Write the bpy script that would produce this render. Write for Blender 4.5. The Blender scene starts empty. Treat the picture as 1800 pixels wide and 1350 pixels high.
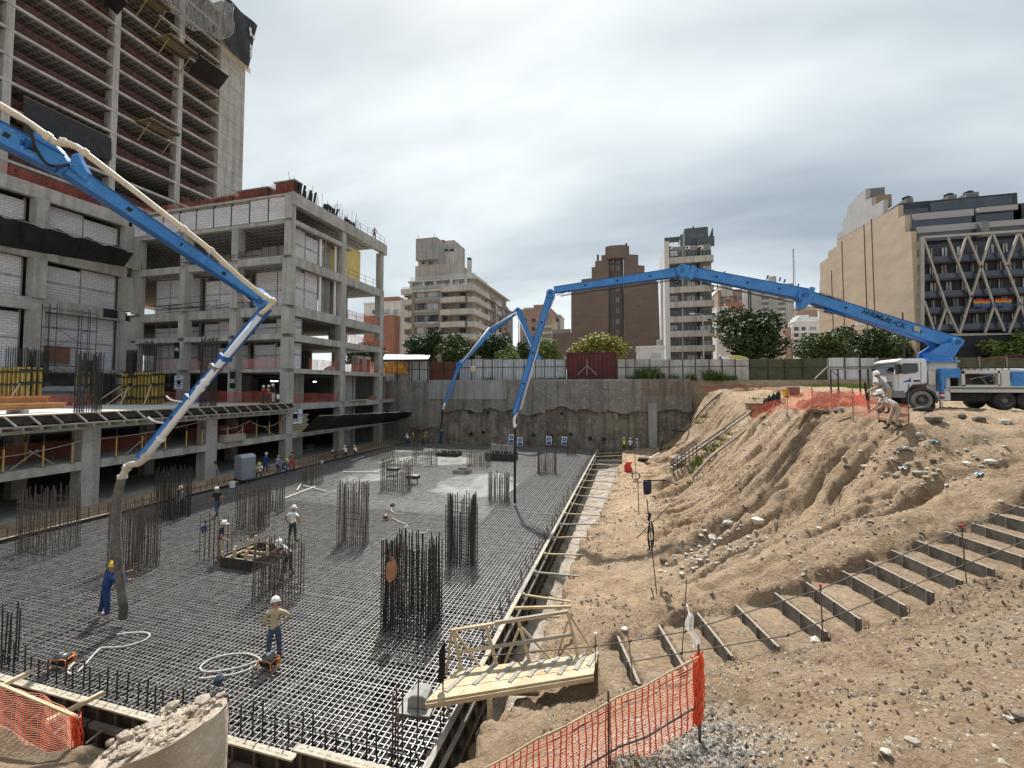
import bpy, bmesh, math, random
import numpy as np
from mathutils import Vector, Matrix
R = math.radians
sc = bpy.context.scene
COL = sc.collection
rnd = random.Random(7)

# ---------------------------------------------------------------- camera
F, CU, CV, HOR, CAMZ = 760.0, 900.0, 648.0, 680.0, 8.0     # photograph pixels (1800 x 1350)
PITCH = math.atan((HOR - CV) / F)
PSI = R(15.4)
cam = bpy.data.cameras.new('camera')
cam.sensor_width = 36.0
cam.lens = 36.0 * F / 1800.0
cam.shift_y = -(675.0 - CV) / 1800.0
cam.clip_start = 0.1
cam.clip_end = 6000
cam_o = bpy.data.objects.new('camera', cam)
COL.objects.link(cam_o)
cam_o.location = (0, 0, CAMZ)
cam_o.rotation_euler = (R(90) + PITCH, 0, PSI)
sc.camera = cam_o

# ---------------------------------------------------------------- sky and sun
SUN_AZ = PSI + R(7)          # the sun stands ahead of the camera, a little left
SUN_EL = R(57)
world = bpy.data.worlds.new('World')
sc.world = world
world.use_nodes = True
nt = world.node_tree
nt.nodes.clear()
wo = nt.nodes.new('ShaderNodeOutputWorld')
sky = nt.nodes.new('ShaderNodeTexSky')
sky.sky_type = 'NISHITA'
sky.sun_disc = False
sky.sun_elevation = SUN_EL
sky.sun_rotation = -SUN_AZ
sky.air_density = 1.0
sky.dust_density = 2.5
sky.ozone_density = 1.0
bg1 = nt.nodes.new('ShaderNodeBackground'); bg1.inputs[1].default_value = 0.11
nt.links.new(sky.outputs[0], bg1.inputs[0])
# thin stratus: noise stretched in a projected cloud plane, grey below and bright where it is thin
tc = nt.nodes.new('ShaderNodeTexCoord')
sep = nt.nodes.new('ShaderNodeSeparateXYZ'); nt.links.new(tc.outputs['Generated'], sep.inputs[0])
zz = nt.nodes.new('ShaderNodeMath'); zz.operation = 'MAXIMUM'; zz.inputs[1].default_value = 0.0
nt.links.new(sep.outputs[2], zz.inputs[0])
za = nt.nodes.new('ShaderNodeMath'); za.operation = 'ADD'; za.inputs[1].default_value = 0.34
nt.links.new(zz.outputs[0], za.inputs[0])
dx = nt.nodes.new('ShaderNodeMath'); dx.operation = 'DIVIDE'
dy = nt.nodes.new('ShaderNodeMath'); dy.operation = 'DIVIDE'
nt.links.new(sep.outputs[0], dx.inputs[0]); nt.links.new(za.outputs[0], dx.inputs[1])
nt.links.new(sep.outputs[1], dy.inputs[0]); nt.links.new(za.outputs[0], dy.inputs[1])
cmb = nt.nodes.new('ShaderNodeCombineXYZ')
nt.links.new(dx.outputs[0], cmb.inputs[0]); nt.links.new(dy.outputs[0], cmb.inputs[1])
mp = nt.nodes.new('ShaderNodeMapping'); mp.inputs['Rotation'].default_value[2] = R(-35)
mp.inputs['Scale'].default_value = (0.8, 1.5, 1); mp.inputs['Location'].default_value = (12.5, 1.0, 0)
nt.links.new(cmb.outputs[0], mp.inputs[0])
n1 = nt.nodes.new('ShaderNodeTexNoise'); n1.inputs['Scale'].default_value = 1.1
n1.inputs['Detail'].default_value = 5.0; n1.inputs['Roughness'].default_value = 0.5
n1.inputs['Distortion'].default_value = 0.25
nt.links.new(mp.outputs[0], n1.inputs['Vector'])
cr = nt.nodes.new('ShaderNodeValToRGB')
cr.color_ramp.elements[0].position = 0.32; cr.color_ramp.elements[0].color = (0.255, 0.30, 0.34, 1)
cr.color_ramp.elements[1].position = 0.66; cr.color_ramp.elements[1].color = (0.63, 0.675, 0.675, 1)
e = cr.color_ramp.elements.new(0.5); e.color = (0.435, 0.485, 0.505, 1)
nt.links.new(n1.outputs[0], cr.inputs[0])
bg2 = nt.nodes.new('ShaderNodeBackground'); bg2.inputs[1].default_value = 1.0
nt.links.new(cr.outputs[0], bg2.inputs[0])
mx = nt.nodes.new('ShaderNodeMixShader')
mx.inputs[0].default_value = 0.9
nt.links.new(bg1.outputs[0], mx.inputs[1]); nt.links.new(bg2.outputs[0], mx.inputs[2])
nt.links.new(mx.outputs[0], wo.inputs[0])

sun = bpy.data.lights.new('sun', 'SUN')
sun.energy = 4.6
sun.angle = R(1.2)
sun.color = (1.0, 0.955, 0.89)
sun_o = bpy.data.objects.new('sun', sun)
COL.objects.link(sun_o)
sd = Vector((-math.sin(SUN_AZ) * math.cos(SUN_EL), math.cos(SUN_AZ) * math.cos(SUN_EL), math.sin(SUN_EL)))
sun_o.rotation_euler = sd.to_track_quat('Z', 'Y').to_euler()
sun_o.location = (0, 40, 90)

sc.view_settings.view_transform = 'Standard'
sc.view_settings.look = 'None'
sc.view_settings.gamma = 1.0
sc.view_settings.use_curve_mapping = False
sc.view_settings.exposure = 0.58
sc.render.engine = 'CYCLES'
sc.cycles.max_bounces = 6
sc.cycles.diffuse_bounces = 3
sc.cycles.glossy_bounces = 2
sc.cycles.transparent_max_bounces = 16
sc.cycles.use_denoising = True

# ---------------------------------------------------------------- places
# the site's own grid: +Y runs along the building front away from the viewer, +X to the right
RV = Vector((math.cos(PSI), math.sin(PSI), 0)); FV = Vector((-math.sin(PSI), math.cos(PSI), 0))

def P(u, v, d):
 """point on the sight line of photo pixel (u,v), d metres ahead of the standing place"""
 xr = (u - CU) / F; yv = (CV - v) / F
 fh = math.cos(PITCH) - yv * math.sin(PITCH); up = yv * math.cos(PITCH) + math.sin(PITCH)
 t = d / fh
 p = RV * (xr * t) + FV * d
 return Vector((p.x, p.y, CAMZ + up * t))

def slope(u, v):
 a = P(u, v, 1.0)
 return Vector((a.x, a.y, a.z - CAMZ))

def G(u, v, z=0.0):
 s = slope(u, v); t = (z - CAMZ) / s.z
 return Vector((s.x * t, s.y * t, z))

def QX(u, v, x):
 s = slope(u, v); t = x / s.x
 return Vector((x, s.y * t, CAMZ + s.z * t))

def QY(u, v, y):
 s = slope(u, v); t = y / s.y
 return Vector((s.x * t, y, CAMZ + s.z * t))

def W(l, d, z):
 p = RV * l + FV * d
 return Vector((p.x, p.y, z))

def dep(p):
 return p.x * FV.x + p.y * FV.y

# ---------------------------------------------------------------- objects
ORG = {}

def tag(o, label=None, cat=None, group=None, kind=None):
 if label: o['label'] = label
 if cat: o['category'] = cat
 if group: o['group'] = group
 if kind: o['kind'] = kind
 return o

def root(name, label, cat, loc, rz=0.0, group=None):
 o = bpy.data.objects.new(name, None)
 COL.objects.link(o)
 o.empty_display_size = 0.2
 o.location = loc; o.rotation_euler = (0, 0, rz)
 ORG[o.name] = Vector(loc)
 return tag(o, label, cat, group)

def link(name, me, parent=None, loc=None):
 o = bpy.data.objects.new(name, me)
 COL.objects.link(o)
 if parent is not None:
  o.parent = parent
  ORG[o.name] = ORG.get(parent.name, Vector((0, 0, 0)))
 if loc is not None:
  o.location = loc
 return o

def copy_tree(o, parent=None):
 c = o.copy(); COL.objects.link(c)
 c.parent = parent
 ORG[c.name] = ORG.get(o.name, Vector((0, 0, 0)))
 for ch in o.children:
  copy_tree(ch, c)
 return c

def place_copy(src, loc, rz=0.0, label=None, group=None, s=None):
 c = copy_tree(src)
 c.location = loc; c.rotation_euler = (0, 0, rz)
 if s is not None: c.scale = (s, s, s) if not hasattr(s, '__len__') else s
 if label: c['label'] = label
 if group: c['group'] = group
 return c

class MB:
 def __init__(s):
  s.v = []; s.f = []; s.sm = False
 def add(s, vs, fs):
  n = len(s.v); s.v += [tuple(p) for p in vs]; s.f += [tuple(i + n for i in f) for f in fs]; return s
 def box(s, x0, x1, y0, y1, z0, z1):
  return s.add([(x0, y0, z0), (x1, y0, z0), (x1, y1, z0), (x0, y1, z0), (x0, y0, z1), (x1, y0, z1), (x1, y1, z1), (x0, y1, z1)],
      [(0, 3, 2, 1), (4, 5, 6, 7), (0, 1, 5, 4), (1, 2, 6, 5), (2, 3, 7, 6), (3, 0, 4, 7)])
 def cbox(s, c, w, d, h, m=None):
  """box centred on c in x,y and standing on c.z, optional rotation about z (m radians)"""
  a = m or 0.0; ca, sa = math.cos(a), math.sin(a)
  vs = []
  for z in (0, h):
   for x, y in ((-w / 2, -d / 2), (w / 2, -d / 2), (w / 2, d / 2), (-w / 2, d / 2)):
    vs.append((c[0] + x * ca - y * sa, c[1] + x * sa + y * ca, c[2] + z))
  return s.add(vs, [(0, 3, 2, 1), (4, 5, 6, 7), (0, 1, 5, 4), (1, 2, 6, 5), (2, 3, 7, 6), (3, 0, 4, 7)])
 def bar(s, p, q, w, h=None, up=(0, 0, 1)):
  """rectangular bar p->q, w across, h along 'up'"""
  p, q = Vector(p), Vector(q); h = h or w
  t = (q - p)
  if t.length < 1e-6: return s
  t.normalize(); up = Vector(up)
  if abs(t.dot(up)) > 0.98: up = Vector((0, 1, 0)) if abs(t.y) < .9 else Vector((1, 0, 0))
  a = t.cross(up).normalized() * (w / 2); b = a.cross(t).normalized() * (h / 2)
  vs = [p - a - b, p + a - b, p + a + b, p - a + b, q - a - b, q + a - b, q + a + b, q - a + b]
  return s.add(vs, [(0, 1, 2, 3), (4, 7, 6, 5), (0, 4, 5, 1), (1, 5, 6, 2), (2, 6, 7, 3), (3, 7, 4, 0)])
 def tube(s, pts, r, n=6, cap=True):
  pts = [Vector(p) for p in pts]; m = len(pts)
  rs = r if hasattr(r, '__len__') else [r] * m
  base = len(s.v); prev = None
  for i, p in enumerate(pts):
   t = (pts[min(i + 1, m - 1)] - pts[max(i - 1, 0)])
   t = t.normalized() if t.length > 1e-9 else Vector((0, 0, 1))
   if prev is None:
    up = Vector((0, 0, 1)) if abs(t.z) < .9 else Vector((1, 0, 0))
    a = t.cross(up).normalized()
   else:
    a = (prev - t * prev.dot(t))
    a = a.normalized() if a.length > 1e-6 else t.cross(Vector((0, 0, 1))).normalized()
   prev = a; b = t.cross(a)
   for k in range(n):
    th = 2 * math.pi * k / n
    s.v.append(tuple(p + (a * math.cos(th) + b * math.sin(th)) * rs[i]))
  for i in range(m - 1):
   for k in range(n):
    k2 = (k + 1) % n
    s.f.append((base + i * n + k, base + i * n + k2, base + (i + 1) * n + k2, base + (i + 1) * n + k))
  if cap:
   s.f.append(tuple(base + k for k in reversed(range(n))))
   s.f.append(tuple(base + (m - 1) * n + k for k in range(n)))
  return s
 def lathe(s, c, prof, n=16, axis='z', cap=(1, 1)):
  """prof: list of (r, h) along axis from point c"""
  base = len(s.v)
  for r, h in prof:
   for k in range(n):
    th = 2 * math.pi * k / n; a, b = r * math.cos(th), r * math.sin(th)
    if axis == 'z': s.v.append((c[0] + a, c[1] + b, c[2] + h))
    elif axis == 'y': s.v.append((c[0] + a, c[1] + h, c[2] + b))
    else: s.v.append((c[0] + h, c[1] + a, c[2] + b))
  for i in range(len(prof) - 1):
   for k in range(n):
    k2 = (k + 1) % n
    s.f.append((base + i * n + k, base + i * n + k2, base + (i + 1) * n + k2, base + (i + 1) * n + k))
  if cap[0]: s.f.append(tuple(base + k for k in reversed(range(n))))
  if cap[1]: s.f.append(tuple(base + (len(prof) - 1) * n + k for k in range(n)))
  return s
 def prism(s, poly, h):
  """poly: 3D points of a planar outline, extruded by vector h"""
  h = Vector(h); n = len(poly); base = len(s.v)
  s.v += [tuple(Vector(p)) for p in poly] + [tuple(Vector(p) + h) for p in poly]
  s.f.append(tuple(base + i for i in reversed(range(n)))); s.f.append(tuple(base + n + i for i in range(n)))
  for i in range(n):
   j = (i + 1) % n; s.f.append((base + i, base + j, base + n + j, base + n + i))
  return s
 def grid(s, fn, nu, nv):
  base = len(s.v)
  for j in range(nv + 1):
   for i in range(nu + 1):
    s.v.append(tuple(fn(i / nu, j / nv)))
  for j in range(nv):
   for i in range(nu):
    a = base + j * (nu + 1) + i
    s.f.append((a, a + 1, a + nu + 2, a + nu + 1))
  return s
 def rock(s, c, r, seed, flat=0.65):
  q = random.Random(seed)
  bm = bmesh.new(); bmesh.ops.create_icosphere(bm, subdivisions=1, radius=1)
  sx, sy, sz = r * q.uniform(.75, 1.3), r * q.uniform(.75, 1.2), r * flat * q.uniform(.8, 1.25)
  a = q.uniform(0, 6.28); ca, sa = math.cos(a), math.sin(a); base = len(s.v)
  for v in bm.verts:
   k = q.uniform(.78, 1.15); x, y, z = v.co.x * sx * k, v.co.y * sy * k, v.co.z * sz * k
   s.v.append((c[0] + x * ca - y * sa, c[1] + x * sa + y * ca, c[2] + z))
  for f in bm.faces: s.f.append(tuple(base + v.index for v in f.verts))
  bm.free(); return s
 def mesh(s, name, mat, off=None):
  me = bpy.data.meshes.new(name)
  v = s.v
  if off is not None: v = [(a - off[0], b - off[1], c - off[2]) for a, b, c in v]
  me.from_pydata(v, [], s.f)
  if mat is not None: me.materials.append(mat)
  if s.sm:
   me.polygons.foreach_set('use_smooth', [True] * len(me.polygons))
  me.update(); return me
 def build(s, name, mat, parent=None, local=False, label=None, cat=None, group=None, kind=None):
  if parent is not None:
   off = None if local else ORG.get(parent.name)
   o = link(name, s.mesh(name, mat, off), parent)
  else:
   a = np.array(s.v); lo = a.min(0); hi = a.max(0)
   c = ((lo[0] + hi[0]) / 2, (lo[1] + hi[1]) / 2, lo[2])
   o = link(name, s.mesh(name, mat, c), None, c); ORG[o.name] = Vector(c)
  return tag(o, label, cat, group, kind)

# ---------------------------------------------------------------- materials
MATS = {}

def mat(name, c1, c2=None, scale=1.0, rough=0.85, bump=0.0, bscale=None, metal=0.0, detail=6, c3=None, stain=None, stretch=None, spec=0.35, lo=.35, hi=.65):
 """principled material whose colour wanders between c1 and c2 (and c3 in fine specks)"""
 if name in MATS: return MATS[name]
 m = bpy.data.materials.new(name); m.use_nodes = True
 t = m.node_tree; b = t.nodes['Principled BSDF']
 b.inputs['Roughness'].default_value = rough; b.inputs['Metallic'].default_value = metal
 b.inputs['Specular IOR Level'].default_value = spec
 b.inputs['Base Color'].default_value = (*c1, 1)
 geo = t.nodes.new('ShaderNodeNewGeometry'); vec = geo.outputs['Position']
 if stretch:
  mpn = t.nodes.new('ShaderNodeMapping'); mpn.inputs['Scale'].default_value = stretch
  t.links.new(vec, mpn.inputs[0]); vec = mpn.outputs[0]
 col = None
 if c2:
  n = t.nodes.new('ShaderNodeTexNoise'); n.inputs['Scale'].default_value = scale
  n.inputs['Detail'].default_value = detail; n.inputs['Roughness'].default_value = .65
  t.links.new(vec, n.inputs['Vector'])
  r = t.nodes.new('ShaderNodeValToRGB')
  r.color_ramp.elements[0].position = lo; r.color_ramp.elements[0].color = (*c1, 1)
  r.color_ramp.elements[1].position = hi; r.color_ramp.elements[1].color = (*c2, 1)
  t.links.new(n.outputs[0], r.inputs[0]); col = r.outputs[0]
 if c3:
  n = t.nodes.new('ShaderNodeTexNoise'); n.inputs['Scale'].default_value = scale * 9
  n.inputs['Detail'].default_value = 3
  t.links.new(vec, n.inputs['Vector'])
  r = t.nodes.new('ShaderNodeValToRGB')
  r.color_ramp.elements[0].position = .56; r.color_ramp.elements[0].color = (0, 0, 0, 1)
  r.color_ramp.elements[1].position = .68; r.color_ramp.elements[1].color = (1, 1, 1, 1)
  t.links.new(n.outputs[0], r.inputs[0])
  x = t.nodes.new('ShaderNodeMixRGB'); x.inputs[2].default_value = (*c3, 1)
  t.links.new(r.outputs[0], x.inputs[0]); t.links.new(col, x.inputs[1]); col = x.outputs[0]
 if stain:
  # rain streaks: noise stretched down the wall
  mpn = t.nodes.new('ShaderNodeMapping'); mpn.inputs['Scale'].default_value = (1.7, 1.7, .12)
  t.links.new(geo.outputs['Position'], mpn.inputs[0])
  n = t.nodes.new('ShaderNodeTexNoise'); n.inputs['Scale'].default_value = .9; n.inputs['Detail'].default_value = 5
  t.links.new(mpn.outputs[0], n.inputs['Vector'])
  r = t.nodes.new('ShaderNodeValToRGB')
  r.color_ramp.elements[0].position = .45; r.color_ramp.elements[0].color = (0, 0, 0, 1)
  r.color_ramp.elements[1].position = .72; r.color_ramp.elements[1].color = (.8, .8, .8, 1)
  t.links.new(n.outputs[0], r.inputs[0])
  x = t.nodes.new('ShaderNodeMixRGB'); x.inputs[2].default_value = (*stain, 1)
  t.links.new(r.outputs[0], x.inputs[0]); t.links.new(col, x.inputs[1]); col = x.outputs[0]
 if col is not None: t.links.new(col, b.inputs['Base Color'])
 if bump:
  n = t.nodes.new('ShaderNodeTexNoise'); n.inputs['Scale'].default_value = bscale or scale * 6
  n.inputs['Detail'].default_value = 5; n.inputs['Roughness'].default_value = .7
  t.links.new(vec, n.inputs['Vector'])
  bp = t.nodes.new('ShaderNodeBump'); bp.inputs['Strength'].default_value = bump; bp.inputs['Distance'].default_value = .05
  t.links.new(n.outputs[0], bp.inputs['Height']); t.links.new(bp.outputs[0], b.inputs['Normal'])
 MATS[name] = m
 return m

def brickmat(name, c1, c2, mortar, bw, bh, axis='x', msize=.012, rough=.9, off=.5):
 """small masonry courses too fine to build; axis = the wall's horizontal world axis"""
 if name in MATS: return MATS[name]
 m = bpy.data.materials.new(name); m.use_nodes = True
 t = m.node_tree; b = t.nodes['Principled BSDF']; b.inputs['Roughness'].default_value = rough
 b.inputs['Specular IOR Level'].default_value = .2
 geo = t.nodes.new('ShaderNodeNewGeometry'); sp = t.nodes.new('ShaderNodeSeparateXYZ')
 t.links.new(geo.outputs['Position'], sp.inputs[0])
 cb = t.nodes.new('ShaderNodeCombineXYZ')
 t.links.new(sp.outputs[0 if axis == 'x' else 1], cb.inputs[0]); t.links.new(sp.outputs[2], cb.inputs[1])
 br = t.nodes.new('ShaderNodeTexBrick')
 br.inputs['Scale'].default_value = 1.0; br.inputs['Brick Width'].default_value = bw; br.inputs['Row Height'].default_value = bh
 br.inputs['Mortar Size'].default_value = msize; br.offset = off
 br.inputs['Color1'].default_value = (*c1, 1); br.inputs['Color2'].default_value = (*c2, 1); br.inputs['Mortar'].default_value = (*mortar, 1)
 t.links.new(cb.outputs[0], br.inputs['Vector'])
 n = t.nodes.new('ShaderNodeTexNoise'); n.inputs['Scale'].default_value = .5; n.inputs['Detail'].default_value = 6
 mpn = t.nodes.new('ShaderNodeMapping'); mpn.inputs['Scale'].default_value = (.5, .5, 1.6)
 t.links.new(geo.outputs['Position'], mpn.inputs[0]); t.links.new(mpn.outputs[0], n.inputs['Vector'])
 r = t.nodes.new('ShaderNodeMapRange'); r.inputs[1].default_value = .3; r.inputs[2].default_value = .7
 r.inputs[3].default_value = .88; r.inputs[4].default_value = 1.08
 t.links.new(n.outputs[0], r.inputs[0])
 x = t.nodes.new('ShaderNodeVectorMath'); x.operation = 'SCALE'
 t.links.new(br.outputs[0], x.inputs[0]); t.links.new(r.outputs[0], x.inputs['Scale'])
 t.links.new(x.outputs[0], b.inputs['Base Color'])
 bp = t.nodes.new('ShaderNodeBump'); bp.inputs['Strength'].default_value = .6; bp.inputs['Distance'].default_value = .01
 bp.invert = True
 t.links.new(br.outputs[1], bp.inputs['Height']); t.links.new(bp.outputs[0], b.inputs['Normal'])
 MATS[name] = m
 return m

def netmat(name, col, cell, fill, axis='x', rough=.7):
 """thin plastic mesh seen from afar: threads far below a pixel, so only its cover shows, denser in the folds"""
 if name in MATS: return MATS[name]
 m = bpy.data.materials.new(name); m.use_nodes = True
 t = m.node_tree; b = t.nodes['Principled BSDF']; b.inputs['Base Color'].default_value = (*col, 1); b.inputs['Roughness'].default_value = rough
 geo = t.nodes.new('ShaderNodeNewGeometry')
 n = t.nodes.new('ShaderNodeTexNoise'); n.inputs['Scale'].default_value = 1.3; n.inputs['Detail'].default_value = 4
 mpn = t.nodes.new('ShaderNodeMapping'); mpn.inputs['Scale'].default_value = (2.2, 2.2, .5)
 t.links.new(geo.outputs['Position'], mpn.inputs[0]); t.links.new(mpn.outputs[0], n.inputs['Vector'])
 g = t.nodes.new('ShaderNodeMapRange'); g.inputs[1].default_value = .3; g.inputs[2].default_value = .7
 g.inputs[3].default_value = max(0, fill - .2); g.inputs[4].default_value = min(1, fill + .2)
 t.links.new(n.outputs[0], g.inputs[0])
 t.links.new(g.outputs[0], b.inputs['Alpha'])
 MATS[name] = m
 return m

def glassmat(name, c1, c2, scale=.6, rough=.12):
 m = mat(name, c1, c2, scale=scale, rough=rough, spec=.6, detail=2)
 return m
# ================================================================ ground
def vnoise(x, y, seed=0):
 xi = np.floor(x).astype(np.int64); yi = np.floor(y).astype(np.int64)
 fx = x - xi; fy = y - yi
 fx = fx * fx * (3 - 2 * fx); fy = fy * fy * (3 - 2 * fy)
 def h(a, b):
  n = (a * 374761393 + b * 668265263 + seed * 1442695041) & 0xFFFFFFFF
  n = ((n ^ (n >> 13)) * 1274126177) & 0xFFFFFFFF
  return ((n ^ (n >> 16)) & 0xFFFF) / 65535.0
 return (h(xi, yi) * (1 - fx) + h(xi + 1, yi) * fx) * (1 - fy) + (h(xi, yi + 1) * (1 - fx) + h(xi + 1, yi + 1) * fx) * fy

def fbm(x, y, o=4, seed=0):
 s = 0; a = .5
 for k in range(o):
  s = s + a * (vnoise(x * 2 ** k, y * 2 ** k, seed + k) - .5); a *= .5
 return s

def sstep(a, b, x):
 t = np.clip((x - a) / (b - a), 0, 1); return t * t * (3 - 2 * t)

# stair in the slope: riser tops (l along the camera's right axis, z), boards from d=12.0 (far) to 10.3 (near)
STAIR_U = [(1089, 1123), (1160, 1103), (1229, 1082), (1298, 1068), (1368, 1046), (1421, 1027), (1487, 1007), (1529, 988),
   (1573, 970), (1619, 953), (1670, 937), (1715, 922), (1751, 904), (1785, 890), (1822, 874)]
ST = []
for u, v in STAIR_U:
 p = P(u, v, 12.0); ST.append((p.dot(RV), p.z))
ST_L = np.array([a for a, b in ST]); ST_Z = np.array([b for a, b in ST])

ctrl = []
for u, v, d in [(1105, 832, 41), (1135, 868, 32), (1180, 832, 38), (1150, 797, 51), (1240, 770, 45), (1300, 722, 44), (1245, 692, 51), (1310, 690, 47),
    (1380, 697, 42), (1320, 742, 33), (1427, 717, 24), (1375, 722, 29), (1250, 830, 30), (1200, 880, 26), (1330, 800, 25), (1400, 800, 20.5), (1300, 900, 20.5),
    (1400, 900, 17), (1500, 800, 17.5), (1595, 748, 16.5), (1530, 738, 18.5), (1700, 745, 18), (1800, 748, 17.5), (1700, 805, 14.8), (1800, 830, 13.4),
    (1600, 880, 14.3), (1500, 905, 15), (1150, 905, 24.5), (1150, 965, 20), (1080, 955, 21.5), (1250, 965, 17.5), (1350, 965, 15.5),
    (1200, 1050, 14.6), (1100, 1055, 15.2), (1040, 1062, 15.6), (1130, 1105, 13.1), (1640, 723, 25), (1500, 716, 24), (1790, 727, 24.5),
    (1400, 1345, 4.7), (1240, 1300, 5.7), (1100, 1340, 5.4), (1790, 1345, 4.1), (1790, 1100, 8), (1600, 1200, 6.6), (1500, 1135, 9),
    (1300, 1185, 9), (1200, 1205, 9.2), (1080, 1225, 9.2), (1010, 1250, 8.6), (950, 1300, 7.7), (900, 1345, 7.0)]:
 ctrl.append(P(u, v, d))
for l, z in ST:
 ctrl.append(W(l, 12.35, z + .06)); ctrl.append(W(l, 13.1, z + .26)); ctrl.append(W(l, 9.8, z + .02))
ctrl += [W(1.5, 11.4, .3), W(2.2, 11.5, .4), W(.6, 10.9, .1), W(2.2, 10.6, .42), W(-.2, 11.2, 0)]
ctrl += [Vector(t) for t in [(18, 30, 6.75), (20, 40, 7.0), (30, 45, 7.4), (12, 50, 7.4), (14, 55, 7.7), (26, 55, 7.9), (36, 25, 6.5), (25, 20, 6.3), (40, 40, 7.2), (40, 56, 8.2),
   (-.6, 53, .2), (2.2, 55.5, .2), (4.4, 55.5, .5), (6.2, 55.5, 2.8), (7.6, 55.5, 5.4), (9, 55.5, 7.2), (20, 8, 5.6), (14, 10, 4.5), (16, 2, 5.4), (0, 0, 6.35), (3, 1.5, 5.6), (-3, 1.0, 5.8), (6, 1, 5.5), (-2, 5.5, 2.2), (0, -6, 6.6), (20, -6, 6.6), (-14, -4, 5.5),
   (-3, 8.2, .9), (-2.9, 10.5, .35), (-2.7, 13, .2), (-2.6, 19, 0), (-1.9, 29, -.15), (-1.5, 38, -.1), (-1.3, 44, 0)]]
for u, v, d in [(60, 1340, 9.35), (0, 1270, 10.1), (165, 1330, 9.1), (400, 1500, 7.8)]:
 ctrl.append(P(u, v, d))
ctrl += [Vector(t) for t in [(-9, 4, 1.6), (-16, 3, 1.8), (-22, 6.0, .3), (-12, 1, 4.5), (-30, 5, .5)]]
CT = np.array([tuple(p) for p in ctrl])

def tps_fit(c, lam=.02):
 n = len(c); d = np.sqrt(((c[:, None, :2] - c[None, :, :2]) ** 2).sum(-1))
 K = np.where(d > 1e-9, d * d * np.log(d + 1e-12), 0) + lam * np.eye(n) * 5
 Pm = np.c_[np.ones(n), c[:, :2]]
 A = np.block([[K, Pm], [Pm.T, np.zeros((3, 3))]])
 return np.linalg.solve(A, np.r_[c[:, 2], 0, 0, 0])
TW = tps_fit(CT)

def tps(x, y):
 s = TW[-3] + TW[-2] * x + TW[-1] * y
 for i in range(len(CT)):
  r2 = (x - CT[i, 0]) ** 2 + (y - CT[i, 1]) ** 2
  s = s + TW[i] * .5 * r2 * np.log(r2 + 1e-12)
 return s

LIPY = np.array([6.5, 10, 13, 19, 24, 29, 36, 44, 57, 60]); LIPX = np.array([-3.1, -3.0, -2.8, -2.65, -2.35, -1.95, -1.6, -1.3, -.9, -.9])

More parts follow.
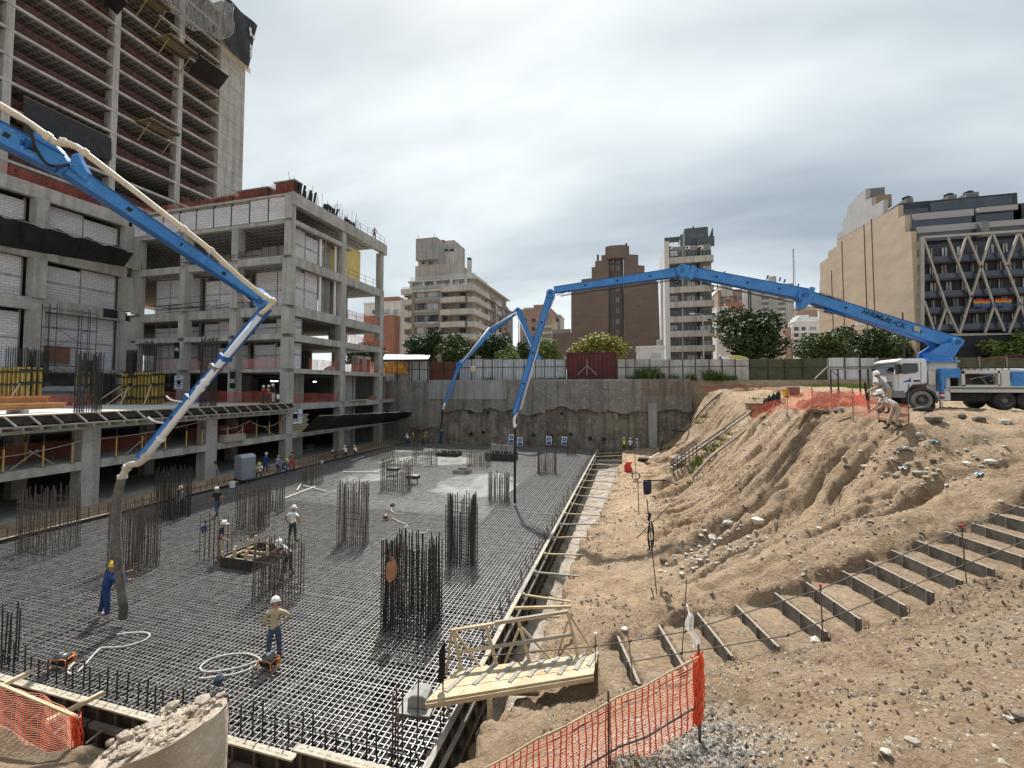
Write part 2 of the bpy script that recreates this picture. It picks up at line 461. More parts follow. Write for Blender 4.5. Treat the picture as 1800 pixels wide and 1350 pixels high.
def hgt(x, y, fine=True):
 x = np.asarray(x, float); y = np.asarray(y, float)
 xc = np.clip(x, -30, 40); yc = np.clip(y, -6, 57)
 z = tps(xc, yc)
 l = x * RV.x + y * RV.y; d = x * FV.x + y * FV.y
 if fine:
  steep = sstep(0.3, 2.6, x) * (1 - sstep(8.8, 11, x)) * sstep(15.2, 18, y) * (1 - sstep(50, 56, y))
  warp = fbm(x * .35, y * .35, 3, 5) * 2.4
  sc_ = y - .38 * x + warp
  def ridge(f, g, sd): return 1 - np.abs(2 * vnoise(sc_ * f, x * g + sd, sd) - 1)
  rill = ridge(.75, .10, 11) ** 3 * .75 + ridge(1.9, .22, 12) ** 3 * .42 + ridge(4.2, .5, 13) ** 2 * .20
  z = z + steep * (.30 - rill) + steep * np.minimum(0, fbm(x * .15, sc_ * .5, 2, 31) + .05) * 2.2
  crumb = np.clip(fbm(x * .6, y * .6, 3, 14) * 3 + .5, 0, 1)
  z = z + steep * crumb * np.abs(fbm(x * 2.2, y * 2.6, 4, 15)) * .7
  near = 1 - sstep(14, 30, y)
  z = z + fbm(x * .45, y * .45, 4, 3) * .34 + fbm(x * 2.0, y * 2.0, 5, 21) * .22 * (1 + .6 * near)
  cl = np.maximum(0, fbm(x * .5, y * .5, 3, 77) + .10)
  z = z + np.abs(fbm(x * 5, y * 5, 4, 41)) * (.16 + .7 * cl) + np.abs(fbm(x * 1.7, y * 1.7, 3, 43)) * .22
  # wheel ruts and washed lines crossing the near slope
  rt_ = d + .18 * l + fbm(l * .4, d * .4, 2, 8) * 1.5
  z = z - .10 * np.exp(-((rt_ - 8.3) / .16) ** 2) - .08 * np.exp(-((rt_ - 7.2) / .14) ** 2) - .07 * np.exp(-((rt_ - 5.4) / .2) ** 2)
  ru = d - .12 * l + fbm(l * .5, d * .5, 2, 18) * .6
  z = z - (.16 * np.exp(-((ru - 12.2) / .14) ** 2) + .12 * np.exp(-((ru - 13.2) / .2) ** 2)) * sstep(5, 6, l)
  # crumbling edge of the bench along the trench
  ed = np.exp(-((x - np.interp(y, LIPY, LIPX)) / .8) ** 2)
  z = z + ed * (fbm(x * 1.6, y * 1.3, 4, 51) * .7 + np.abs(fbm(x * 4, y * 4, 3, 52)) * .35)
 # stair corridor
 inl = sstep(ST_L[0] - .9, ST_L[0] - .6, l) * (1 - sstep(17, 18, l))
 dj = d + (fbm(l * 1.6, d * .5, 3, 66) * .5 if fine else 0)
 cor = inl * sstep(9.85, 10.1, dj) * (1 - sstep(12.05, 12.2, dj))
 idx = np.searchsorted(ST_L + .085, l, side='right') - 1
 tz = np.where(idx >= 0, ST_Z[np.clip(idx, 0, len(ST_Z) - 1)], ST_Z[0] - .3)
 tz = tz - .025 + fbm(x * 1.5, y * 1.5, 3, 9) * .06
 z = z * (1 - cor) + tz * cor
 # far bank up to the street, behind the retaining wall
 z = np.where(y > 58.2, z + (8.85 - z) * sstep(58.2, 59.2, y), z)
 out = np.maximum(sstep(40, 60, x), sstep(30, 60, -x) * (y < 6.6))
 z = z * (1 - out) + out * np.where(y > 58, 8.85, 7.2)
 z = np.where(y < -6, z + (6.6 - z) * sstep(6, 20, -y), z)
 # the dug-out pit
 lip = np.interp(y, LIPY, LIPX) + (fbm(y * .9, x * 0, 3, 61) * .7 if fine else 0)
 yl = 6.75 + (fbm(x * .8, y * 0, 3, 63) * .5 if fine else 0)
 pit = (x < lip) & (y > yl) & (y < 58.2) & (x > -100)
 z = np.where(pit, -1.62, z)
 return z

def ax(parts):
 o = []
 for a, b, s in parts: o += list(np.arange(a, b - 1e-6, s))
 return np.array(o)
xs = ax([(-3000, -400, 900), (-400, -101, 100), (-100.2, -99.9, .25), (-99, -34, 16), (-34, -14, 4), (-14, -3.7, .6), (-3.7, 14, .075), (14, 20, .2), (20, 41, .8), (41, 130, 12), (130, 400, 90), (400, 3001, 1300)])
ys = ax([(-3000, -400, 900), (-400, -40, 90), (-40, -3, 4), (-3, 2.5, .4), (2.5, 18, .075), (18, 30, .11), (30, 58, .17), (58, 60, .12), (60, 66, 2), (66, 130, 20), (130, 400, 100), (400, 3001, 1300)])
gx, gy = np.meshgrid(xs, ys)
gz = hgt(gx, gy)
ny, nx = gx.shape
me = bpy.data.meshes.new('ground')
ii = np.arange(ny * nx).reshape(ny, nx)
quads = np.stack([ii[:-1, :-1], ii[:-1, 1:], ii[1:, 1:], ii[1:, :-1]], -1).reshape(-1, 4)
me.vertices.add(ny * nx); me.vertices.foreach_set('co', np.stack([gx, gy, gz], -1).ravel())
me.loops.add(len(quads) * 4); me.loops.foreach_set('vertex_index', quads.ravel())
me.polygons.add(len(quads)); me.polygons.foreach_set('loop_start', np.arange(len(quads)) * 4)
me.polygons.foreach_set('use_smooth', np.ones(len(quads), bool))
me.update(); me.validate()
# soil map: 0 sandy, higher = darker clods and streaks / pale gravel
pale = np.clip(fbm(gx * .5, gy * .5, 4, 91) * 2.2, 0, 1)
gp = P(1170, 1260, 5.9)
pale = np.maximum(pale * .5, .9 * np.exp(-(((gx - gp.x) / 1.3) ** 2 + ((gy - gp.y) / .8) ** 2)))
g2 = P(1260, 985, 17); pale = np.maximum(pale, .8 * np.exp(-(((gx - g2.x) / 1.6) ** 2 + ((gy - g2.y) / 1.6) ** 2)) * (fbm(gx * 3, gy * 3, 3, 5) > -.05))
gl_ = gx * RV.x + gy * RV.y; gd_ = gx * FV.x + gy * FV.y
pale = np.maximum(pale, .2 * ((gl_ > 2.3) & (gd_ > 10.1) & (gd_ < 12.1)))
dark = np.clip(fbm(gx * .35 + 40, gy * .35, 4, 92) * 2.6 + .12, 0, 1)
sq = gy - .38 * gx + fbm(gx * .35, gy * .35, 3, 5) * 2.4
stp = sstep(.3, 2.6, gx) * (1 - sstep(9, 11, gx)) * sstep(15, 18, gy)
dark = np.maximum(dark, stp * np.clip(fbm(gx * .14, sq * 1.1, 4, 95) * 3.2 + .15, 0, 1))  # adds darker streaks running down the slope
for nm, arr in (('pale', pale), ('dark_soil', dark)):
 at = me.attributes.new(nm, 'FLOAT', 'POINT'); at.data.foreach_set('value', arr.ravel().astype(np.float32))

def soil():
 m = bpy.data.materials.new('soil'); m.use_nodes = True; t = m.node_tree; b = t.nodes['Principled BSDF']
 b.inputs['Roughness'].default_value = .95; b.inputs['Specular IOR Level'].default_value = .15
 geo = t.nodes.new('ShaderNodeNewGeometry')
 def noise(sc_, det, ro=.65):
  n = t.nodes.new('ShaderNodeTexNoise'); n.inputs['Scale'].default_value = sc_; n.inputs['Detail'].default_value = det
  n.inputs['Roughness'].default_value = ro; t.links.new(geo.outputs['Position'], n.inputs['Vector']); return n.outputs[0]
 def ramp(src, a, ca, c, cc):
  r = t.nodes.new('ShaderNodeValToRGB'); r.color_ramp.elements[0].position = a; r.color_ramp.elements[0].color = (*ca, 1)
  r.color_ramp.elements[1].position = c; r.color_ramp.elements[1].color = (*cc, 1); t.links.new(src, r.inputs[0]); return r.outputs[0]
 def mix(f, a, c, mode='MIX'):
  x = t.nodes.new('ShaderNodeMixRGB'); x.blend_type = mode
  for i, s in ((0, f), (1, a), (2, c)):
   if isinstance(s, tuple): x.inputs[i].default_value = (*s, 1)
   elif isinstance(s, float): x.inputs[i].default_value = s
   else: t.links.new(s, x.inputs[i])
  return x.outputs[0]
 def attr(n):
  a = t.nodes.new('ShaderNodeAttribute'); a.attribute_name = n; return a.outputs['Fac']
 c = ramp(noise(1.1, 10, .72), .36, (.255, .170, .105), .68, (.54, .385, .248))
 c = mix(ramp(noise(14, 6, .7), .42, (0, 0, 0), .66, (.7, .7, .7)), c, (.57, .455, .33))
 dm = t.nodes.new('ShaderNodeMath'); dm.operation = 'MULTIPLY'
 t.links.new(attr('dark_soil'), dm.inputs[0]); t.links.new(ramp(noise(5, 5), .38, (0, 0, 0), .6, (1, 1, 1)), dm.inputs[1])
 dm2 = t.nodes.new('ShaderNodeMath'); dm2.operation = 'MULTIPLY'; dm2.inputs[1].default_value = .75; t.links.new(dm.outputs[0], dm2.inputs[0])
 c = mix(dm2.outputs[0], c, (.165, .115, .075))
 pm = t.nodes.new('ShaderNodeMath'); pm.operation = 'MULTIPLY'
 t.links.new(attr('pale'), pm.inputs[0]); t.links.new(ramp(noise(9, 5), .4, (0, 0, 0), .58, (1, 1, 1)), pm.inputs[1])
 c = mix(pm.outputs[0], c, (.54, .48, .40))
 vo = t.nodes.new('ShaderNodeTexVoronoi'); vo.inputs['Scale'].default_value = 13; t.links.new(geo.outputs['Position'], vo.inputs['Vector'])
 sp = ramp(vo.outputs['Distance'], .10, (1, 1, 1), .17, (0, 0, 0))
 sel = ramp(vo.outputs['Color'], .62, (0, 0, 0), .66, (1, 1, 1))
 c = mix(mix(1.0, sp, sel, 'MULTIPLY'), c, (.62, .565, .49))
 t.links.new(c, b.inputs['Base Color'])
 ad = t.nodes.new('ShaderNodeMath'); ad.operation = 'MULTIPLY_ADD'; ad.inputs[1].default_value = .35
 t.links.new(noise(45, 5, .75), ad.inputs[0]); t.links.new(noise(9, 7, .7), ad.inputs[2])
 bp = t.nodes.new('ShaderNodeBump'); bp.inputs['Strength'].default_value = 1.0; bp.inputs['Distance'].default_value = .16
 t.links.new(ad.outputs[0], bp.inputs['Height']); t.links.new(bp.outputs[0], b.inputs['Normal'])
 return m
SOIL = soil(); MATS['soil'] = SOIL
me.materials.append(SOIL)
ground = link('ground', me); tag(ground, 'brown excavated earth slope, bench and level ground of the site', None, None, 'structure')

def gz_at(x, y):
 return float(hgt(np.array([x]), np.array([y]))[0])

def on_ground(u, v, lo=3.0, hi=70.0):
 """first hit of the sight line with the soil"""
 s = slope(u, v); ds = np.geomspace(lo, hi, 900)
 x, y, z = s.x * ds, s.y * ds, CAMZ + s.z * ds
 h = hgt(x, y); k = np.nonzero(z <= h)[0]
 i = k[0] if len(k) else len(ds) - 1
 return Vector((x[i], y[i], h[i]))

# ================================================================ materials in common
CONC = mat('concrete', (.32, .32, .305), (.44, .435, .415), scale=.7, bump=.25, bscale=7, stain=(.21, .207, .195), c3=(.50, .495, .475))
CONC_D = mat('old_concrete', (.21, .208, .20), (.35, .345, .33), scale=.5, bump=.5, bscale=4, stain=(.13, .127, .12))
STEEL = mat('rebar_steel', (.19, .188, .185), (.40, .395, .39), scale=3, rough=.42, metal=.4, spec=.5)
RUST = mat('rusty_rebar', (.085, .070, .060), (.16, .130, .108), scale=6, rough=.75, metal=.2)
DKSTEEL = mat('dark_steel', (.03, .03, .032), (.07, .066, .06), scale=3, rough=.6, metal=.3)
WOOD = mat('form_timber', (.41, .33, .21), (.56, .47, .33), scale=2, rough=.85, stretch=(1, 1, 6), c3=(.30, .24, .16))
WOODG = mat('grey_timber', (.25, .235, .21), (.38, .36, .32), scale=3, rough=.9, c3=(.18, .165, .145))
PLY = mat('black_form_ply', (.022, .020, .019), (.055, .05, .045), scale=2.5, rough=.6)
ORANGE = mat('orange_plastic', (.75, .09, .035), (.85, .14, .06), scale=3, rough=.55)
WHITE = mat('white_paint', (.72, .73, .74), (.80, .80, .80), scale=2, rough=.45)
BLUE = mat('pump_blue', (.022, .185, .54), (.045, .25, .66), scale=1.5, rough=.46, spec=.45, c3=(.15, .30, .52), stain=(.035, .16, .42))
CREAM = mat('cream_pipe', (.56, .53, .43), (.68, .65, .55), scale=3, rough=.5, c3=(.42, .38, .30))
BLACK = mat('black_rubber', (.012, .012, .012), (.03, .03, .03), scale=4, rough=.7)
ROCK = mat('stone', (.30, .26, .21), (.47, .43, .37), scale=4, rough=.95, bump=.5, bscale=20)
GRASS = mat('grass_blades', (.06, .105, .022), (.13, .18, .045), scale=2, rough=.8)

# ================================================================ raft reinforcement in the pit
MX0, MX1, MY0, MY1 = -31.0, -4.25, 8.15, 56.2
mb = MB().grid(lambda a, b: (-33.9 + a * 29.7, 7.0 + b * 51, -1.46 + .03 * math.sin(a * 60) * math.sin(b * 71)), 12, 12)
tag(mb.build('blinding_concrete', mat('pit_mud_shade', (.035, .032, .028), (.085, .078, .07), scale=.9, rough=.8, bump=.3)), 'muddy pit floor with the shade under the bars in its colour', None, None, 'structure')  # mud tone darkened: shade between the bars is put into the floor colour
mb = MB().grid(lambda a, b: (-4.2 + a * 2.9, 7.0 + b * 51, -1.45 + .5 * max(0, a - .35) * (1 + .8 * math.sin(b * 50) * math.sin(b * 131)) + .05 * math.sin(a * 23 + b * 190)), 16, 220); mb.sm = True
tag(mb.build('trench_floor', mat('blinding', (.19, .145, .10), (.36, .335, .295), scale=1.3, rough=.9, c3=(.40, .375, .335), bump=.6)), 'pale splashed concrete on the floor of the side trench', None, None, 'structure')
mat_root = root('reinforcement_mat', 'dense grid of grey steel reinforcing bars covering the whole pit floor', 'rebar mat', (MX0, MY0, 0))
step = .156; br_ = .0112
ny_b = int((MX1 - MX0) / step); nx_b = int((MY1 - MY0) / step)
me_y = MB().box(-br_, br_, 0, MY1 - MY0, -br_, br_).mesh('long_bar', STEEL)
me_x = MB().box(0, MX1 - MX0, -br_, br_, -br_, br_).mesh('cross_bar', STEEL)
for i in range(ny_b + 1):
 o = link('long_bar', me_y, mat_root, (i * step + rnd.gauss(0, .014), rnd.gauss(0, .03), rnd.gauss(0, .006)))
 o.rotation_euler = (0, 0, rnd.gauss(0, .0004))
NX_IND = 128
far_b = MB()
for j in range(nx_b + 1):
 y = j * step + rnd.gauss(0, .014)
 if j < NX_IND:
  o = link('cross_bar', me_x, mat_root, (rnd.gauss(0, .03), y, -.034 + rnd.gauss(0, .006)))
  o.rotation_euler = (0, 0, rnd.gauss(0, .0006))
 else:
  far_b.box(MX0, MX1, MY0 + y - br_, MY0 + y + br_, -.034 - br_, -.034 + br_)
far_b.build('far_cross_bars', STEEL, mat_root, kind='stuff')
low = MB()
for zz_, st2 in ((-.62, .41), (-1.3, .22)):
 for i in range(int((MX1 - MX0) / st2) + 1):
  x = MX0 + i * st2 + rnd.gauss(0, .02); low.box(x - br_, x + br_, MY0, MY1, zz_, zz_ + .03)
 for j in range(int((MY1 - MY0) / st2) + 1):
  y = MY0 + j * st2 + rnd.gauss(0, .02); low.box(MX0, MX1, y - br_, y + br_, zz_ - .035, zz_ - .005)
low.build('lower_layers', DKSTEEL, mat_root, kind='stuff')  # darker steel puts the shade of the gaps into the lower bars
# chairs carrying the top layer
ch = MB()
for i in range(15):
 for j in range(30):
  x = MX0 + .8 + i * 1.8; y = MY0 + .6 + j * 1.6
  ch.box(x - .012, x + .012, y - .012, y + .012, -1.4, -.06)
ch.build('bar_chairs', RUST, mat_root, kind='stuff')

# freshly poured concrete flooding the far part of the mat
cx0, cx1, cy0, cy1 = -30.9, -9.0, 26.0, 56.1
gxx, gyy = np.meshgrid(np.linspace(cx0, cx1, 110), np.linspace(cy0, cy1, 150))
blob = np.zeros_like(gxx)
for u, v, rx, ry, a in [(840, 850, 6.5, 8, 1.0), (760, 808, 8, 6, 1.0), (660, 835, 6, 7, .9), (900, 800, 5, 4, .8), (600, 860, 5, 6, .75), (720, 790, 8, 5, .9)]:
 p = G(u, v); blob = np.maximum(blob, a * np.exp(-(((gxx - p.x) / rx) ** 2 + ((gyy - p.y) / ry) ** 2)))
czz = -.40 + .40 * np.minimum(blob * 1.25, 1) + fbm(gxx * .5, gyy * .5, 4, 3) * .14 + fbm(gxx * 2, gyy * 2, 3, 6) * .07
czz = np.minimum(czz, .004 + fbm(gxx * 3, gyy * 3, 2, 8) * .02)
fb = MB(); n_ = gxx.shape[1]
fb.v = [tuple(t) for t in np.stack([gxx, gyy, czz], -1).reshape(-1, 3)]
fb.f = [(j * n_ + i, j * n_ + i + 1, (j + 1) * n_ + i + 1, (j + 1) * n_ + i) for j in range(gxx.shape[0] - 1) for i in range(n_ - 1) if czz[j:j + 2, i:i + 2].max() > -.3]
fb.sm = True
fb.build('wet_concrete', mat('wet_concrete', (.13, .13, .127), (.22, .22, .213), scale=.8, rough=.5, spec=.5, bump=.4, bscale=8), None, False, 'smooth grey wet concrete freshly poured over the far part of the rebar mat', None, None, 'structure')
# ================================================================ far retaining wall
WY = 57.7
rw = root('retaining_wall', 'tall stained concrete and shotcrete retaining wall closing the far end of the pit', 'retaining wall', (-14, WY, -1.4))
XL, XR = -33.8, QY(1216, 700, WY).x
SHOT = mat('shotcrete', (.12, .10, .08), (.28, .245, .20), scale=.55, bump=1.0, bscale=2.5, stain=(.07, .06, .05), c3=(.36, .335, .29))
WALLC = mat('wall_concrete', (.165, .155, .14), (.275, .26, .235), scale=.4, bump=.6, bscale=4, stain=(.105, .09, .075), c3=(.36, .345, .315))
WALLP = mat('wall_patch', (.27, .275, .275), (.36, .36, .355), scale=.5, bump=.3, bscale=5, stain=(.19, .187, .18))
def rough(a, b):
 x = XL + a * (XR - XL); z = -1.5 + b * 8.3
 n = float(fbm(np.array([x * .35]), np.array([z * .35]), 4, 15)[0]) * .55 + float(fbm(np.array([x * 1.5]), np.array([z * 1.5]), 3, 25)[0]) * .28
 return (x, WY + .1 - .25 * (1 - b) + n, z)
r_ = MB().grid(rough, 150, 36); r_.sm = True
r_.build('rough_face', SHOT, rw)
e0 = XL; k = 0
brk = [XL - 3, QY(722, 700, WY).x] + [QY(u, 700, WY).x for u in ( 778, 850, 905, 960, 1010, 1070, 1128)] + [XR]
zb = [-1.3, 2.0, 4.6, 4.8, 4.3, 5.2, 4.9, 4.7, 5.0]
for k in range(len(brk) - 1):
 x0_, x1_ = brk[k] + .012, brk[k + 1] - .012; y0_ = WY - .42 - .05 * (k % 3); nj = 22
 low_ = [Vector((x0_ + (x1_ - x0_) * j / nj, y0_, zb[k] + rnd.uniform(-.10, .12) + .22 * math.sin(j * .33 + k * 2))) for j in range(nj + 1)]
 MB().prism(low_ + [Vector((x1_, y0_, 8.72)), Vector((x0_, y0_, 8.72))], (0, .9 + .05 * (k % 3), 0)).build('wall_panel', WALLC, rw)
MB().box(XL - 1, XR - .2, WY - .3, WY + .7, 8.723, 9.0).build('coping', CONC_D, rw)
a, b = QY(757, 668, WY), QY(893, 702, WY)
MB().box(a.x, b.x, WY - .565, WY - .525, b.z, a.z - .1).build('render_patch', WALLP, rw)
a, b = QY(1139, 708, WY), QY(1155, 790, WY)
MB().box(a.x, b.x, WY - .62, WY + .3, -1.4, a.z).build('pilaster', WALLP, rw)
a, b = QY(1141, 763, WY), QY(1153, 786, WY)
MB().box(a.x, b.x, WY - .68, WY - .622, b.z, a.z).build('white_block', WALLP, rw)
# old piles showing in the dug face
for u, v0, v1 in ((880, 720, 790), (1082, 722, 792), (1000, 735, 790), (1110, 730, 790), (850, 730, 790)):
 a = QY(u, v0, WY); MB().lathe((a.x, WY + .1, -1.5), [(.42, 0), (.40, a.z + 1.5)], 10).build('pile', SHOT, rw)
for u, v in ((826, 724), (844, 722), (857, 725), (920, 727), (942, 727), (988, 727), (828, 762), (850, 760), (938, 765), (969, 766), (1003, 763), (1038, 770), (1062, 772), (757, 705), (732, 720), (748, 720)):
 a = QY(u, v, WY - .3); MB().lathe((a.x, WY - .42, a.z), [(.24, 0), (.2, .4)], 8, 'y').build('anchor_hole', BLACK, rw)
# unfinished bars at the right end
g = MB(); a, b = QY(1131, 668, WY - .5), QY(1212, 693, WY - .5)
for i in range(9):
 x = a.x + (b.x - a.x) * i / 8.0; g.bar((x, WY - .6, b.z - .2), (x + .05, WY - .6, a.z + rnd.uniform(.1, .9)), .07)
for j in range(6):
 z = b.z + (a.z - b.z) * j / 5.0; g.bar((a.x - .2, WY - .55, z), (b.x + .2, WY - .55, z), .05)
g.build('wall_starter_bars', mat('rust_light', (.19, .13, .09), (.27, .19, .13), scale=4), rw, kind='stuff')

# ================================================================ the concrete frame building (podium)
LV = [.3, 3.2, 6.2, 9.9, 13.5, 16.5, 21.7, 25.6, 28.4]
FX, FY, BX = -34.0, 36.9, -57.0
pod = root('unfinished_building', 'unfinished low concrete frame building with white block walls beside the pit', 'building', (-45, 40, 0))
BLK_X = brickmat('aac_blocks_x', (.66, .665, .71), (.57, .575, .63), (.34, .34, .37), .62, .27, 'x', .02)
BLK_Y = brickmat('aac_blocks_y', (.66, .665, .71), (.57, .575, .63), (.34, .34, .37), .62, .27, 'y', .02)
def waffle(name, c1, c2, s):  # coffer shade put into the colour: dark squares between paler ribs
 m = bpy.data.materials.new(name); m.use_nodes = True; t = m.node_tree; b = t.nodes['Principled BSDF']; b.inputs['Roughness'].default_value = .9
 geo = t.nodes.new('ShaderNodeNewGeometry'); br = t.nodes.new('ShaderNodeTexBrick'); br.offset = 0
 br.inputs['Scale'].default_value = 1; br.inputs['Brick Width'].default_value = s; br.inputs['Row Height'].default_value = s; br.inputs['Mortar Size'].default_value = s * .16
 br.inputs['Color1'].default_value = (*c1, 1); br.inputs['Color2'].default_value = (*c1, 1); br.inputs['Mortar'].default_value = (*c2, 1)
 t.links.new(geo.outputs['Position'], br.inputs['Vector']); t.links.new(br.outputs[0], b.inputs['Base Color'])
 bp = t.nodes.new('ShaderNodeBump'); bp.inputs['Distance'].default_value = .25; t.links.new(br.outputs[1], bp.inputs['Height']); t.links.new(bp.outputs[0], b.inputs['Normal'])
 return m
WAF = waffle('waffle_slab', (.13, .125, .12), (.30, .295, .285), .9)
def slab(x0, x1, y0, y1, z1, th, parent=pod, nm='floor_slab', m=CONC):
 o = MB().box(x0, x1, y0, y1, z1 - th, z1).build(nm, m, parent)
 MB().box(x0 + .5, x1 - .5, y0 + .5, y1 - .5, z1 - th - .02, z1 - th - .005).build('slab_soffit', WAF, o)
 return o
# right wing floor slabs; the depth behind the frontage is X -57..-34
for i, z in enumerate(LV):
 if i == 0:
  slab(-75, FX - .35, 7, 57.2, z, .35); continue
 th = {1: .45, 2: .5, 3: .35, 4: .5, 5: .95, 6: .75, 7: .4, 8: .5}[i]
 if i in (1, 2, 3):
  slab(-75, FX, FY + .4 if i != 1 else -3, 57.2, z, th)
 elif i == 7:
  slab(-75, FX + .05, FY - .1, 46.8, z, th)
 else:
  slab(-75, FX + .1, FY + (.3 if i in (4, 5) else .0), 54.2, z, th)
# top roof beam, deep, along both faces
MB().box(FX - .45, FX + .25, FY - .2, 54.4, 27.1, 28.42).build('roof_beam', CONC, pod)
MB().box(FX - .45, FX + .27, 53.7, 54.6, 26.9, 28.3).build('roof_beam', CONC, pod)
# columns of the side face
def column(x, y, z0, z1, w=.85, d=.85, parent=pod):
 return MB().box(x - w / 2, x + w / 2, y - d / 2, y + d / 2, z0, z1).build('column', CONC, parent)
for y in (36.9, 45.3, 53.7):
 for i in range(len(LV) - 1):
  if y > 50 and i == 6:
   column(FX - .3, y, LV[6], 26.9, .75, .75); continue
  if y > 50 and i == 7: continue
  column(FX - .3, y, LV[i], LV[i + 1] - .36, .9 if i < 6 else .75, .9 if i < 6 else .75)
for y in (11.7, 20.1, 28.5):
 column(FX - .5, y, -.3, 2.76, 1.0, 1.0); column(FX - .5, y, 3.2, 5.72, 1.0, 1.0)
# deeper rows of columns
for x in (-41.3, -48.6, -56.0):
 for y in (20.1, 28.5, 36.9, 45.3, 53.7):
  for i in range(2):
   column(x, y, LV[i], LV[i + 1] - .5, .8, .8)
  if y >= 36.9:
   for i in range(2, 7):
    if i == 6 and y > 50: continue
    column(x, y + (.2 if y < 37 else 0), LV[i], LV[i + 1] - .4, .9, .9)
# front face beams between the columns
for i, z, hgt_ in ((4, 13.5, .55), (5, 16.5, .95), (6, 21.7, .8)):
 xs_ = [-56.0, -48.6, -41.3, FX - .3]
 for a, b in zip(xs_[:-1], xs_[1:]):
  y0 = FY + (1.6 if (i == 6 and a < -43) or (i == 5) else 0)
  MB().box(a + .46, b - .46, y0 - .25, y0 + .25, z - hgt_ + .02, z + .03).build('edge_beam', CONC, pod)
# side face beams
for i, hgt_ in ((1, .5), (2, .6), (3, .45), (4, .7), (5, 1.0), (6, .95), (7, .45)):
 z = LV[i]
 for a, b in ((36.9, 45.3), (45.3, 53.7)):
  if i == 7 and a > 40: continue
  MB().box(FX - .35, FX + .12, a + .45, b - .45, z - hgt_ - .02, z + .02).build('edge_beam', CONC, pod)
 if i in (1, 2, 3): MB().box(FX - .35, FX + .12, 54.15, 57.2, z - .42, z + .02).build('edge_beam', CONC, pod)
MB().box(FX - .35, FX + .14, -3, 19.6, 2.7, 3.22).build('edge_beam', CONC, pod)
MB().box(FX - .35, FX + .14, 20.6, 28.0, 2.7, 3.22).build('edge_beam', CONC, pod)
MB().box(FX - .35, FX + .14, 29.0, 36.4, 2.7, 3.22).build('edge_beam', CONC, pod)

def panels(axis, fix, a, b, z0, z1, n, back=.12, gap=.16, mid=True, sill=0, m=None):
 """block panels between slim concrete mullions"""
 m = m or (BLK_X if axis == 'x' else BLK_Y)
 w = (b - a) / n
 zs = [(z0, (z0 + z1) / 2 - .11), ((z0 + z1) / 2 + .11, z1)] if mid else [(z0, z1)]
 for k in range(n):
  for q, (za, zb_) in enumerate(zs):
   zt = zb_ - (rnd.choice((0, 0, .3, .55)) if q == len(zs) - 1 and mid else 0)
   p, r = a + k * w + gap / 2, a + (k + 1) * w - gap / 2
   (MB().box(p, r, fix, fix + back, za, zt) if axis == 'x' else MB().box(fix - back, fix, p, r, za, zt)).build('block_panel', m, pod)
 for k in range(n + 1):
  p = a + k * w
  (MB().box(p - gap * .45, p + gap * .45, fix + .02, fix + back + .1, z0, z1) if axis == 'x' else MB().box(fix - back - .1, fix - .02, p - gap * .45, p + gap * .45, z0, z1)).build('mullion', CONC_D, pod)
 if mid:
  zc = (z0 + z1) / 2
  (MB().box(a, b, fix + .03, fix + back + .08, zc - .1, zc + .1) if axis == 'x' else MB().box(fix - back - .08, fix - .03, a, b, zc - .1, zc + .1)).build('tie_beam', CONC, pod)
# front face block walls, set back behind the columns
FB = FY + 2.2
for z0, z1 in ((9.9, 13.0), (13.5, 15.6), (16.5, 20.9)):
 for a, b, n in ((-56.0, -49.0, 3), (-48.2, -41.7, 3), (-40.9, -34.9, 2)):
  panels('x', FB, a, b, z0 + .02, z1, n)
for a, b, n in ((-56, -48.6, 3), (-48.6, -41.3, 3), (-41.3, -34.6, 3)):
 panels('x', FB + 3.5, a, b, 21.72, 25.2, n)
# white parapet on the top floor
GAPM = mat('dark_gap', (.03, .03, .032))
n_p = 9
for k in range(n_p):
 a = -56.9 + k * (22.4 / n_p)
 MB().box(a + .1, a + 22.4 / n_p - .1, FY - .18, FY, 25.62, 27.75 + (.25 if k > 6 else 0)).build('parapet_panel', BLK_X, pod)
 MB().box(a - .09, a + .09, FY - .12, FY + .1, 25.62, 28.0).build('parapet_post', GAPM, pod)
MB().box(-57.2, FX - .45, FY - .3, FY + .5, 28.05, 28.3).build('roof_edge', CONC, pod)
# side-face infill
for z0, z1 in ((9.9, 13.0), (13.5, 15.4), (16.5, 20.8), (21.7, 25.1)):
 y1 = 41.6 if z0 > 14 else 39.3
 panels('y', FX - .7, 37.5, y1, z0, z1, 2 if z0 > 14 else 1)
 if z0 > 14:
  MB().box(FX - .62, FX - .45, y1 + .1, y1 + .35, z0, z1).build('wall_jamb', WHITE, pod)
  MB().box(FX - 1.2, FX - 1.05, y1 + 1.0, y1 + 2.6, z0, z1).build('core_wall', CONC_D, pod)
  MB().box(FX - .62, FX - .45, y1 + 2.7, y1 + 2.95, z0, z1).build('wall_jamb', WHITE, pod)
YEL = mat('yellow_board', (.62, .50, .16), (.70, .58, .24), scale=.8)
MB().box(FX - 1.4, FX - 1.2, 46.2, 50.4, 21.72, 26.3).build('yellow_board_wall', YEL, pod)
MB().box(FX - 1.4, FX - 1.2, 44.0, 46.0, 21.72, 24.9).build('yellow_board_wall', YEL, pod)
MB().box(FX - 3, FX - 2.8, 46.5, 50.0, 13.5, 21.0).build('core_wall', CONC_D, pod)
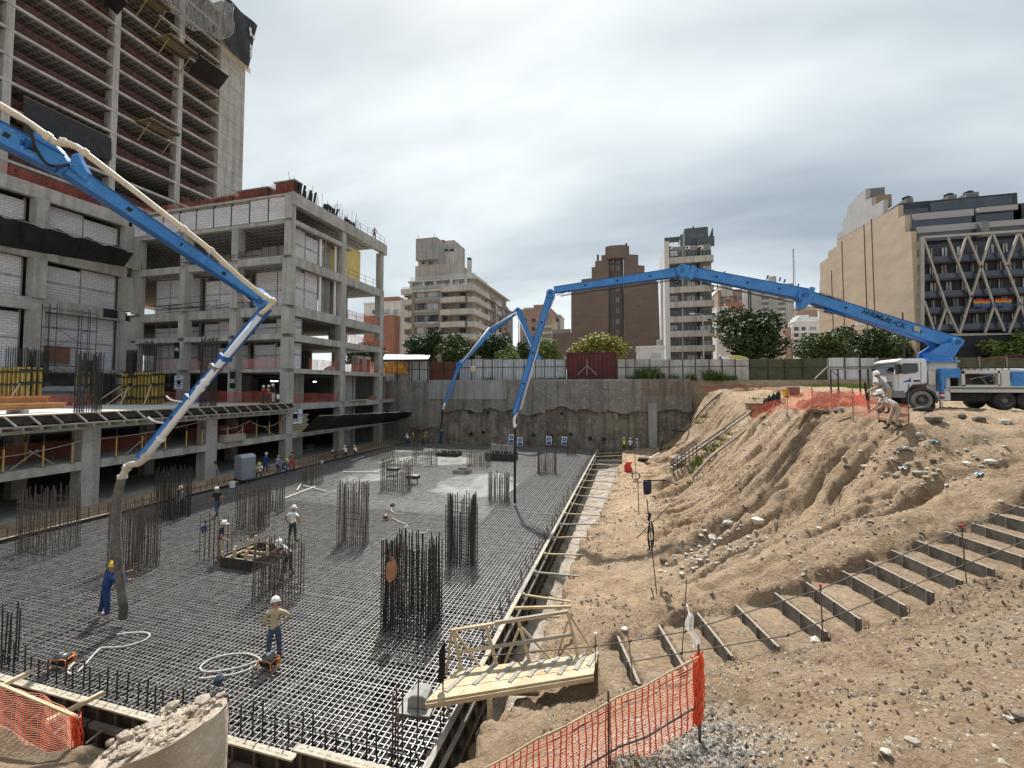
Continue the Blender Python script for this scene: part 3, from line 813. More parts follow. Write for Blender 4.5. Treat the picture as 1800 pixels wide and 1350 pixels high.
# lower levels: walls inside, seen through the openings
for z0, z1 in ((.3, 2.7), (3.2, 5.6), (6.2, 9.5)):
 MB().box(FX - 2.4, FX - 2.2, 39.3, 41.5, z0, z1).build('core_wall', WALLP, pod)
 MB().box(FX - 1.8, FX - 1.6, 47.0, 49.6, z0, z1).build('core_wall', WALLP, pod)
 MB().box(FX - 1.55, FX - 1.4, 49.65, 50.0, z0, z1).build('wall_jamb', WALLP, pod)
 MB().box(-60, -59.7, 7, 57, z0, z1).build('basement_wall', CONC_D, pod)
 MB().box(-60, FX - .6, 55.6, 55.9, z0, z1).build('basement_wall', CONC_D, pod)
MB().box(-58, FX - 9, 50.5, 50.8, 9.9, 13.0).build('core_wall', CONC_D, pod)
# ---------------- left wing facade (X = -57)
for i, z, th in ((3, 9.9, .4), (5, 16.8, 1.2), (6, 21.9, 1.15), (8, 28.1, 1.35)):
 MB().box(BX - .3, BX + .3, -2, FY - .6, z - th, z).build('edge_beam', CONC, pod)
 slab(-75, BX - .32, -2, FY, z - .1, .4)
for y in (11.7, 20.1, 28.5, 36.4):
 for z0, z1 in ((6.3, 9.5), (9.9, 15.6), (16.8, 20.75), (21.9, 26.75)):
  column(BX + .1, y, z0, z1, 1.1, 1.0)
for z0, z1 in ((9.9, 15.6), (16.8, 20.75), (21.9, 26.7)):
 for a, b, n in ((12.4, 19.4, 2), (20.8, 27.8, 2), (29.2, 35.8, 2)):
  panels('y', BX - .7, a, b, z0, z1, n)
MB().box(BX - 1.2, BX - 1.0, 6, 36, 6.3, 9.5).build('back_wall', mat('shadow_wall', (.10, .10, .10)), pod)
BRICKR = brickmat('red_hollow_brick', (.30, .15, .10), (.25, .12, .08), (.22, .19, .17), .35, .19, 'y', .012)
a, b = QX(75, 620, BX - .5), QX(123, 640, BX - .5)
MB().box(BX - .67, BX - .55, a.y, b.y, 10.4, 12.2).build('brick_patch', BRICKR, pod)
MB().box(-62, -61.7, -2, FY, 9.9, 28).build('inner_wall', mat('inner_block', (.22, .22, .23), (.30, .30, .31), scale=.6), pod)

MB().box(-62, -56.75, 36.15, 36.35, 6.3, 28).build('inner_wall', MATS['inner_block'], pod)
# ================================================================ tower
TX = -66.0; TZ0, TDZ = 27.2, 2.95
tow = root('tower_block', 'tall unfinished concrete tower with open floors rising behind the podium', 'building', (-75, 35, 20))
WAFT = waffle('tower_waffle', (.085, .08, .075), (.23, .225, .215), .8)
SLABC = mat('tower_slab', (.35, .345, .33), (.47, .465, .45), scale=.6, stain=(.24, .235, .225))
nfl = 17
cols_y = (-2, 9, 19.4, 29.9, 40.1, 48.6)
for i in range(nfl):
 z = TZ0 + i * TDZ
 o = MB().box(-86, TX, -6, 54.9, z - .30, z).build('floor_slab', SLABC, tow)
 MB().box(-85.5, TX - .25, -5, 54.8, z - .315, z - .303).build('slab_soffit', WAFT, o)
 if i < nfl - 1:
  for y in cols_y:
   if y < 18 and i > 8: continue
   MB().box(TX - 1.35, TX - .04, y - .35, y + .35, z, z + TDZ - .32).build('column', CONC, tow)
MB().box(-84, TX + .05, 54.92, 59.7, 22, TZ0 + nfl * TDZ - 4).build('shear_wall', CONC, tow)
for i in range(nfl - 1):
 z = TZ0 + i * TDZ
 MB().box(TX + .052, TX + .07, 54.9, 59.7, z - .06, z + .04).build('pour_joint', CONC_D, tow)
INB = brickmat('tower_brick', (.21, .115, .09), (.17, .09, .07), (.15, .12, .105), .4, .22, 'y', .02)
for i in range(nfl - 1):
 z = TZ0 + i * TDZ
 for a, b in ((-4, 8), (10, 19.5), (21.5, 30), (32, 40.5), (42.5, 48), (51, 54)):
  if rnd.random() < .72:
   MB().box(-75.2, -75, a + rnd.uniform(0, 2), b - rnd.uniform(0, 2), z, z + TDZ - .32).build('partition', INB, tow)
MB().box(-79, -78.7, -6, 52, 22, TZ0 + nfl * TDZ).build('core_wall', CONC_D, tow)
NETD = netmat('tower_net_shade', (.115, .045, .036), .10, .5)  # orange net with its shade put into the colour as dark red
for i in range(1, nfl - 1):
 z = TZ0 + i * TDZ
 for a, b in ((-5, 8.4), (9.6, 18.9), (20, 29.4), (30.4, 39.6), (40.6, 48.1), (49.1, 54.7)):
  if rnd.random() < .9:
   h = rnd.uniform(1.0, 1.5)
   MB().grid(lambda s, t: (TX - .5 - .12 * math.sin(s * 9 + i), a + s * (b - a), z + .02 + t * (h - .18 * math.sin(s * 3.14))), 8, 1).build('edge_net', NETD, tow)
# white rubble seen against the sky at the tower's right bays
TARP = mat('black_tarp', (.012, .013, .016), (.026, .028, .034), scale=1.5, rough=.6)
ROPE = mat('rope', (.25, .24, .22), (.4, .38, .34), scale=4)
def tarp(name, label, pts, nseg, group=None, wob=.1, ribs=True):
 """shade-cloth sheet on a light pole frame, outline = four corners"""
 a, b, c, d = [Vector(p) for p in pts]
 rt = root(name, label, 'tarp', (a + b) / 2, 0, group)
 nrm = (b - a).cross(d - a).normalized()
 for k in range(nseg):
  s0, s1 = k / nseg, (k + 1) / nseg
  def fn(s, t, s0=s0, s1=s1, k=k):
   q = s0 + (s1 - s0) * s
   lo = a.lerp(b, q); hi = d.lerp(c, q)
   return lo.lerp(hi, t) + nrm * (wob * math.sin(s * math.pi) * math.sin(t * math.pi) * (1 if k % 2 else .5) + .02 * math.sin(q * 37 + t * 5)) + Vector((0, 0, wob * .6 * t * math.sin(q * 31)))
  g_ = MB().grid(fn, 6, 5); g_.sm = True; g_.build('cloth_sheet', TARP, rt)
  if ribs: MB().tube([d.lerp(c, s0), a.lerp(b, s0)], .035, 5).build('frame_pole', DKSTEEL, rt)
 MB().tube([d, c], .03, 5).build('top_rope', ROPE, rt)
 return rt
tarp('shade_cloth', 'row of black shade cloths hanging flat on the lower tower floors', [QX(42, 242, TX + .15), QX(196, 282, TX + .15), QX(196, 243, TX + .15), QX(42, 168, TX + .15)], 4, 'black cloths on the tower')
q1, q2, q3, q4 = QX(331, 128, TX + .1), QX(384, 158, TX + .1), P(403, 134, 66), P(352, 97, 62)
tarp('shade_cloth', 'square black shade cloth tilted outward near the tower top', [q1, q2, q3, q4], 2, 'black cloths on the tower')
q1, q2, q3, q4 = QX(160, -20, TX + .1), QX(206, 27, TX + .1), P(225, 5, 53), P(190, -35, 50)
tarp('shade_cloth', 'black shade cloth tilted outward at the top edge of the photo', [q1, q2, q3, q4], 2, 'black cloths on the tower')
a, b = QX(0, 424, BX + .3), QX(222, 470, BX + .3)
tarp('shade_cloth', 'long sagging black shade cloth leaning out above the second storey beam', [QX(-40, 425, BX + .3), QX(218, 469, BX + .3), P(236, 443, 47.5), P(-42, 366, 36.5)], 8, None, .3)
a = tarp('shade_cloth', 'long black catch net leaning out over the lower storeys toward the pit wall', [QX(530, 760, FX + .15), QX(722, 738, FX + .15), P(724, 723, 61.5), P(560, 731, 43)], 6, None, .25)
tarp('shade_cloth', 'small black cloth on the corner of the left wing', [QX(182, 557, BX + .4), QX(207, 560, BX + .4), QX(207, 545, BX + .4), QX(182, 542, BX + .4)], 1, None, .05)
# wrapped tower head
hd = root('debris_netting', 'black and grey debris netting wrapped round the top corner of the tower', 'netting', (TX, 58, 62))
zt = TZ0 + nfl * TDZ
q = [QX(u, v, TX + .8) for u, v in ((388, 62), (436, 122), (452, 45), (395, -8))]
MB().grid(lambda s, t: (q[0].lerp(q[1], s)).lerp(q[3].lerp(q[2], s), t) + Vector((.25 * math.sin(s * 9) * math.sin(t * 7), 0, 0)), 10, 10).build('black_sheet', TARP, hd)
GNET = netmat('grey_debris_net', (.32, .33, .34), .12, .42)
q_ = [QX(u, v, TX + 1.4) for u, v in ((292, 20), (400, 68), (410, 0), (290, -60))]
def dn(s, t):
 p = (q_[0].lerp(q_[1], s)).lerp(q_[3].lerp(q_[2], s), t)
 return p + Vector((.9 * math.sin(s * 8) * math.sin(t * 4), .4 * math.sin(t * 9), -.9 * (1 - t) * math.sin(s * 3.1) + .4 * math.sin(s * 13)))
g_ = MB().grid(dn, 24, 14); g_.sm = True; g_.build('grey_net', GNET, hd)
rp = MB()
for k in range(9):
 s = k / 8; rp.tube([Vector(dn(s, t / 6)) + Vector((.08, 0, 0)) for t in range(7)], .05, 4)
rp.build('net_rope', ROPE, hd, kind='stuff')
tm = MB(); a, b = QX(390, 82, TX + .9), QX(440, 122, TX + .9)
for k in range(3): tm.bar(a + Vector((0, 0, -.35 * k)), b + Vector((0, 0, -.35 * k)), .16, .12)
tm.build('timber_edge', WOOD, hd)
ht = MB()
for u, v in ((441, 60), (440, 52), (441, 82), (441, 90), (441, 98), (446, 66)):
 c = QX(u, v, TX + .95); ht.box(c.x, c.x + .05, c.y - .22, c.y + .22, c.z - .35, c.z + .35)
ht.build('pale_tear', mat('pale_tear', (.6, .62, .64)), hd)
# timber landing platforms hung outside the tower
def landing(label, u0, v0, u1, v1, rail=True):
 a, b = QX(u0, v0, TX), QX(u1, v1, TX)
 z = (a.z + b.z) / 2; y0, y1 = a.y, b.y
 rt = root('landing_platform', label, 'platform', (TX + 1, (y0 + y1) / 2, z), 0, 'timber landing platforms on the tower')
 for k in range(12):
  y = y0 + (y1 - y0) * k / 11; MB().box(TX - .5, TX + 3.0, y - .07, y + .07, z - .12, z).build('joist', mat('old_joist', (.20, .155, .08), (.30, .24, .13), scale=3), rt)
 MB().box(TX - .4, TX + .0 + 3.0, y0, y1, z + .005, z + .06).build('deck', WOODG, rt)
 for x in (TX + .4, TX + 2.6): MB().box(x - .08, x + .08, y0 - .1, y1 + .1, z - .34, z - .125).build('bearer', DKSTEEL, rt)
 for y in (y0 + .3, y1 - .3):
  MB().bar((TX + 2.4, y, z - .3), (TX + .05, y, z - 2.6), .1).build('strut', MATS['old_joist'], rt)
  if rail: MB().bar((TX + 2.9, y, z), (TX + 2.9, y, z + 1.1), .06).build('rail_post', DKSTEEL, rt)
 if rail: MB().bar((TX + 2.9, y0, z + 1.05), (TX + 2.9, y1, z + 1.05), .05).build('guard_rail', WHITE, rt)
landing('yellow timber landing platform hanging below the middle tower floors', 238, 212, 290, 242)
landing('yellow timber landing platform hanging near the upper tower floors', 272, 68, 320, 100)
landing('yellow timber landing platform cut by the top edge of the photo', 236, -5, 275, 22)
# ================================================================ raised working platform in front of the building
PZ = 6.3
NEWC = mat('new_slab', (.50, .50, .49), (.62, .62, .60), scale=.5, rough=.8, c3=(.40, .395, .385))
plat = root('working_platform', 'bright new concrete deck with timber formwork edge above the lower storeys', 'platform', (FX, 16, 5.6))
MB().box(-56.4, FX + .45, -3, FY + .2, PZ - .3, PZ).build('deck_slab', NEWC, plat)
e_ = MB().box(FX + .452, FX + .50, -3, FY + .1, PZ - .42, PZ + .02); e_.build('edge_form', PLY, plat)
y = -2.0
while y < FY:
 a = Vector((FX + .56, y, PZ + .04)); b = Vector((FX + .95, y + .34, PZ - .52))
 MB().bar(a, b, .11, .06, (0, 1, 0)).build('form_brace', WOODG, plat)
 y += rnd.uniform(1.0, 1.25)
MB().box(FX + .86, FX + 1.0, -3, FY, PZ - .62, PZ - .54).build('form_ledger', WOODG, plat)
MB().box(FX + .46, FX + .6, -3, FY + .1, PZ + .02, PZ + .09).build('form_top_rail', WOOD, plat)
y = -1.8
while y < FY - .3:
 MB().box(FX - 2.2, FX + 1.1, y - .05, y + .05, PZ - .82, PZ - .63).build('joist', WOODG, plat)
 y += rnd.uniform(.75, .95)
MB().box(FX + .35, FX + .5, -3, FY, PZ - 1.0, PZ - .83).build('bearer', WOODG, plat)
PROP = mat('prop_yellow', (.42, .27, .06), (.55, .37, .10), scale=3, rough=.6)
# steel props under the deck
def prop(x, y, z0, z1, label, grp):
 rt = root('steel_prop', label, 'prop', (x, y, z0), 0, grp)
 zm = z0 + (z1 - z0) * .62
 MB().tube([(x, y, z0), (x, y, zm)], .045, 6).build('outer_tube', PROP, rt)
 MB().tube([(x, y, zm), (x, y, z1)], .03, 6).build('inner_tube', DKSTEEL, rt)
 MB().lathe((x, y, zm - .1), [(.065, 0), (.065, .2)], 8).build('collar', DKSTEEL, rt)
 for z in (z0, z1 - .012): MB().box(x - .09, x + .09, y - .09, y + .09, z, z + .012).build('end_plate', DKSTEEL, rt)
ORD = ('first', 'second', 'third', 'fourth', 'fifth', 'sixth', 'seventh', 'eighth', 'ninth', 'tenth', 'eleventh', 'twelfth', 'thirteenth', 'last')
for k, y in enumerate((14.2, 15.9, 17.6, 19.0, 21.4, 23.0, 24.6, 26.2, 27.5, 29.8, 31.3, 32.8, 34.3, 35.7)):
 prop(FX + .2, y, 3.23, PZ - .83, ORD[k] + ' yellow prop from the left in the front row under the deck', 'front row of props')
for k, y in enumerate((15.2, 18.4, 22.2, 25.4, 30.6, 33.6)):
 prop(FX - 3.0, y, 3.21, PZ - .83, ORD[k] + ' yellow prop from the left in the deeper row under the deck', 'inner row of props')
for k, (y, s) in enumerate(((16.2, 1), (18.2, -1), (22.0, 1), (30.2, 1), (34.9, -1))):
 MB().bar((FX + .1, y, 3.28), (FX + .1, y + s * 1.2, 4.3), .05).build('timber_brace', WOODG, None, False, ORD[k] + ' grey timber brace from the left leaning under the deck', 'brace', 'braces under the deck')
# rope sagging along the open edge
for n_, (pts, lab) in enumerate((([(14, 4.15), (19.5, 4.6), (28.0, 5.3)], 'pale rope sagging along the open storey left of the boom'), ([(29, 4.4), (32, 4.9), (34.2, 4.2), (36.4, 5.2)], 'pale rope slung along the open storey right of the boom'))):
 ro = []
 for (y0, z0), (y1, z1) in zip(pts[:-1], pts[1:]):
  for k in range(9):
   t = k / 8; ro.append((FX + .3, y0 + (y1 - y0) * t, z0 + (z1 - z0) * t - .9 * t * (1 - t)))
 MB().tube(ro, .025, 4).build('guard_rope', ROPE, None, False, lab, 'rope')

NET = netmat('orange_net', (.45, .095, .055), .055, .4)
NETF = netmat('orange_net_shade', (.33, .075, .05), .16, .45)  # dull red carries the shade on these nets in its colour
def net(label, pts, h, m=NET, post=True, group=None, name='safety_net', sag=.08, nseg=10):
 """plastic fence strung between posts; pts = foot points"""
 pts = [Vector(p) for p in pts]
 rt = root(name, label, 'safety net', pts[0], 0, group)
 for a, b in zip(pts[:-1], pts[1:]):
  L = (b - a).length; nrm = Vector((-(b - a).y, (b - a).x, 0)).normalized()
  ph = rnd.uniform(0, 6)
  def fn(s, t):
   return a.lerp(b, s) + Vector((0, 0, .03 + t * (h - sag * math.sin(s * math.pi) + .05 * math.sin(s * 9 + ph)))) + nrm * (.07 * math.sin(s * L * 2.1 + ph + t * 2))
  MB().grid(fn, max(4, int(L * 1.5)), 3).build('net_sheet', m, rt)
 if post:
  for p in pts: MB().tube([p - Vector((0, 0, .15)), p + Vector((0, 0, h + .12))], .018, 5).build('post', RUST, rt)
 return rt
net('orange net along the inner storey behind the left props', [(FX - 3.2, 13, 3.21), (FX - 3.2, 20, 3.21), (FX - 3.2, 27.5, 3.21)], 1.15, NETF)
net('orange net along the inner storey behind the right props', [(FX - 3.2, 28.9, 3.21), (FX - 3.2, 36.2, 3.21)], 1.2, NETF)
net('orange net on the deck behind the brown beams', [(-42.5, 14, PZ), (-42.5, 19.5, PZ), (-42.8, 25.2, PZ)], 1.15, NET)
net('long orange net across the back of the new deck', [(-55.5, 34.5, PZ), (-50, 35.4, PZ), (-45, 35.8, PZ), (-40, 36.1, PZ), (FX - .9, 36.2, PZ)], 1.25, NET)
net('pale orange net on the slab in front of the white block wall', [(-55.6, FY + .55, 9.92), (-49, FY + .55, 9.92), (-41.8, FY + .55, 9.92), (FX - .8, FY + .55, 9.92)], 1.1, netmat('faded_net', (.62, .25, .22), .1, .40))
net('orange net in the opening beside the corner column', [(FX + .02, 39.6, 9.95), (FX + .02, 44.7, 9.95)], 1.15, NET)
net('orange net in the opening of the last bay, with bags behind', [(FX + .02, 45.9, 9.95), (FX + .02, 53.1, 9.95)], 1.05, NET)
net('orange net at the open storey level with the new deck', [(FX + .02, 37.5, 6.23), (FX + .02, 44.7, 6.23)], 1.1, NETF)
net('orange net around rubble at the far end of the frame', [(FX + .02, 54.3, 9.95), (FX + .02, 57, 9.95)], 1.2, NET)
net('thin orange net along the fifth storey edge', [(FX + .05, 46, 16.55), (FX + .05, 53.2, 16.55)], 1.0, netmat('thin_net', (.6, .16, .10), .16, .40))
net('thin orange net along the fourth storey edge', [(FX + .05, 45.9, 13.55), (FX + .05, 53.2, 13.55), (FX + .05, 56.5, 13.55)], 1.1, MATS['thin_net'])
net('orange net tangled along the roof edge of the left wing', [(BX + .1, 18, 28.12), (BX + .1, 24, 28.12), (BX + .1, 30, 28.12), (BX + .1, 36, 28.12)], 1.15, NETF)
net('red net fence along the roof of the white parapet', [(-56.5, FY + .4, 28.3), (-50, FY + .4, 28.3), (-46.2, FY + .4, 28.3)], 1.0, NETF)
for k, (x0, x1) in enumerate(((-45.6, -42.6), (-41.9, -37.8), (-36.9, -34.4))):
 rt = root('form_stack', ('low', 'middle', 'corner')[k] + ' stack of dark form panels wrapped in red net on the roof', 'form panels', ((x0 + x1) / 2, FY + 1, 28.3), 0, 'form panel stacks on the roof')
 h = (1.0, 1.35, 1.7)[k]
 for j in range(7):
  MB().box(x0 + j * (x1 - x0) / 7 + .03, x0 + (j + 1) * (x1 - x0) / 7 - .05, FY + .6, FY + 1.6, 28.3, 28.3 + h * rnd.uniform(.85, 1.0)).build('form_panel', PLY, rt)
 MB().grid(lambda s, t: (x0 - .2 + s * (x1 - x0 + .4), FY + .35 - .15 * t, 28.32 + t * h * .8), 6, 2).build('net_sheet', NETF, rt)
 MB().box(x0 - .2, x1 + .1, FY + .5, FY + 1.7, 28.3 + h + .0, 28.3 + h + .15).build('top_panel', CONC_D, rt)
for k, (y0, y1) in enumerate(((37.6, 41.0), (42.2, 44.6), (46, 48.4))):
 rt = root('form_stack', ('tall', 'shorter', 'low')[k] + ' row of upright dark form panels along the roof side edge', 'form panels', (FX - .8, y0, 28.42), 0, 'upright panels along the roof edge')
 h = (1.6, 1.3, .9)[k]
 for j in range(8):
  y = y0 + (y1 - y0) * j / 8
  MB().bar((FX - .6, y, 28.42), (FX - .45 + rnd.uniform(-.3, .25), y + .05, 28.42 + h * rnd.uniform(.75, 1.05)), .28, .09, (0, 1, 0)).build('form_panel', PLY, rt)
# starter bars and rails on the roof
sb = MB()
for k in range(46):
 y = rnd.uniform(37, 50); x = FX - rnd.uniform(.2, 1.6); h = rnd.uniform(1.0, 2.4)
 sb.bar((x, y, 28.42), (x + rnd.uniform(-.25, .25), y + rnd.uniform(-.25, .25), 28.42 + h), .03)
for k in range(30):
 x = rnd.uniform(-56, -35); sb.bar((x, FY + .3, 28.3), (x + rnd.uniform(-.4, .4), FY + .3 + rnd.uniform(-.6, .2), 29.6), .03)
sb.build('starter_bars', RUST, pod, kind='stuff')
rr = root('guard_rail', 'thin pipe guard rail at the far corner of the roof', 'guard rail', (FX, 52, 28.42))
for y in (48.6, 50.2, 51.8, 53.2, 54.3): MB().tube([(FX, y, 28.42), (FX, y, 29.5)], .025, 5).build('post', DKSTEEL, rr)
for z in (28.95, 29.45): MB().tube([(FX, 48.6, z), (FX, 54.3, z)], .02, 5).build('rail', DKSTEEL, rr)
for lv, lab in ((6, 'sixth'), (5, 'fifth')):
 z = LV[lv] + .02
 rr = root('guard_rail', 'light rail with mesh along the open %s storey' % lab, 'guard rail', (FX, 50, z))
 for y in (46.2, 48, 49.8, 51.6, 53.1): MB().tube([(FX + .02, y, z), (FX + .02, y, z + 1.1)], .025, 5).build('post', DKSTEEL, rr)
 for h in (.55, 1.05): MB().tube([(FX + .02, 46.2, z + h), (FX + .02, 53.1, z + h)], .02, 5).build('rail', DKSTEEL, rr)
# loose bars and boards on the front ledges
for z, lab in ((21.75, 'upper'), (16.55, 'middle')):
 rt = root('loose_bars', 'bundle of dark bars and boards lying along the %s front ledge' % lab, 'steel bars', (-45, FY + .5, z))
 for k in range(16):
  x = rnd.uniform(-55, -41); yy = FY + rnd.uniform(-.6, .9); MB().bar((x, yy, z + .08 + .04 * k), (x + rnd.uniform(3, 6), yy + rnd.uniform(-.7, .4), z + .1 + .05 * k), .05).build('bar', DKSTEEL, rt)
 for k in range(9):
  x = -55.5 + k * 2.3; MB().tube([(x, FY + .1, z), (x, FY + .1, z + 1.1)], .02, 5).build('post', DKSTEEL, rt)
# column formwork (yellow timber beams) on the deck
FORMY = mat('yellow_form_beam', (.36, .25, .06), (.50, .365, .11), scale=2.5, rough=.7, c3=(.25, .18, .06))
def colform(c, w, d, h, label, cage_h=2.2):
 rt = root('column_form', label, 'column form', c, R(12), 'yellow column forms on the deck')
 nb = max(3, int(w / .32))
 for sy in (-1, 1):
  for k in range(nb):
   x = -w / 2 + (k + .5) * w / nb
   MB().box(x - .055, x + .055, sy * d / 2 - .09, sy * d / 2 + .09, .05, h * rnd.uniform(.97, 1.0)).build('form_beam', FORMY, rt, True)
 nd = max(2, int(d / .35))
 for sx in (-1, 1):
  for k in range(nd):
   y = -d / 2 + (k + .5) * d / nd
   MB().box(sx * w / 2 - .09, sx * w / 2 + .09, y - .055, y + .055, .05, h * rnd.uniform(.97, 1.0)).build('form_beam', FORMY, rt, True)
 MB().box(-w / 2 + .1, w / 2 - .1, -d / 2 + .1, d / 2 - .1, .05, h - .05).build('form_sheet', PLY, rt, True)
 for z in (.5, h * .55, h * .85):
  for sy in (-1, 1): MB().box(-w / 2 - .6, w / 2 + .6, sy * (d / 2 + .12) - .05, sy * (d / 2 + .12) + .05, z, z + .14).build('waler', DKSTEEL, rt, True)
  for sx in (-1, 1): MB().box(sx * (w / 2 + .12) - .05, sx * (w / 2 + .12) + .05, -d / 2 - .5, d / 2 + .5, z + .15, z + .29).build('waler', DKSTEEL, rt, True)
 for sx, sy in ((1, -1), (-1, -1)):
  MB().bar((sx * w * .4, sy * (d / 2 + .15), h * .6), (sx * (w * .4 + 1.0), sy * (d / 2 + 1.9), .03), .08).build('raking_prop', WOOD, rt, True)
 cg = MB()
 for k in range(10):
  for sy in (-1, 1):
   x = -w / 2 + .2 + k * (w - .4) / 9; cg.bar((x, sy * (d / 2 - .2), h - .1), (x, sy * (d / 2 - .2), h + cage_h * rnd.uniform(.9, 1)), .045)
 cg.build('starter_bars', DKSTEEL, rt, True, kind='stuff')
def at_x(u, x, z):
 s = slope(u, 700); t = x / s.x; return Vector((x, s.y * t, z))
colform(at_x(36, -47.5, PZ), 2.2, 1.2, 3.3, 'wide yellow timber column form near the left edge', 1.6)
colform(at_x(150, -50, PZ), 1.0, .9, 3.1, 'narrow yellow timber column form standing alone mid deck', 1.2)
colform(at_x(229, -47, PZ), 1.0, .9, 3.0, 'lower left one of the two paired yellow column forms', 2.4)
colform(at_x(262, -45.5, PZ), 2.1, 1.1, 3.2, 'wide right one of the two paired yellow column forms', 3.0)
def cage(c, w, d, h, label, nb=8, nd=4, m=RUST, hoop=.25, r=.018, group=None, top=.25, rz=0.0, seed=1, zmin=-.05):
 q = random.Random(seed)
 rt = root('rebar_cage', label, 'rebar cage', c, rz, group)
 vb = MB()
 for i in range(nb):
  for s in (-1, 1):
   x = -w / 2 + w * i / (nb - 1) + q.gauss(0, .012)
   t = h - (q.uniform(0, top) if q.random() < .8 else q.uniform(0, top * 3))
   vb.bar((x, s * d / 2, zmin), (x + q.gauss(0, .03), s * d / 2 + q.gauss(0, .03), t), r * 2)
 for j in range(1, nd - 1):
  for s in (-1, 1):
   y = -d / 2 + d * j / (nd - 1); t = h - q.uniform(0, top)
   vb.bar((s * w / 2, y, zmin), (s * w / 2 + q.gauss(0, .02), y, t), r * 2)
 vb.build('vertical_bars', m, rt, True, kind='stuff')
 hp = MB(); z = .15
 while z < h - top * 1.4:
  e = .02
  for p_, q_ in (((-w / 2 - e, -d / 2 - e), (w / 2 + e, -d / 2 - e)), ((w / 2 + e, -d / 2 - e), (w / 2 + e, d / 2 + e)), ((w / 2 + e, d / 2 + e), (-w / 2 - e, d / 2 + e)), ((-w / 2 - e, d / 2 + e), (-w / 2 - e, -d / 2 - e))):
   zz_ = z + q.gauss(0, .015); hp.bar((*p_, zz_), (*q_, zz_ + q.gauss(0, .01)), r * 1.1)
  z += hoop
 hp.build('hoops', m, rt, True, kind='stuff')
 return rt
cage((FX - .5, 20.1, PZ), .95, .95, 4.1, 'dark rebar cage rising from the deck edge at left', 9, 8, DKSTEEL, .16, .016, 'column cages on the deck')
cage((FX - .5, 28.5, PZ), .85, .85, 6.0, 'tall dark rebar cage rising from the deck edge behind the boom', 8, 7, DKSTEEL, .2, .016, 'column cages on the deck')
for n_, (u, x, h) in enumerate(((64, -53, 5.2), (188, -49, 3.2))):
 cage(at_x(u, x, PZ), 1.1, .9, h, ('tall bundle of starter bars beside the left yellow form', 'short rebar cage behind the deck edge cage')[n_], 9, 6, DKSTEEL, .5, .018, 'column cages on the deck')
# brown beams lying on the deck
BEAM = mat('brown_beam', (.35, .17, .07), (.46, .25, .11), scale=2, rough=.6)
for k, (x, z, y1) in enumerate(((-37.2, PZ + .25, 20.4), (-37.9, PZ + .25, 20.6), (-37.6, PZ + .68, 19.7))):
 rt = root('steel_beam', ('front', 'rear', 'upper')[k] + ' one of the brown beams lying on the deck', 'beam', (x, 15, z), 0, 'brown beams on the deck')
 for dz in (0, .32): MB().box(x - .16, x + .16, 6, y1, z + dz, z + dz + .07).build('flange', BEAM, rt)
 MB().box(x - .05, x + .05, 6, y1 - .02, z + .07, z + .32).build('web', BEAM, rt)
for k, y in enumerate((9, 12.5, 15.5, 18.2)):
 MB().box(-38.4, -36.7, y - .12, y + .12, PZ, PZ + .25).build('sleeper', WOODG, None, False, ORD[k] + ' grey timber sleeper from the left under the brown beams', 'timber', 'sleepers under the brown beams')
# grey machine with rounded hood on the deck
c = at_x(112, -50.5, PZ); rt = root('generator', 'dark grey generator with a rounded hood on the deck', 'generator', c, R(10))
MB().box(-1.5, 1.5, -.7, .7, .25, 1.3).build('body', mat('machine_grey', (.09, .105, .125), (.12, .135, .155), scale=2, rough=.5), rt, True)
MB().prism([(-1.55, -.75, 1.305), (1.55, -.75, 1.305), (1.45, -.75, 1.55), (.9, -.75, 1.75), (-.9, -.75, 1.75), (-1.45, -.75, 1.55)], (0, 1.5, 0)).build('hood', mat('machine_hood', (.22, .24, .26), (.27, .29, .31), rough=.4, scale=2), rt, True)
for sx in (-1, 1): MB().box(sx * 1.1 - .1, sx * 1.1 + .1, -.6, .6, 0, .25).build('skid', DKSTEEL, rt, True)
# frame scaffold against the left wing
sf = root('scaffold', 'thin tube scaffold frames against the left wing wall', 'scaffold', (BX + 1.5, 31, PZ))
ys_ = [QX(u, 600, BX + 1.5).y for u in (78, 92, 148, 163)]
for y in ys_:
 for x in (BX + 1.0, BX + 2.0): MB().tube([(x, y, PZ), (x, y, 16.2)], .03, 5).build('standard', DKSTEEL, sf)
for z in (8.2, 10.1, 12, 13.9, 15.8):
 for x in (BX + 1.0, BX + 2.0): MB().tube([(x, ys_[0], z), (x, ys_[-1], z)], .025, 5).build('ledger', DKSTEEL, sf)
 for y in ys_: MB().tube([(BX + 1, y, z), (BX + 2, y, z)], .025, 5).build('transom', DKSTEEL, sf)
for z in (8.2, 12): MB().tube([(BX + 2, ys_[1], z), (BX + 2, ys_[2], z + 1.9)], .02, 5).build('diagonal', DKSTEEL, sf); MB().tube([(BX + 2, ys_[2], z), (BX + 2, ys_[1], z + 1.9)], .02, 5).build('diagonal', DKSTEEL, sf)
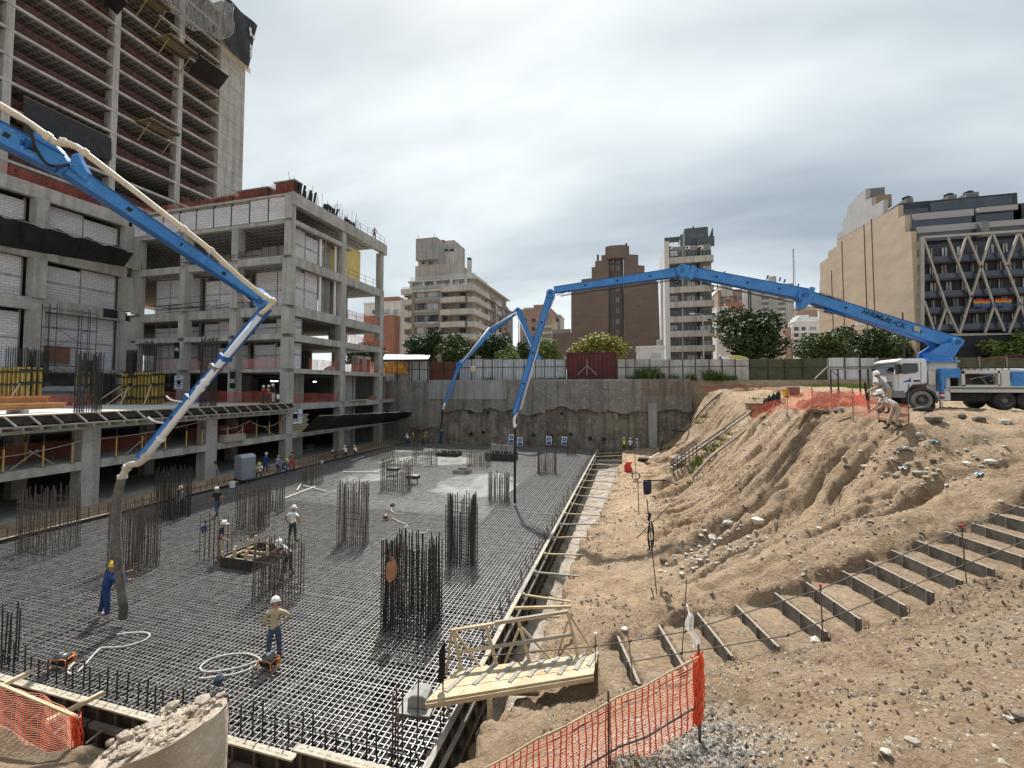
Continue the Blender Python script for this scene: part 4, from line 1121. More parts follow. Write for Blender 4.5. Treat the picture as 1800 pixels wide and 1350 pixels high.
# ---- signs on columns
def text(s, size, mat_, parent, loc, rot, name='lettering', sx=1.0, shear=0.0, extrude=.002):
 cu = bpy.data.curves.new(name, 'FONT'); cu.body = s; cu.size = size; cu.offset = size * .008; cu.extrude = extrude; cu.align_x = 'CENTER'; cu.align_y = 'CENTER'; cu.shear = shear
 tmp = bpy.data.objects.new('tmp', cu); COL.objects.link(tmp)
 dg = bpy.context.evaluated_depsgraph_get(); m_ = bpy.data.meshes.new_from_object(tmp.evaluated_get(dg))
 bpy.data.objects.remove(tmp)
 m_.materials.clear(); m_.materials.append(mat_)
 o = link(name, m_, parent); o.location = loc; o.rotation_euler = rot; o.scale = (sx, 1, 1)
 return o
PLWHITE = mat('print_white', (.75, .76, .78)); SIGNBLK = mat('sign_black', (.012, .012, .014)); SIGNBLUE = mat('sign_blue', (.02, .10, .42)); SIGNLB = mat('sign_paleblue', (.35, .55, .75))
for u, v, t_, lab in ((311, 616, 'PB', 'black sign reading PB high on a front column'), (409, 668, 'QC', 'black sign on the column left of the three workers')):
 x = -48.6 if u < 350 else -41.3
 s = slope(u, v); yf = FY + .2 - .46 if u < 350 else FY - .27; t = yf / s.y
 c = Vector((s.x * t, yf, CAMZ + s.z * t))
 rt = root('column_sign', lab, 'sign', c, 0, 'black signs on columns')
 MB().box(-.38, .38, -.02, .0, -.9, .9).build('board', SIGNBLK, rt, True)
 text(t_, .5, PLWHITE, rt, (0, -.026, .1 if u < 350 else -.1), (R(90), 0, 0))
def poster_grid(c, lab, rz):
 rt = root('notice_board', lab, 'notice board', c, rz, 'blue and white notice grids')
 for i in range(3):
  for j in range(3):
   if i == 1 and j == 1: MB().box(-.2, .2, -.03, -.005, -.22, .22).build('black_notice', SIGNBLK, rt, True); continue
   if j == 2 and i != 1 and rz > 0: pass
   x, z = (i - 1) * .46, (j - 1) * .52
   o = MB().box(x - .2, x + .2, -.03, 0, z - .23, z + .23).build('notice', PLWHITE, rt, True)
   MB().box(x - .17, x + .17, -.036, -.031, z - .04, z + .2).build('blue_field', SIGNBLUE if (i + j) % 2 else SIGNLB, o, True)
   MB().lathe((x, -.042, z + .08), [(.085, 0), (.085, .004)], 12, 'y').build('pictogram', PLWHITE, o, True)
p_ = QX(519, 732, FX + .2); poster_grid(p_, 'grid of blue and white notices on the corner column', R(45))
p_ = at_x(310, -47.8, 0); poster_grid(Vector((-48.6, FY - .28, QY(310, 672, FY - .3).z)), 'grid of blue and white notices on an inner column', 0)
# timber stack in the corner of the open storey, drum etc.
st_ = root('timber_stack', 'stack of yellow timber beams beside the corner column', 'timber stack', (FX - .6, 38.8, 3.22))
for k in range(7):
 for j in range(4): MB().box(FX - 1.4 + j * .28, FX - 1.4 + j * .28 + .2, 37.7, 40.2 - .25 * (k % 2), 3.23 + k * .27, 3.23 + k * .27 + .2).build('beam', WOOD, st_)
# lit tubes deep in the storey level with the deck
LAMP = bpy.data.materials.new('lamp_tube'); LAMP.use_nodes = True
LAMP.node_tree.nodes['Principled BSDF'].inputs['Emission Color'].default_value = (1, .97, .9, 1); LAMP.node_tree.nodes['Principled BSDF'].inputs['Emission Strength'].default_value = 5
for u, v, w, lab in ((482, 670, 1.0, 'white lamp tube hanging in the dark storey behind the three workers'), (553, 671, .35, 'small white lamp in the dark storey right of the corner column')):
 p_ = QY(u, v, 41.5)
 rt = root('ceiling_lamp', lab, 'lamp', (p_.x, p_.y, p_.z), 0)
 MB().tube([(-w / 2, 0, 0), (w / 2, 0, 0)], .06, 6).build('tube', LAMP, rt, True)
 MB().tube([(0, 0, .06), (0, 0, 9.5 - p_.z)], .012, 4).build('hanger', DKSTEEL, rt, True)
# rubble sacks and portable cabins on the far slab
SACK = mat('pale_sack', (.48, .44, .40), (.60, .57, .53), scale=3, rough=.9)
for k, (u, v, s) in enumerate(((583, 643, .7), (590, 645, .5), (575, 645, .5))):
 p_ = QX(u, v, FX - 1.2); q_ = MB(); q_.rock((p_.x, p_.y, 9.92 + s * .35), s, k + 5, .6); q_.sm = True
 q_.build('rubble_sack', SACK, None, False, ('large', 'middle', 'left')[k] + ' pale rubble sack on the slab behind the net', 'sack', 'sacks behind the net')
CABW = mat('cabin_wall', (.55, .53, .50), (.62, .60, .57), scale=2)
for k, (u, lab) in enumerate(((628, 'left portable toilet on the far slab'), (641, 'right portable toilet on the far slab'))):
 p_ = QX(u, 650, FX - 2.0); rt = root('portable_toilet', lab, 'portable toilet', (p_.x, p_.y, 9.92))
 MB().box(-.55, .55, -.55, .55, 0, 2.1).build('body', CABW, rt, True)
 MB().prism([(-.6, -.6, 2.1), (.6, -.6, 2.1), (.45, -.6, 2.3), (-.45, -.6, 2.3)], (0, 1.2, 0)).build('roof', WHITE, rt, True)
 MB().box(.551, .57, -.4, .4, .1, 1.9).build('door', mat('cabin_red', (.32, .06, .04)), rt, True)
# pallets of red tile on lower slab
for k, (u, lab) in enumerate(((657, 'left heap of red bricks on the lower slab'), (686, 'middle heap of red bricks on the lower slab'), (706, 'right pallet of red bricks on the lower slab'))):
 p_ = QX(u, 703, FX - .9); rt = root('brick_heap', lab, 'bricks', (p_.x, p_.y, 6.22), 0, 'red bricks on the lower slab')
 for j in range(26):
  x, y, z = rnd.uniform(-.6, .6), rnd.uniform(-1.1, 1.1), rnd.uniform(0, .9) * (1 - .4 * rnd.random())
  MB().cbox((x, y, z if j > 8 else 0), .35, .55, .22, rnd.uniform(0, 3) if k < 2 else 0).build('brick', mat('red_tile', (.26, .12, .085), (.34, .17, .12), scale=3), rt, True)
MB().box(FX - .1, FX + .5, 46.6, 50.2, 6.25, 6.36).build('timber_beam', WOOD, None, False, 'pale timber beam lying on the slab edge', 'timber')
bag = MB(); bag.rock((FX - .5, 36.0, 7.0), .22, 3, 1.5); bag.sm = True
bag.build('plastic_bag', WHITE, None, False, 'white plastic bag hanging on the net by the corner column', 'bag')
# ================================================================ city behind the site
SZ = 8.85
GLASS = glassmat('window_glass', (.035, .045, .06), (.10, .13, .17), .5)
GLASSW = glassmat('curtained_glass', (.30, .32, .34), (.50, .52, .53), .9)
def fr(Y, u0, v0, u1, v1):
 a = QY(u0, v0, Y); b = QY(u1, v1, Y); return a.x, b.x, b.z, a.z
def yat(u, d): s = slope(u, 600); return s.y * d / dep(s)
def bldg(name, label, Y, uc):
 p = QY(uc, 640, Y); return root(name, label, 'building', (p.x, Y + 5, SZ))
def blk(rt, nm, m, Y, u0, v0, u1, v1, depth, z0=None, proud=0.0):
 x0, x1, zb_, zt_ = fr(Y, u0, v0, u1, v1)
 return MB().box(x0, x1, Y - proud, Y + depth, zb_ if z0 is None else z0, zt_).build(nm, m, rt)
def win(rt, Y, u0, v0, u1, v1, m=None, fm=None, proud=.06):
 x0, x1, zb_, zt_ = fr(Y, u0, v0, u1, v1)
 o = MB().box(x0, x1, Y - proud, Y + .05, zb_, zt_).build('window', fm or DKSTEEL, rt)
 MB().box(x0 + .08, x1 - .08, Y - proud - .02, Y - proud - .004, zb_ + .08, zt_ - .08).build('pane', m or GLASS, o)
 return o

# ---- grey balconied apartment house
YA = yat(828, 98.0)
ap = bldg('apartment_house', 'grey apartment house with long balconies and stepped rooftop behind the fence', YA, 790)
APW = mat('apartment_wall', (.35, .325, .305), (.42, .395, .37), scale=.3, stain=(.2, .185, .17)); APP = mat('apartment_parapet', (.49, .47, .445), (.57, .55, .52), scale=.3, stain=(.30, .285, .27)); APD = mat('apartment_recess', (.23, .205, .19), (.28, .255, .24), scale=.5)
xa0, xa1, _, _ = fr(YA, 707, 500, 828, 640)
ztop = QY(770, 508, YA).z
MB().box(xa0 + .5, xa1, YA + 1.6, YA + 36, SZ - .2, ztop).build('wall', APW, ap)
xr0, xr1, _, _ = fr(YA, 727, 500, 774, 640)
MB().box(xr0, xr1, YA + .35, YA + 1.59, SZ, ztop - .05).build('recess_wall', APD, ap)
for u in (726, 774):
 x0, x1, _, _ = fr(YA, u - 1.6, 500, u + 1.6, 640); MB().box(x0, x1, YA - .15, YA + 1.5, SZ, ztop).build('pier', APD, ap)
for k, v in enumerate((505, 524, 545.5, 567, 589, 611)):
 zt_ = QY(770, v, YA).z
 for (u0, u1) in ((707, 724.6), (775.8, 823 - 6 * (k % 2))):
  x0, x1, _, _ = fr(YA, u0, 500, u1, 640)
  MB().box(x0, x1, YA - .6, YA + 1.55, zt_ - 1.25, zt_).build('balcony', APP, ap)
 x0, x1, _, _ = fr(YA, 728, 500, 773, 640)
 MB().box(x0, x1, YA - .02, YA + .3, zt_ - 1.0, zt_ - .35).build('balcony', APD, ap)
 MB().box(x0, x1, YA - .06, YA - .03, zt_ - .33, zt_ + .3).build('glass_rail', mat('rail_glass', (.25, .30, .29), (.34, .39, .38), scale=.6, rough=.15, spec=.6), ap)
 # corner balconies wrapping to the side
 y0 = YA + 2 + (k % 2) * .5
 MB().box(xa1 - 1, xa1 + .9, y0 - 2.4, y0 + 9, zt_ - 1.25, zt_).build('balcony', APP, ap)
 for s in (10.5, 17, 24): MB().box(xa1 - .2, xa1 + .55, YA + s, YA + s + 5.2, zt_ - 1.15, zt_ - .1).build('balcony', APD if s != 17 else APP, ap)
 if k:
  for (u0, u1) in ((711, 719), (733, 747), (752, 771), (780, 787), (808, 820)):
   win(ap, YA + (1.6 if u0 > 775 or u0 < 724 else .35), u0, v - 13.5, u1, v - 4 if u0 in (780, 808) else v - 1, rnd.choice((GLASS, GLASSW, GLASS)), APD)
  for s in (5, 11.5, 14, 18, 21.5, 25, 28, 31):
   z = zt_ + .1; o = MB().box(xa1 - .1, xa1 + .06, YA + s, YA + s + 1.7, z, z + 1.3).build('window', DKSTEEL, ap); MB().box(xa1 + .065, xa1 + .08, YA + s + .1, YA + s + 1.6, z + .1, z + 1.2).build('pane', rnd.choice((GLASS, GLASSW)), o)
for s in (9.8, 16.2, 23): MB().box(xa1 - .3, xa1 + .7, YA + s, YA + s + .6, SZ, ztop - .3).build('pier', APD, ap)
# setback storeys
x0, x1, _, _ = fr(YA, 713, 489, 826, 508); z1_ = QY(770, 489, YA).z
MB().box(x0, x1, YA + 3.0, YA + 30, ztop + .002, z1_).build('setback_storey', APW, ap)
MB().box(x0 - .6, x1 + .8, YA + 2.2, YA + 31, z1_, z1_ + .35).build('terrace_slab', APP, ap)
MB().box(xa0, xa1 + .5, YA - .3, YA + 36, ztop - .45, ztop - .05).build('terrace_slab', APP, ap)
for u0, u1 in ((738, 744), (752, 756), (770, 779), (800, 806)): win(ap, YA + 3.0, u0, 493, u1, 505, rnd.choice((GLASS, GLASSW)), WHITE)
for u in (714, 736, 757, 786, 812):
 a = QY(u, 500, YA); MB().box(a.x - .35, a.x + .35, YA + 2.25, YA + 2.95, ztop, z1_).build('pier', APP, ap)
MB().box(xa0 + .2, xa1 + .3, YA - .25, YA - .2, ztop, ztop + 1.0).build('glass_rail', netmat('clear_rail', (.5, .55, .56), .1, .25), ap)
MB().box(x0, x1 + .6, YA + 2.3, YA + 2.35, z1_ + .35, z1_ + 1.3).build('glass_rail', MATS['clear_rail'], ap)
blk(ap, 'penthouse', APW, YA + 6, 730, 468, 806, 489, 22, z1_ + .36)
x0, x1, zb_, zt_ = fr(YA + 5, 731, 420, 767, 466); MB().box(x0, x1, YA + 5, YA + 15, zb_ + 1.6, zt_).build('water_tower', mat('grey_render', (.24, .245, .245), (.34, .34, .335), scale=.35, stain=(.17, .17, .165), c3=(.38, .38, .38)), ap)
MB().box(x0, x1, YA + 6.4, YA + 15, zb_ - .3, zb_ + 1.59).build('tower_base', APW, ap)
for u0, u1 in ((741, 747), (753, 762)): win(ap, YA + 6.4, u0, 460, u1, 464.5, GLASS, APW)
blk(ap, 'stair_tower', APW, YA + 16, 766, 425, 798, 470, 8, z1_ + 4)
x0, x1, zb_, zt_ = fr(YA + 12, 776, 422, 780, 470); MB().box(x0, x1, YA + 12, YA + 12.8, z1_ + 2, zt_).build('flue', mat('red_flue', (.24, .07, .05)), ap)
for u, v0 in ((783, 442), (793, 442), (824, 457)):
 x0, x1, zb_, zt_ = fr(YA + 10, u - 3, v0, u + 3, 480); o = MB().box(x0, x1, YA + 10, YA + 11, z1_, zt_).build('chimney', APP, ap); MB().box(x0 + .05, x1 - .05, YA + 10.05, YA + 10.95, zt_, zt_ + .6).build('cowl', BLACK, o)
for u, v0 in ((735, 413), (763, 410)):
 a = QY(u, 421, YA + 8); b = QY(u, v0, YA + 8); MB().tube([a, b], .06, 4).build('antenna', DKSTEEL, ap)

# ---- brown brick tower with stepped crown
YB = yat(1085, 112.0)
bt = bldg('brick_tower', 'dark brown brick apartment block with stair-stepped crown and blank wall', YB, 1080)
BRB = brickmat('dark_brick', (.195, .145, .125), (.165, .12, .104), (.19, .155, .14), .3, .16, 'x', .02)
out = [(971, 645), (971, 587), (1004, 585), (1004, 510), (1022, 508), (1022, 491), (1040, 489), (1040, 470), (1046, 469), (1046, 459), (1057, 458), (1057, 449), (1064, 448), (1064, 434), (1070, 434), (1070, 645)]
MB().prism([QY(u, v, YB) for u, v in out], (0, 16, 0)).build('left_wall', BRB, bt)
out = [(1096, 645), (1096, 432), (1106, 432), (1106, 447), (1122, 448), (1122, 466), (1133, 467), (1133, 480), (1157, 496), (1162, 645)]
MB().prism([QY(u, v, YB) for u, v in out], (0, 16, 0)).build('right_wall', BRB, bt)
blk(bt, 'centre_strip', mat('brown_render', (.105, .09, .087), (.13, .112, .107), scale=.5), YB + 1.2, 1070, 432, 1096, 645, 14, SZ)
blk(bt, 'crown', BRB, YB - .4, 1066, 433, 1100, 452, 2)
MATS['win_trim'] = mat('win_trim', (.42, .42, .42))
for v in (455, 467.5) + tuple(505 + 18.9 * k for k in range(7)):
 for u in ((1076, 1087) if v < 480 else (1086,)): win(bt, YB + 1.2, u - 2.4, v, u + 2.4, v + 7, GLASS, MATS['win_trim'], .12)
for u, v in ((1123, 517), (1123, 537), (1122, 556)): win(bt, YB, u - 1.5, v, u + 1.5, v + 3, GLASS, BRB, .06)
for u, v0, v1 in ((1051, 448, 458), (1101, 428, 434)): a = QY(u, v1, YB + 3); b = QY(u, v0, YB + 3); MB().bar(a, b, .5).build('flue', DKSTEEL, bt)
MB().box(*fr(YB + 2, 971, 580, 1004, 587)[:2], YB + 1, YB + 1.3, QY(980, 587, YB).z, QY(980, 578, YB).z).build('roof_rail', mat('balustrade', (.3, .29, .28)), bt)

# ---- grey balcony tower
YC = yat(1215, 80.0)
ct = bldg('balcony_tower', 'slim grey tower with concrete balconies and large windows', YC, 1215)
CTW = mat('tower_grey', (.23, .235, .23), (.29, .295, .29), scale=.5); CTP = mat('fairface_parapet', (.42, .41, .38), (.50, .49, .455), scale=.8, stain=(.25, .24, .22)); CTL = mat('pale_side', (.50, .52, .51), (.57, .58, .57), scale=.5)
x0, x1, _, _ = fr(YC, 1173, 430, 1258, 640); zt_ = QY(1215, 428, YC).z
MB().box(x0 + .3, x1 - .2, YC + 1.3, YC + 15, SZ - .2, zt_).build('wall', CTW, ct)
MB().box(x0 - .55, x0 + .28, YC - .1, YC + 15, SZ - .2, zt_ + .8).build('side_wall', CTL, ct)
MB().box(x0 - .9, x0 - .56, YC + 6, YC + 8, SZ - .2, zt_ - 3).build('pilaster', CTL, ct)
for k in range(8):
 vt = 442.5 + 26.1 * k; zt2 = QY(1215, vt + 8, YC).z
 MB().box(x0 + .29, x1, YC - .1, YC + 1.29, zt2 - 1.15, zt2).build('balcony', CTP, ct)
 MB().box(x0 + .29, x1, YC + .05, YC + 1.28, zt2 + 1.72 - .12, zt2 + 1.72).build('ceiling_edge', CTW, ct) if k else None
 for u0, u1 in ((1177, 1192), (1207, 1223), (1234, 1250)):
  o = win(ct, YC + 1.3, u0, vt - 1.5, u1, vt + 8.5, rnd.choice((GLASS, GLASSW, GLASS)), BLACK, .08)
  a = QY((u0 + u1) / 2, vt, YC + 1.3); MB().box(a.x - .05, a.x + .05, YC + 1.18, YC + 1.2, zt2, zt2 + 1.0).build('mullion', BLACK, o)
 for u in (1200, 1229):
  a = QY(u, vt, YC); MB().box(a.x - .15, a.x + .15, YC + .1, YC + 1.29, zt2, zt2 + 1.58).build('fin', BLACK if u == 1229 else CTW, ct)
 if k in (2, 3, 5, 7):
  a = QY(1229.5, vt + 6, YC + 1.1); o = MB().box(a.x - .42, a.x + .42, YC + .75, YC + 1.1, a.z - .1, a.z + .55).build('air_conditioner', WHITE, ct); MB().lathe((a.x - .1, YC + .74, a.z + .22), [(.22, 0), (.22, .01)], 12, 'y').build('fan_grille', DKSTEEL, o)
for u in (1178, 1209, 1232): a = QY(u, 435, YC + .8); o = MB().box(a.x - .42, a.x + .42, YC + .9, YC + 1.29, a.z - .3, a.z + .35).build('air_conditioner', WHITE, ct); MB().lathe((a.x - .1, YC + .89, a.z), [(.22, 0), (.22, .008)], 12, 'y').build('fan_grille', DKSTEEL, o)
CTD = mat('slate_grey', (.085, .10, .115), (.11, .125, .14), scale=.6)
blk(ct, 'penthouse', CTD, YC + 4, 1203, 402, 1245, 428, 8, zt_)
win(ct, YC + 4, 1213, 410, 1238, 418, GLASS, CTD)
blk(ct, 'roof_wall', CTD, YC + 2.5, 1225, 417, 1256, 428, .3, zt_)
pr = [(1168, 418, 1200, 419.5), (1168, 423, 1194, 424.5)]
for u0, v0, u1, v1 in pr: blk(ct, 'pergola_beam', CTD, YC + 2, u0, v0, u1, v1, .3)
for u in (1169, 1176, 1183, 1193): blk(ct, 'pergola_post', WHITE if u in (1176, 1183) else CTD, YC + 2, u, 418, u + 1.5, 430, .25)
blk(ct, 'chimney', CTD, YC + 3, 1196, 412, 1200, 430, .8); blk(ct, 'flue', BLACK, YC + 6, 1217.5, 398, 1220, 404, .5)
MB().prism([QY(u, v, YC + 4.5) for u, v in ((1246, 418), (1252, 401), (1253.5, 401), (1254, 428), (1246, 428))], (0, .3, 0)).build('roof_fin', CTD, ct)

# ---- beige brick building with diagonal braced front at right
XD = 37.0; YD = yat(1612, 58.0)
db = root('braced_building', 'beige brick apartment building with white diagonal bracing over dark balconies', 'building', (XD + 8, YD + 10, SZ))
BEI = brickmat('beige_brick', (.46, .375, .29), (.42, .34, .26), (.38, .31, .24), .3, .13, 'y', .02)
GCL = mat('grey_cladding', (.33, .335, .335), (.38, .385, .385), scale=.8)
o1 = [(1437, 645), (1441, 492), (1450, 485), (1451, 465), (1455.6, 463), (1455.6, 443), (1471, 432), (1471, 423), (1490, 413), (1553, 377), (1579, 361), (1579, 383), (1591, 379), (1591, 408), (1610, 400), (1612, 645)]
def wallpt(u, v):
 p = QX(u, v, XD); return Vector((XD, max(p.y, YD), p.z))
MB().prism([wallpt(u, v) for u, v in o1[:-2]] + [Vector((XD, YD, wallpt(1610, 402).z)), Vector((XD, YD, SZ - .2))], (.6, 0, 0)).build('brick_wall', BEI, db)
MB().box(XD + .61, XD + 20, YD + 16.1, YD + 31, SZ, QX(1530, 400, XD).z).build('rear_block', BEI, db)
o2 = [(1471, 422), (1471, 412), (1481, 405), (1482, 387), (1489, 380), (1490, 361), (1522, 334), (1522, 352), (1532, 347), (1533, 363), (1553, 351), (1553, 376.5), (1490, 412.5)]
MB().prism([wallpt(u, v) for u, v in o2], (.6, 0, 0)).build('grey_upper_wall', GCL, db)
for u in (1461, 1479, 1518, 1531):
 t = {1461: 475, 1479: 424, 1518: 395, 1531: 385}[u]
 a, b = QX(u - .3, t, XD - .05), QX(u + .3, t, XD - .05)
 MB().box(XD - .07, XD - .005, min(a.y, b.y), max(a.y, b.y), SZ, a.z).build('movement_joint', mat('joint_brown', (.14, .095, .07)), db)
DKG = mat('anthracite', (.042, .050, .064), (.060, .070, .088), scale=.5); DKB = mat('balcony_glass_dark', (.03, .04, .065), (.055, .068, .10), scale=.6, rough=.2, spec=.6)
x1 = XD + 34
MB().box(XD + .2, x1, YD + 1.6, YD + 16, SZ, QY(1700, 420, YD).z).build('wall', DKG, db)
zf = [QY(1700, v, YD).z for v in (441, 472, 503, 532, 563)]
for k, z in enumerate(zf):
 MB().box(XD + .3, x1, YD + .2, YD + 1.59, z - 1.35, z - 1.15).build('balcony_slab', DKG, db)
 MB().box(XD + .3, x1, YD + .15, YD + .2, z - 1.14, z - .42).build('balcony_rail', DKB, db)
 u = 1633
 while u < 1800:
  w = rnd.uniform(8, 15); x0_, x1_, _, _ = fr(YD + 1.6, u, 500, u + w, 520)
  o = MB().box(x0_, x1_, YD + 1.52, YD + 1.65, z - 1.1, z + 1.1).build('window', BLACK, db)
  for q in range(2): MB().box(x0_ + .08 + q * (x1_ - x0_) / 2, x0_ + (q + 1) * (x1_ - x0_) / 2 - .05, YD + 1.5, YD + 1.515, z - 1.05, z + 1.05).build('pane', rnd.choice((GLASSW, GLASS, mat('curtain', (.25, .25, .26), (.42, .42, .42), scale=2))), o)
  u += w + rnd.uniform(9, 16)
DIA = mat('brace_paint', (.34, .335, .31), (.42, .415, .385), scale=1, stain=(.29, .285, .26))
def c4(x, y): return QY(1400 + x / 4.5, 310 + y / 4.5, YD - .3)
for a, b in (((1000, 485), (1900, 425)), ((1000, 1255), (1900, 1250))): MB().bar(c4(*a), c4(*b), .4, .3).build('frame_beam', DIA, db)
MB().bar(c4(990, 480), c4(990, 1250), .42).build('frame_post', DIA, db)
for a, b in (((1005, 490), (1185, 1030)), ((1185, 1030), (1280, 1240)), ((1195, 480), (1385, 960)), ((1345, 470), (1280, 680)), ((1355, 470), (1460, 720)), ((1460, 720), (1560, 1020)), ((1560, 1020), (1645, 1225)), ((1540, 460), (1380, 960)),
    ((1380, 960), (1290, 1240)), ((1555, 460), (1660, 715)), ((1660, 715), (1770, 1000)), ((1755, 450), (1660, 712)), ((1010, 985), (1090, 1220)), ((1185, 1040), (1115, 1240)), ((1560, 1030), (1490, 1240)), ((1770, 1010), (1680, 1240)), ((1770, 1010), (1850, 1230)), ((1765, 450), (1850, 700))):
 MB().bar(c4(*a), c4(*b), .21, .21).build('diagonal_brace', DIA, db)
for k in range(6):
 v = 425 + 26 * k; a, b = QY(1613, v, YD - .1), QY(1618, v + 14, YD - .1); MB().box(a.x, b.x, YD - .1, YD + .1, b.z, a.z).build('corner_window', GLASSW, db)
# dark stepped terraces on the roof
def rf(y, u0, v0, u1, v1, dd, m=DKG, nm='roof_terrace'): x0, x1_, zb_, zt_ = fr(y, u0, v0, u1, v1); return MB().box(x0, x1_, y, y + dd, zb_, zt_).build(nm, m, db)
GR2 = mat('grey_terrace', (.15, .16, .17), (.19, .20, .21), scale=.5)
rf(YD + 3.2, 1611, 402, 1830, 420, 10); rf(YD + 6.0, 1592, 375, 1830, 404, 12); rf(YD + 9, 1579, 358, 1790, 380, 10)
for y, u0, u1, v in ((YD + 2.6, 1612, 1725, 407), (YD + 5.4, 1604, 1708, 385), (YD + 5.4, 1715, 1782, 378), (YD + 8.4, 1582, 1640, 369), (YD + 2.6, 1740, 1830, 400)): rf(y, u0, v, u1, v + 10, .1, DKB, 'terrace_rail')
for y, u0, u1, v in ((YD + 2.5, 1612, 1722, 399), (YD + 5.3, 1605, 1712, 376), (YD + 5.2, 1720, 1790, 365), (YD + 2.5, 1735, 1830, 390)): rf(y, u0, v, u1, v + 2.5, 2.2, mat('awning_pale', (.33, .34, .35)), 'terrace_slab')
rf(YD + 4, 1591, 376, 1604, 402, .6, GR2, 'fin_wall'); rf(YD + 1.7, 1725, 389, 1740, 415, 1.0, GR2, 'fin_wall'); rf(YD + 6, 1780, 361, 1796, 385, 1, GR2, 'fin_wall')
for y, u0, v0, u1 in ((YD + 9.5, 1593, 348, 1606), (YD + 9.5, 1666, 343, 1683), (YD + 9.5, 1698, 339, 1722)):
 o = rf(y, u0, v0, u1, 368, 1.6, GR2, 'chimney'); x0, x1_, _, zt_ = fr(y, u0 + 2, v0, u1 - 2, 360); MB().lathe(((x0 + x1_) / 2, y + .8, zt_), [(.45, 0), (.6, .35), (.2, .6)], 10).build('cowl', BLACK, o)
rf(YD + 10.5, 1607, 355, 1633, 366, 3, GR2, 'lift_house'); rf(YD + 13, 1523, 332, 1556, 352, 3, GR2, 'lift_house'); rf(YD + 12.5, 1535, 344, 1568, 362, 3, mat('tan_block', (.28, .22, .16)), 'lift_house')
MB().prism([QY(u, v, YD + 9) for u, v in ((1740, 356), (1776, 341), (1777, 366), (1740, 366))], (0, .4, 0)).build('fin_wall', GR2, db)
rf(YD + 8.2, 1635, 356, 1780, 366, .08, MATS['clear_rail'] if 0 else DKB, 'terrace_rail')
rf(YD - .5, 1621, 592, 1830, 640, 2, mat('plinth_dark', (.025, .026, .03)), 'ground_floor')
# rainbow flags on the balcony
for k, (x0c, x1c, yc) in enumerate(((1388, 1520, 975), (1560, 1690, 968))):
 rt = root('flag', ('left', 'right')[k] + ' one of two striped rainbow flags hung on the braced balcony', 'flag', c4((x0c + x1c) / 2, yc + 20), 0, 'striped flags on the balcony')
 for j, cc in enumerate(((.42, .035, .045), (.50, .10, .03), (.50, .33, .04), (.07, .16, .10), (.05, .09, .26))):
  pts = [c4(x0c + (x1c - x0c) * i / 8, yc + 9 * j + 6 * abs(math.sin(i * .8)) * (1 if j > 1 else .4)) + Vector((0, -.25 - .01 * j, 0)) for i in range(9)]
  g_ = MB().grid(lambda s, t: pts[int(round(s * 8))] + Vector((0, .04 * math.sin(s * 20), -t * .36)), 8, 1)
  g_.build('stripe', mat('flag_%d' % j, cc), rt)

# ---- smaller houses and towers further back
def simple(label, Y, u0, v0, u1, depth, m, rows=(), wcols=(), wm=None, band=None, name='house', ww=.62):
 rt = bldg(name, label, Y, (u0 + u1) / 2)
 x0, x1, _, zt_ = fr(Y, u0, v0, u1, 640)
 MB().box(x0, x1, Y, Y + depth, SZ - .2, zt_).build('wall', m, rt)
 MB().box(x0 - .15, x1 + .15, Y - .15, Y + depth, zt_ + .003, zt_ + .4).build('parapet', m, rt)
 for v in rows:
  for a, b in wcols: win(rt, Y, a, v, b, v + 6, rnd.choice((GLASS, GLASS, GLASSW)), wm or DKSTEEL)
  if band is not None:
   bx0, bx1, bz0, bz1 = fr(Y, u0, v + 7, u1, v + 10); MB().box(bx0, bx1, Y - .7, Y - .01, bz0, bz1).build('balcony', band, rt)
 return rt
TERR = mat('terracotta_wall', (.26, .13, .095), (.31, .165, .125), scale=.5); WSH = mat('whitewash', (.62, .63, .63), (.70, .70, .70), scale=.4, stain=(.5, .5, .49)); BRN = mat('mid_brown', (.27, .19, .155), (.33, .24, .195), scale=.5); BEG = mat('pale_beige', (.42, .35, .28), (.48, .41, .33), scale=.5); GRY = mat('far_grey', (.36, .365, .355), (.43, .435, .42), scale=.4, stain=(.22, .22, .215))
s_ = simple('white house with a terracotta roof storey seen through the frame', yat(670, 125), 640, 535, 704, 12, WSH, (545, 556, 590, 608), ((655, 663), (675, 683), (692, 699)))
Yq = yat(670, 125); blk(s_, 'roof_storey', TERR, Yq + 2, 668, 523, 700, 535, 8); blk(s_, 'lower_wing', TERR, Yq - 3, 640, 556, 692, 640, 2.9)
s_ = simple('brown brick block behind the far blue boom', yat(950, 150), 914, 546, 968, 14, BRN, (560, 575, 590, 605), ((920, 926), (935, 941)), None)
blk(s_, 'upper_storey', BRN, yat(950, 150) + 2, 938, 536, 958, 546, 8); blk(s_, 'glass_box', GLASSW, yat(950, 150) + 4, 920, 541, 937, 547, 4)
simple('beige block with white slanted balconies left of the brick tower', yat(960, 135), 944, 562, 970, 12, BEG, (566, 577, 588, 599), ((946, 950),), None, WSH)
simple('small grey stepped house beside the brick tower', yat(985, 160), 965, 556, 985, 10, GRY, (560, 570), ((968, 973), (977, 982)))
s_ = simple('white windowless slab house right of the balcony tower', yat(1275, 100), 1259, 555, 1284, 10, WSH)
blk(s_, 'roof_storey', WSH, yat(1275, 100) + .5, 1260, 539, 1281, 555, 6); win(s_, yat(1275, 100) + .5, 1268, 545.5, 1274, 550.5)
s_ = simple('brown and grey tower house beyond the white slab', yat(1285, 170), 1262, 512, 1307, 14, BRN, (520, 528, 537, 546), ((1266, 1271), (1276, 1283), (1290, 1296), (1299, 1304)))
blk(s_, 'lift_tower', GRY, yat(1285, 170) - 1, 1268, 498, 1288, 520, 8)
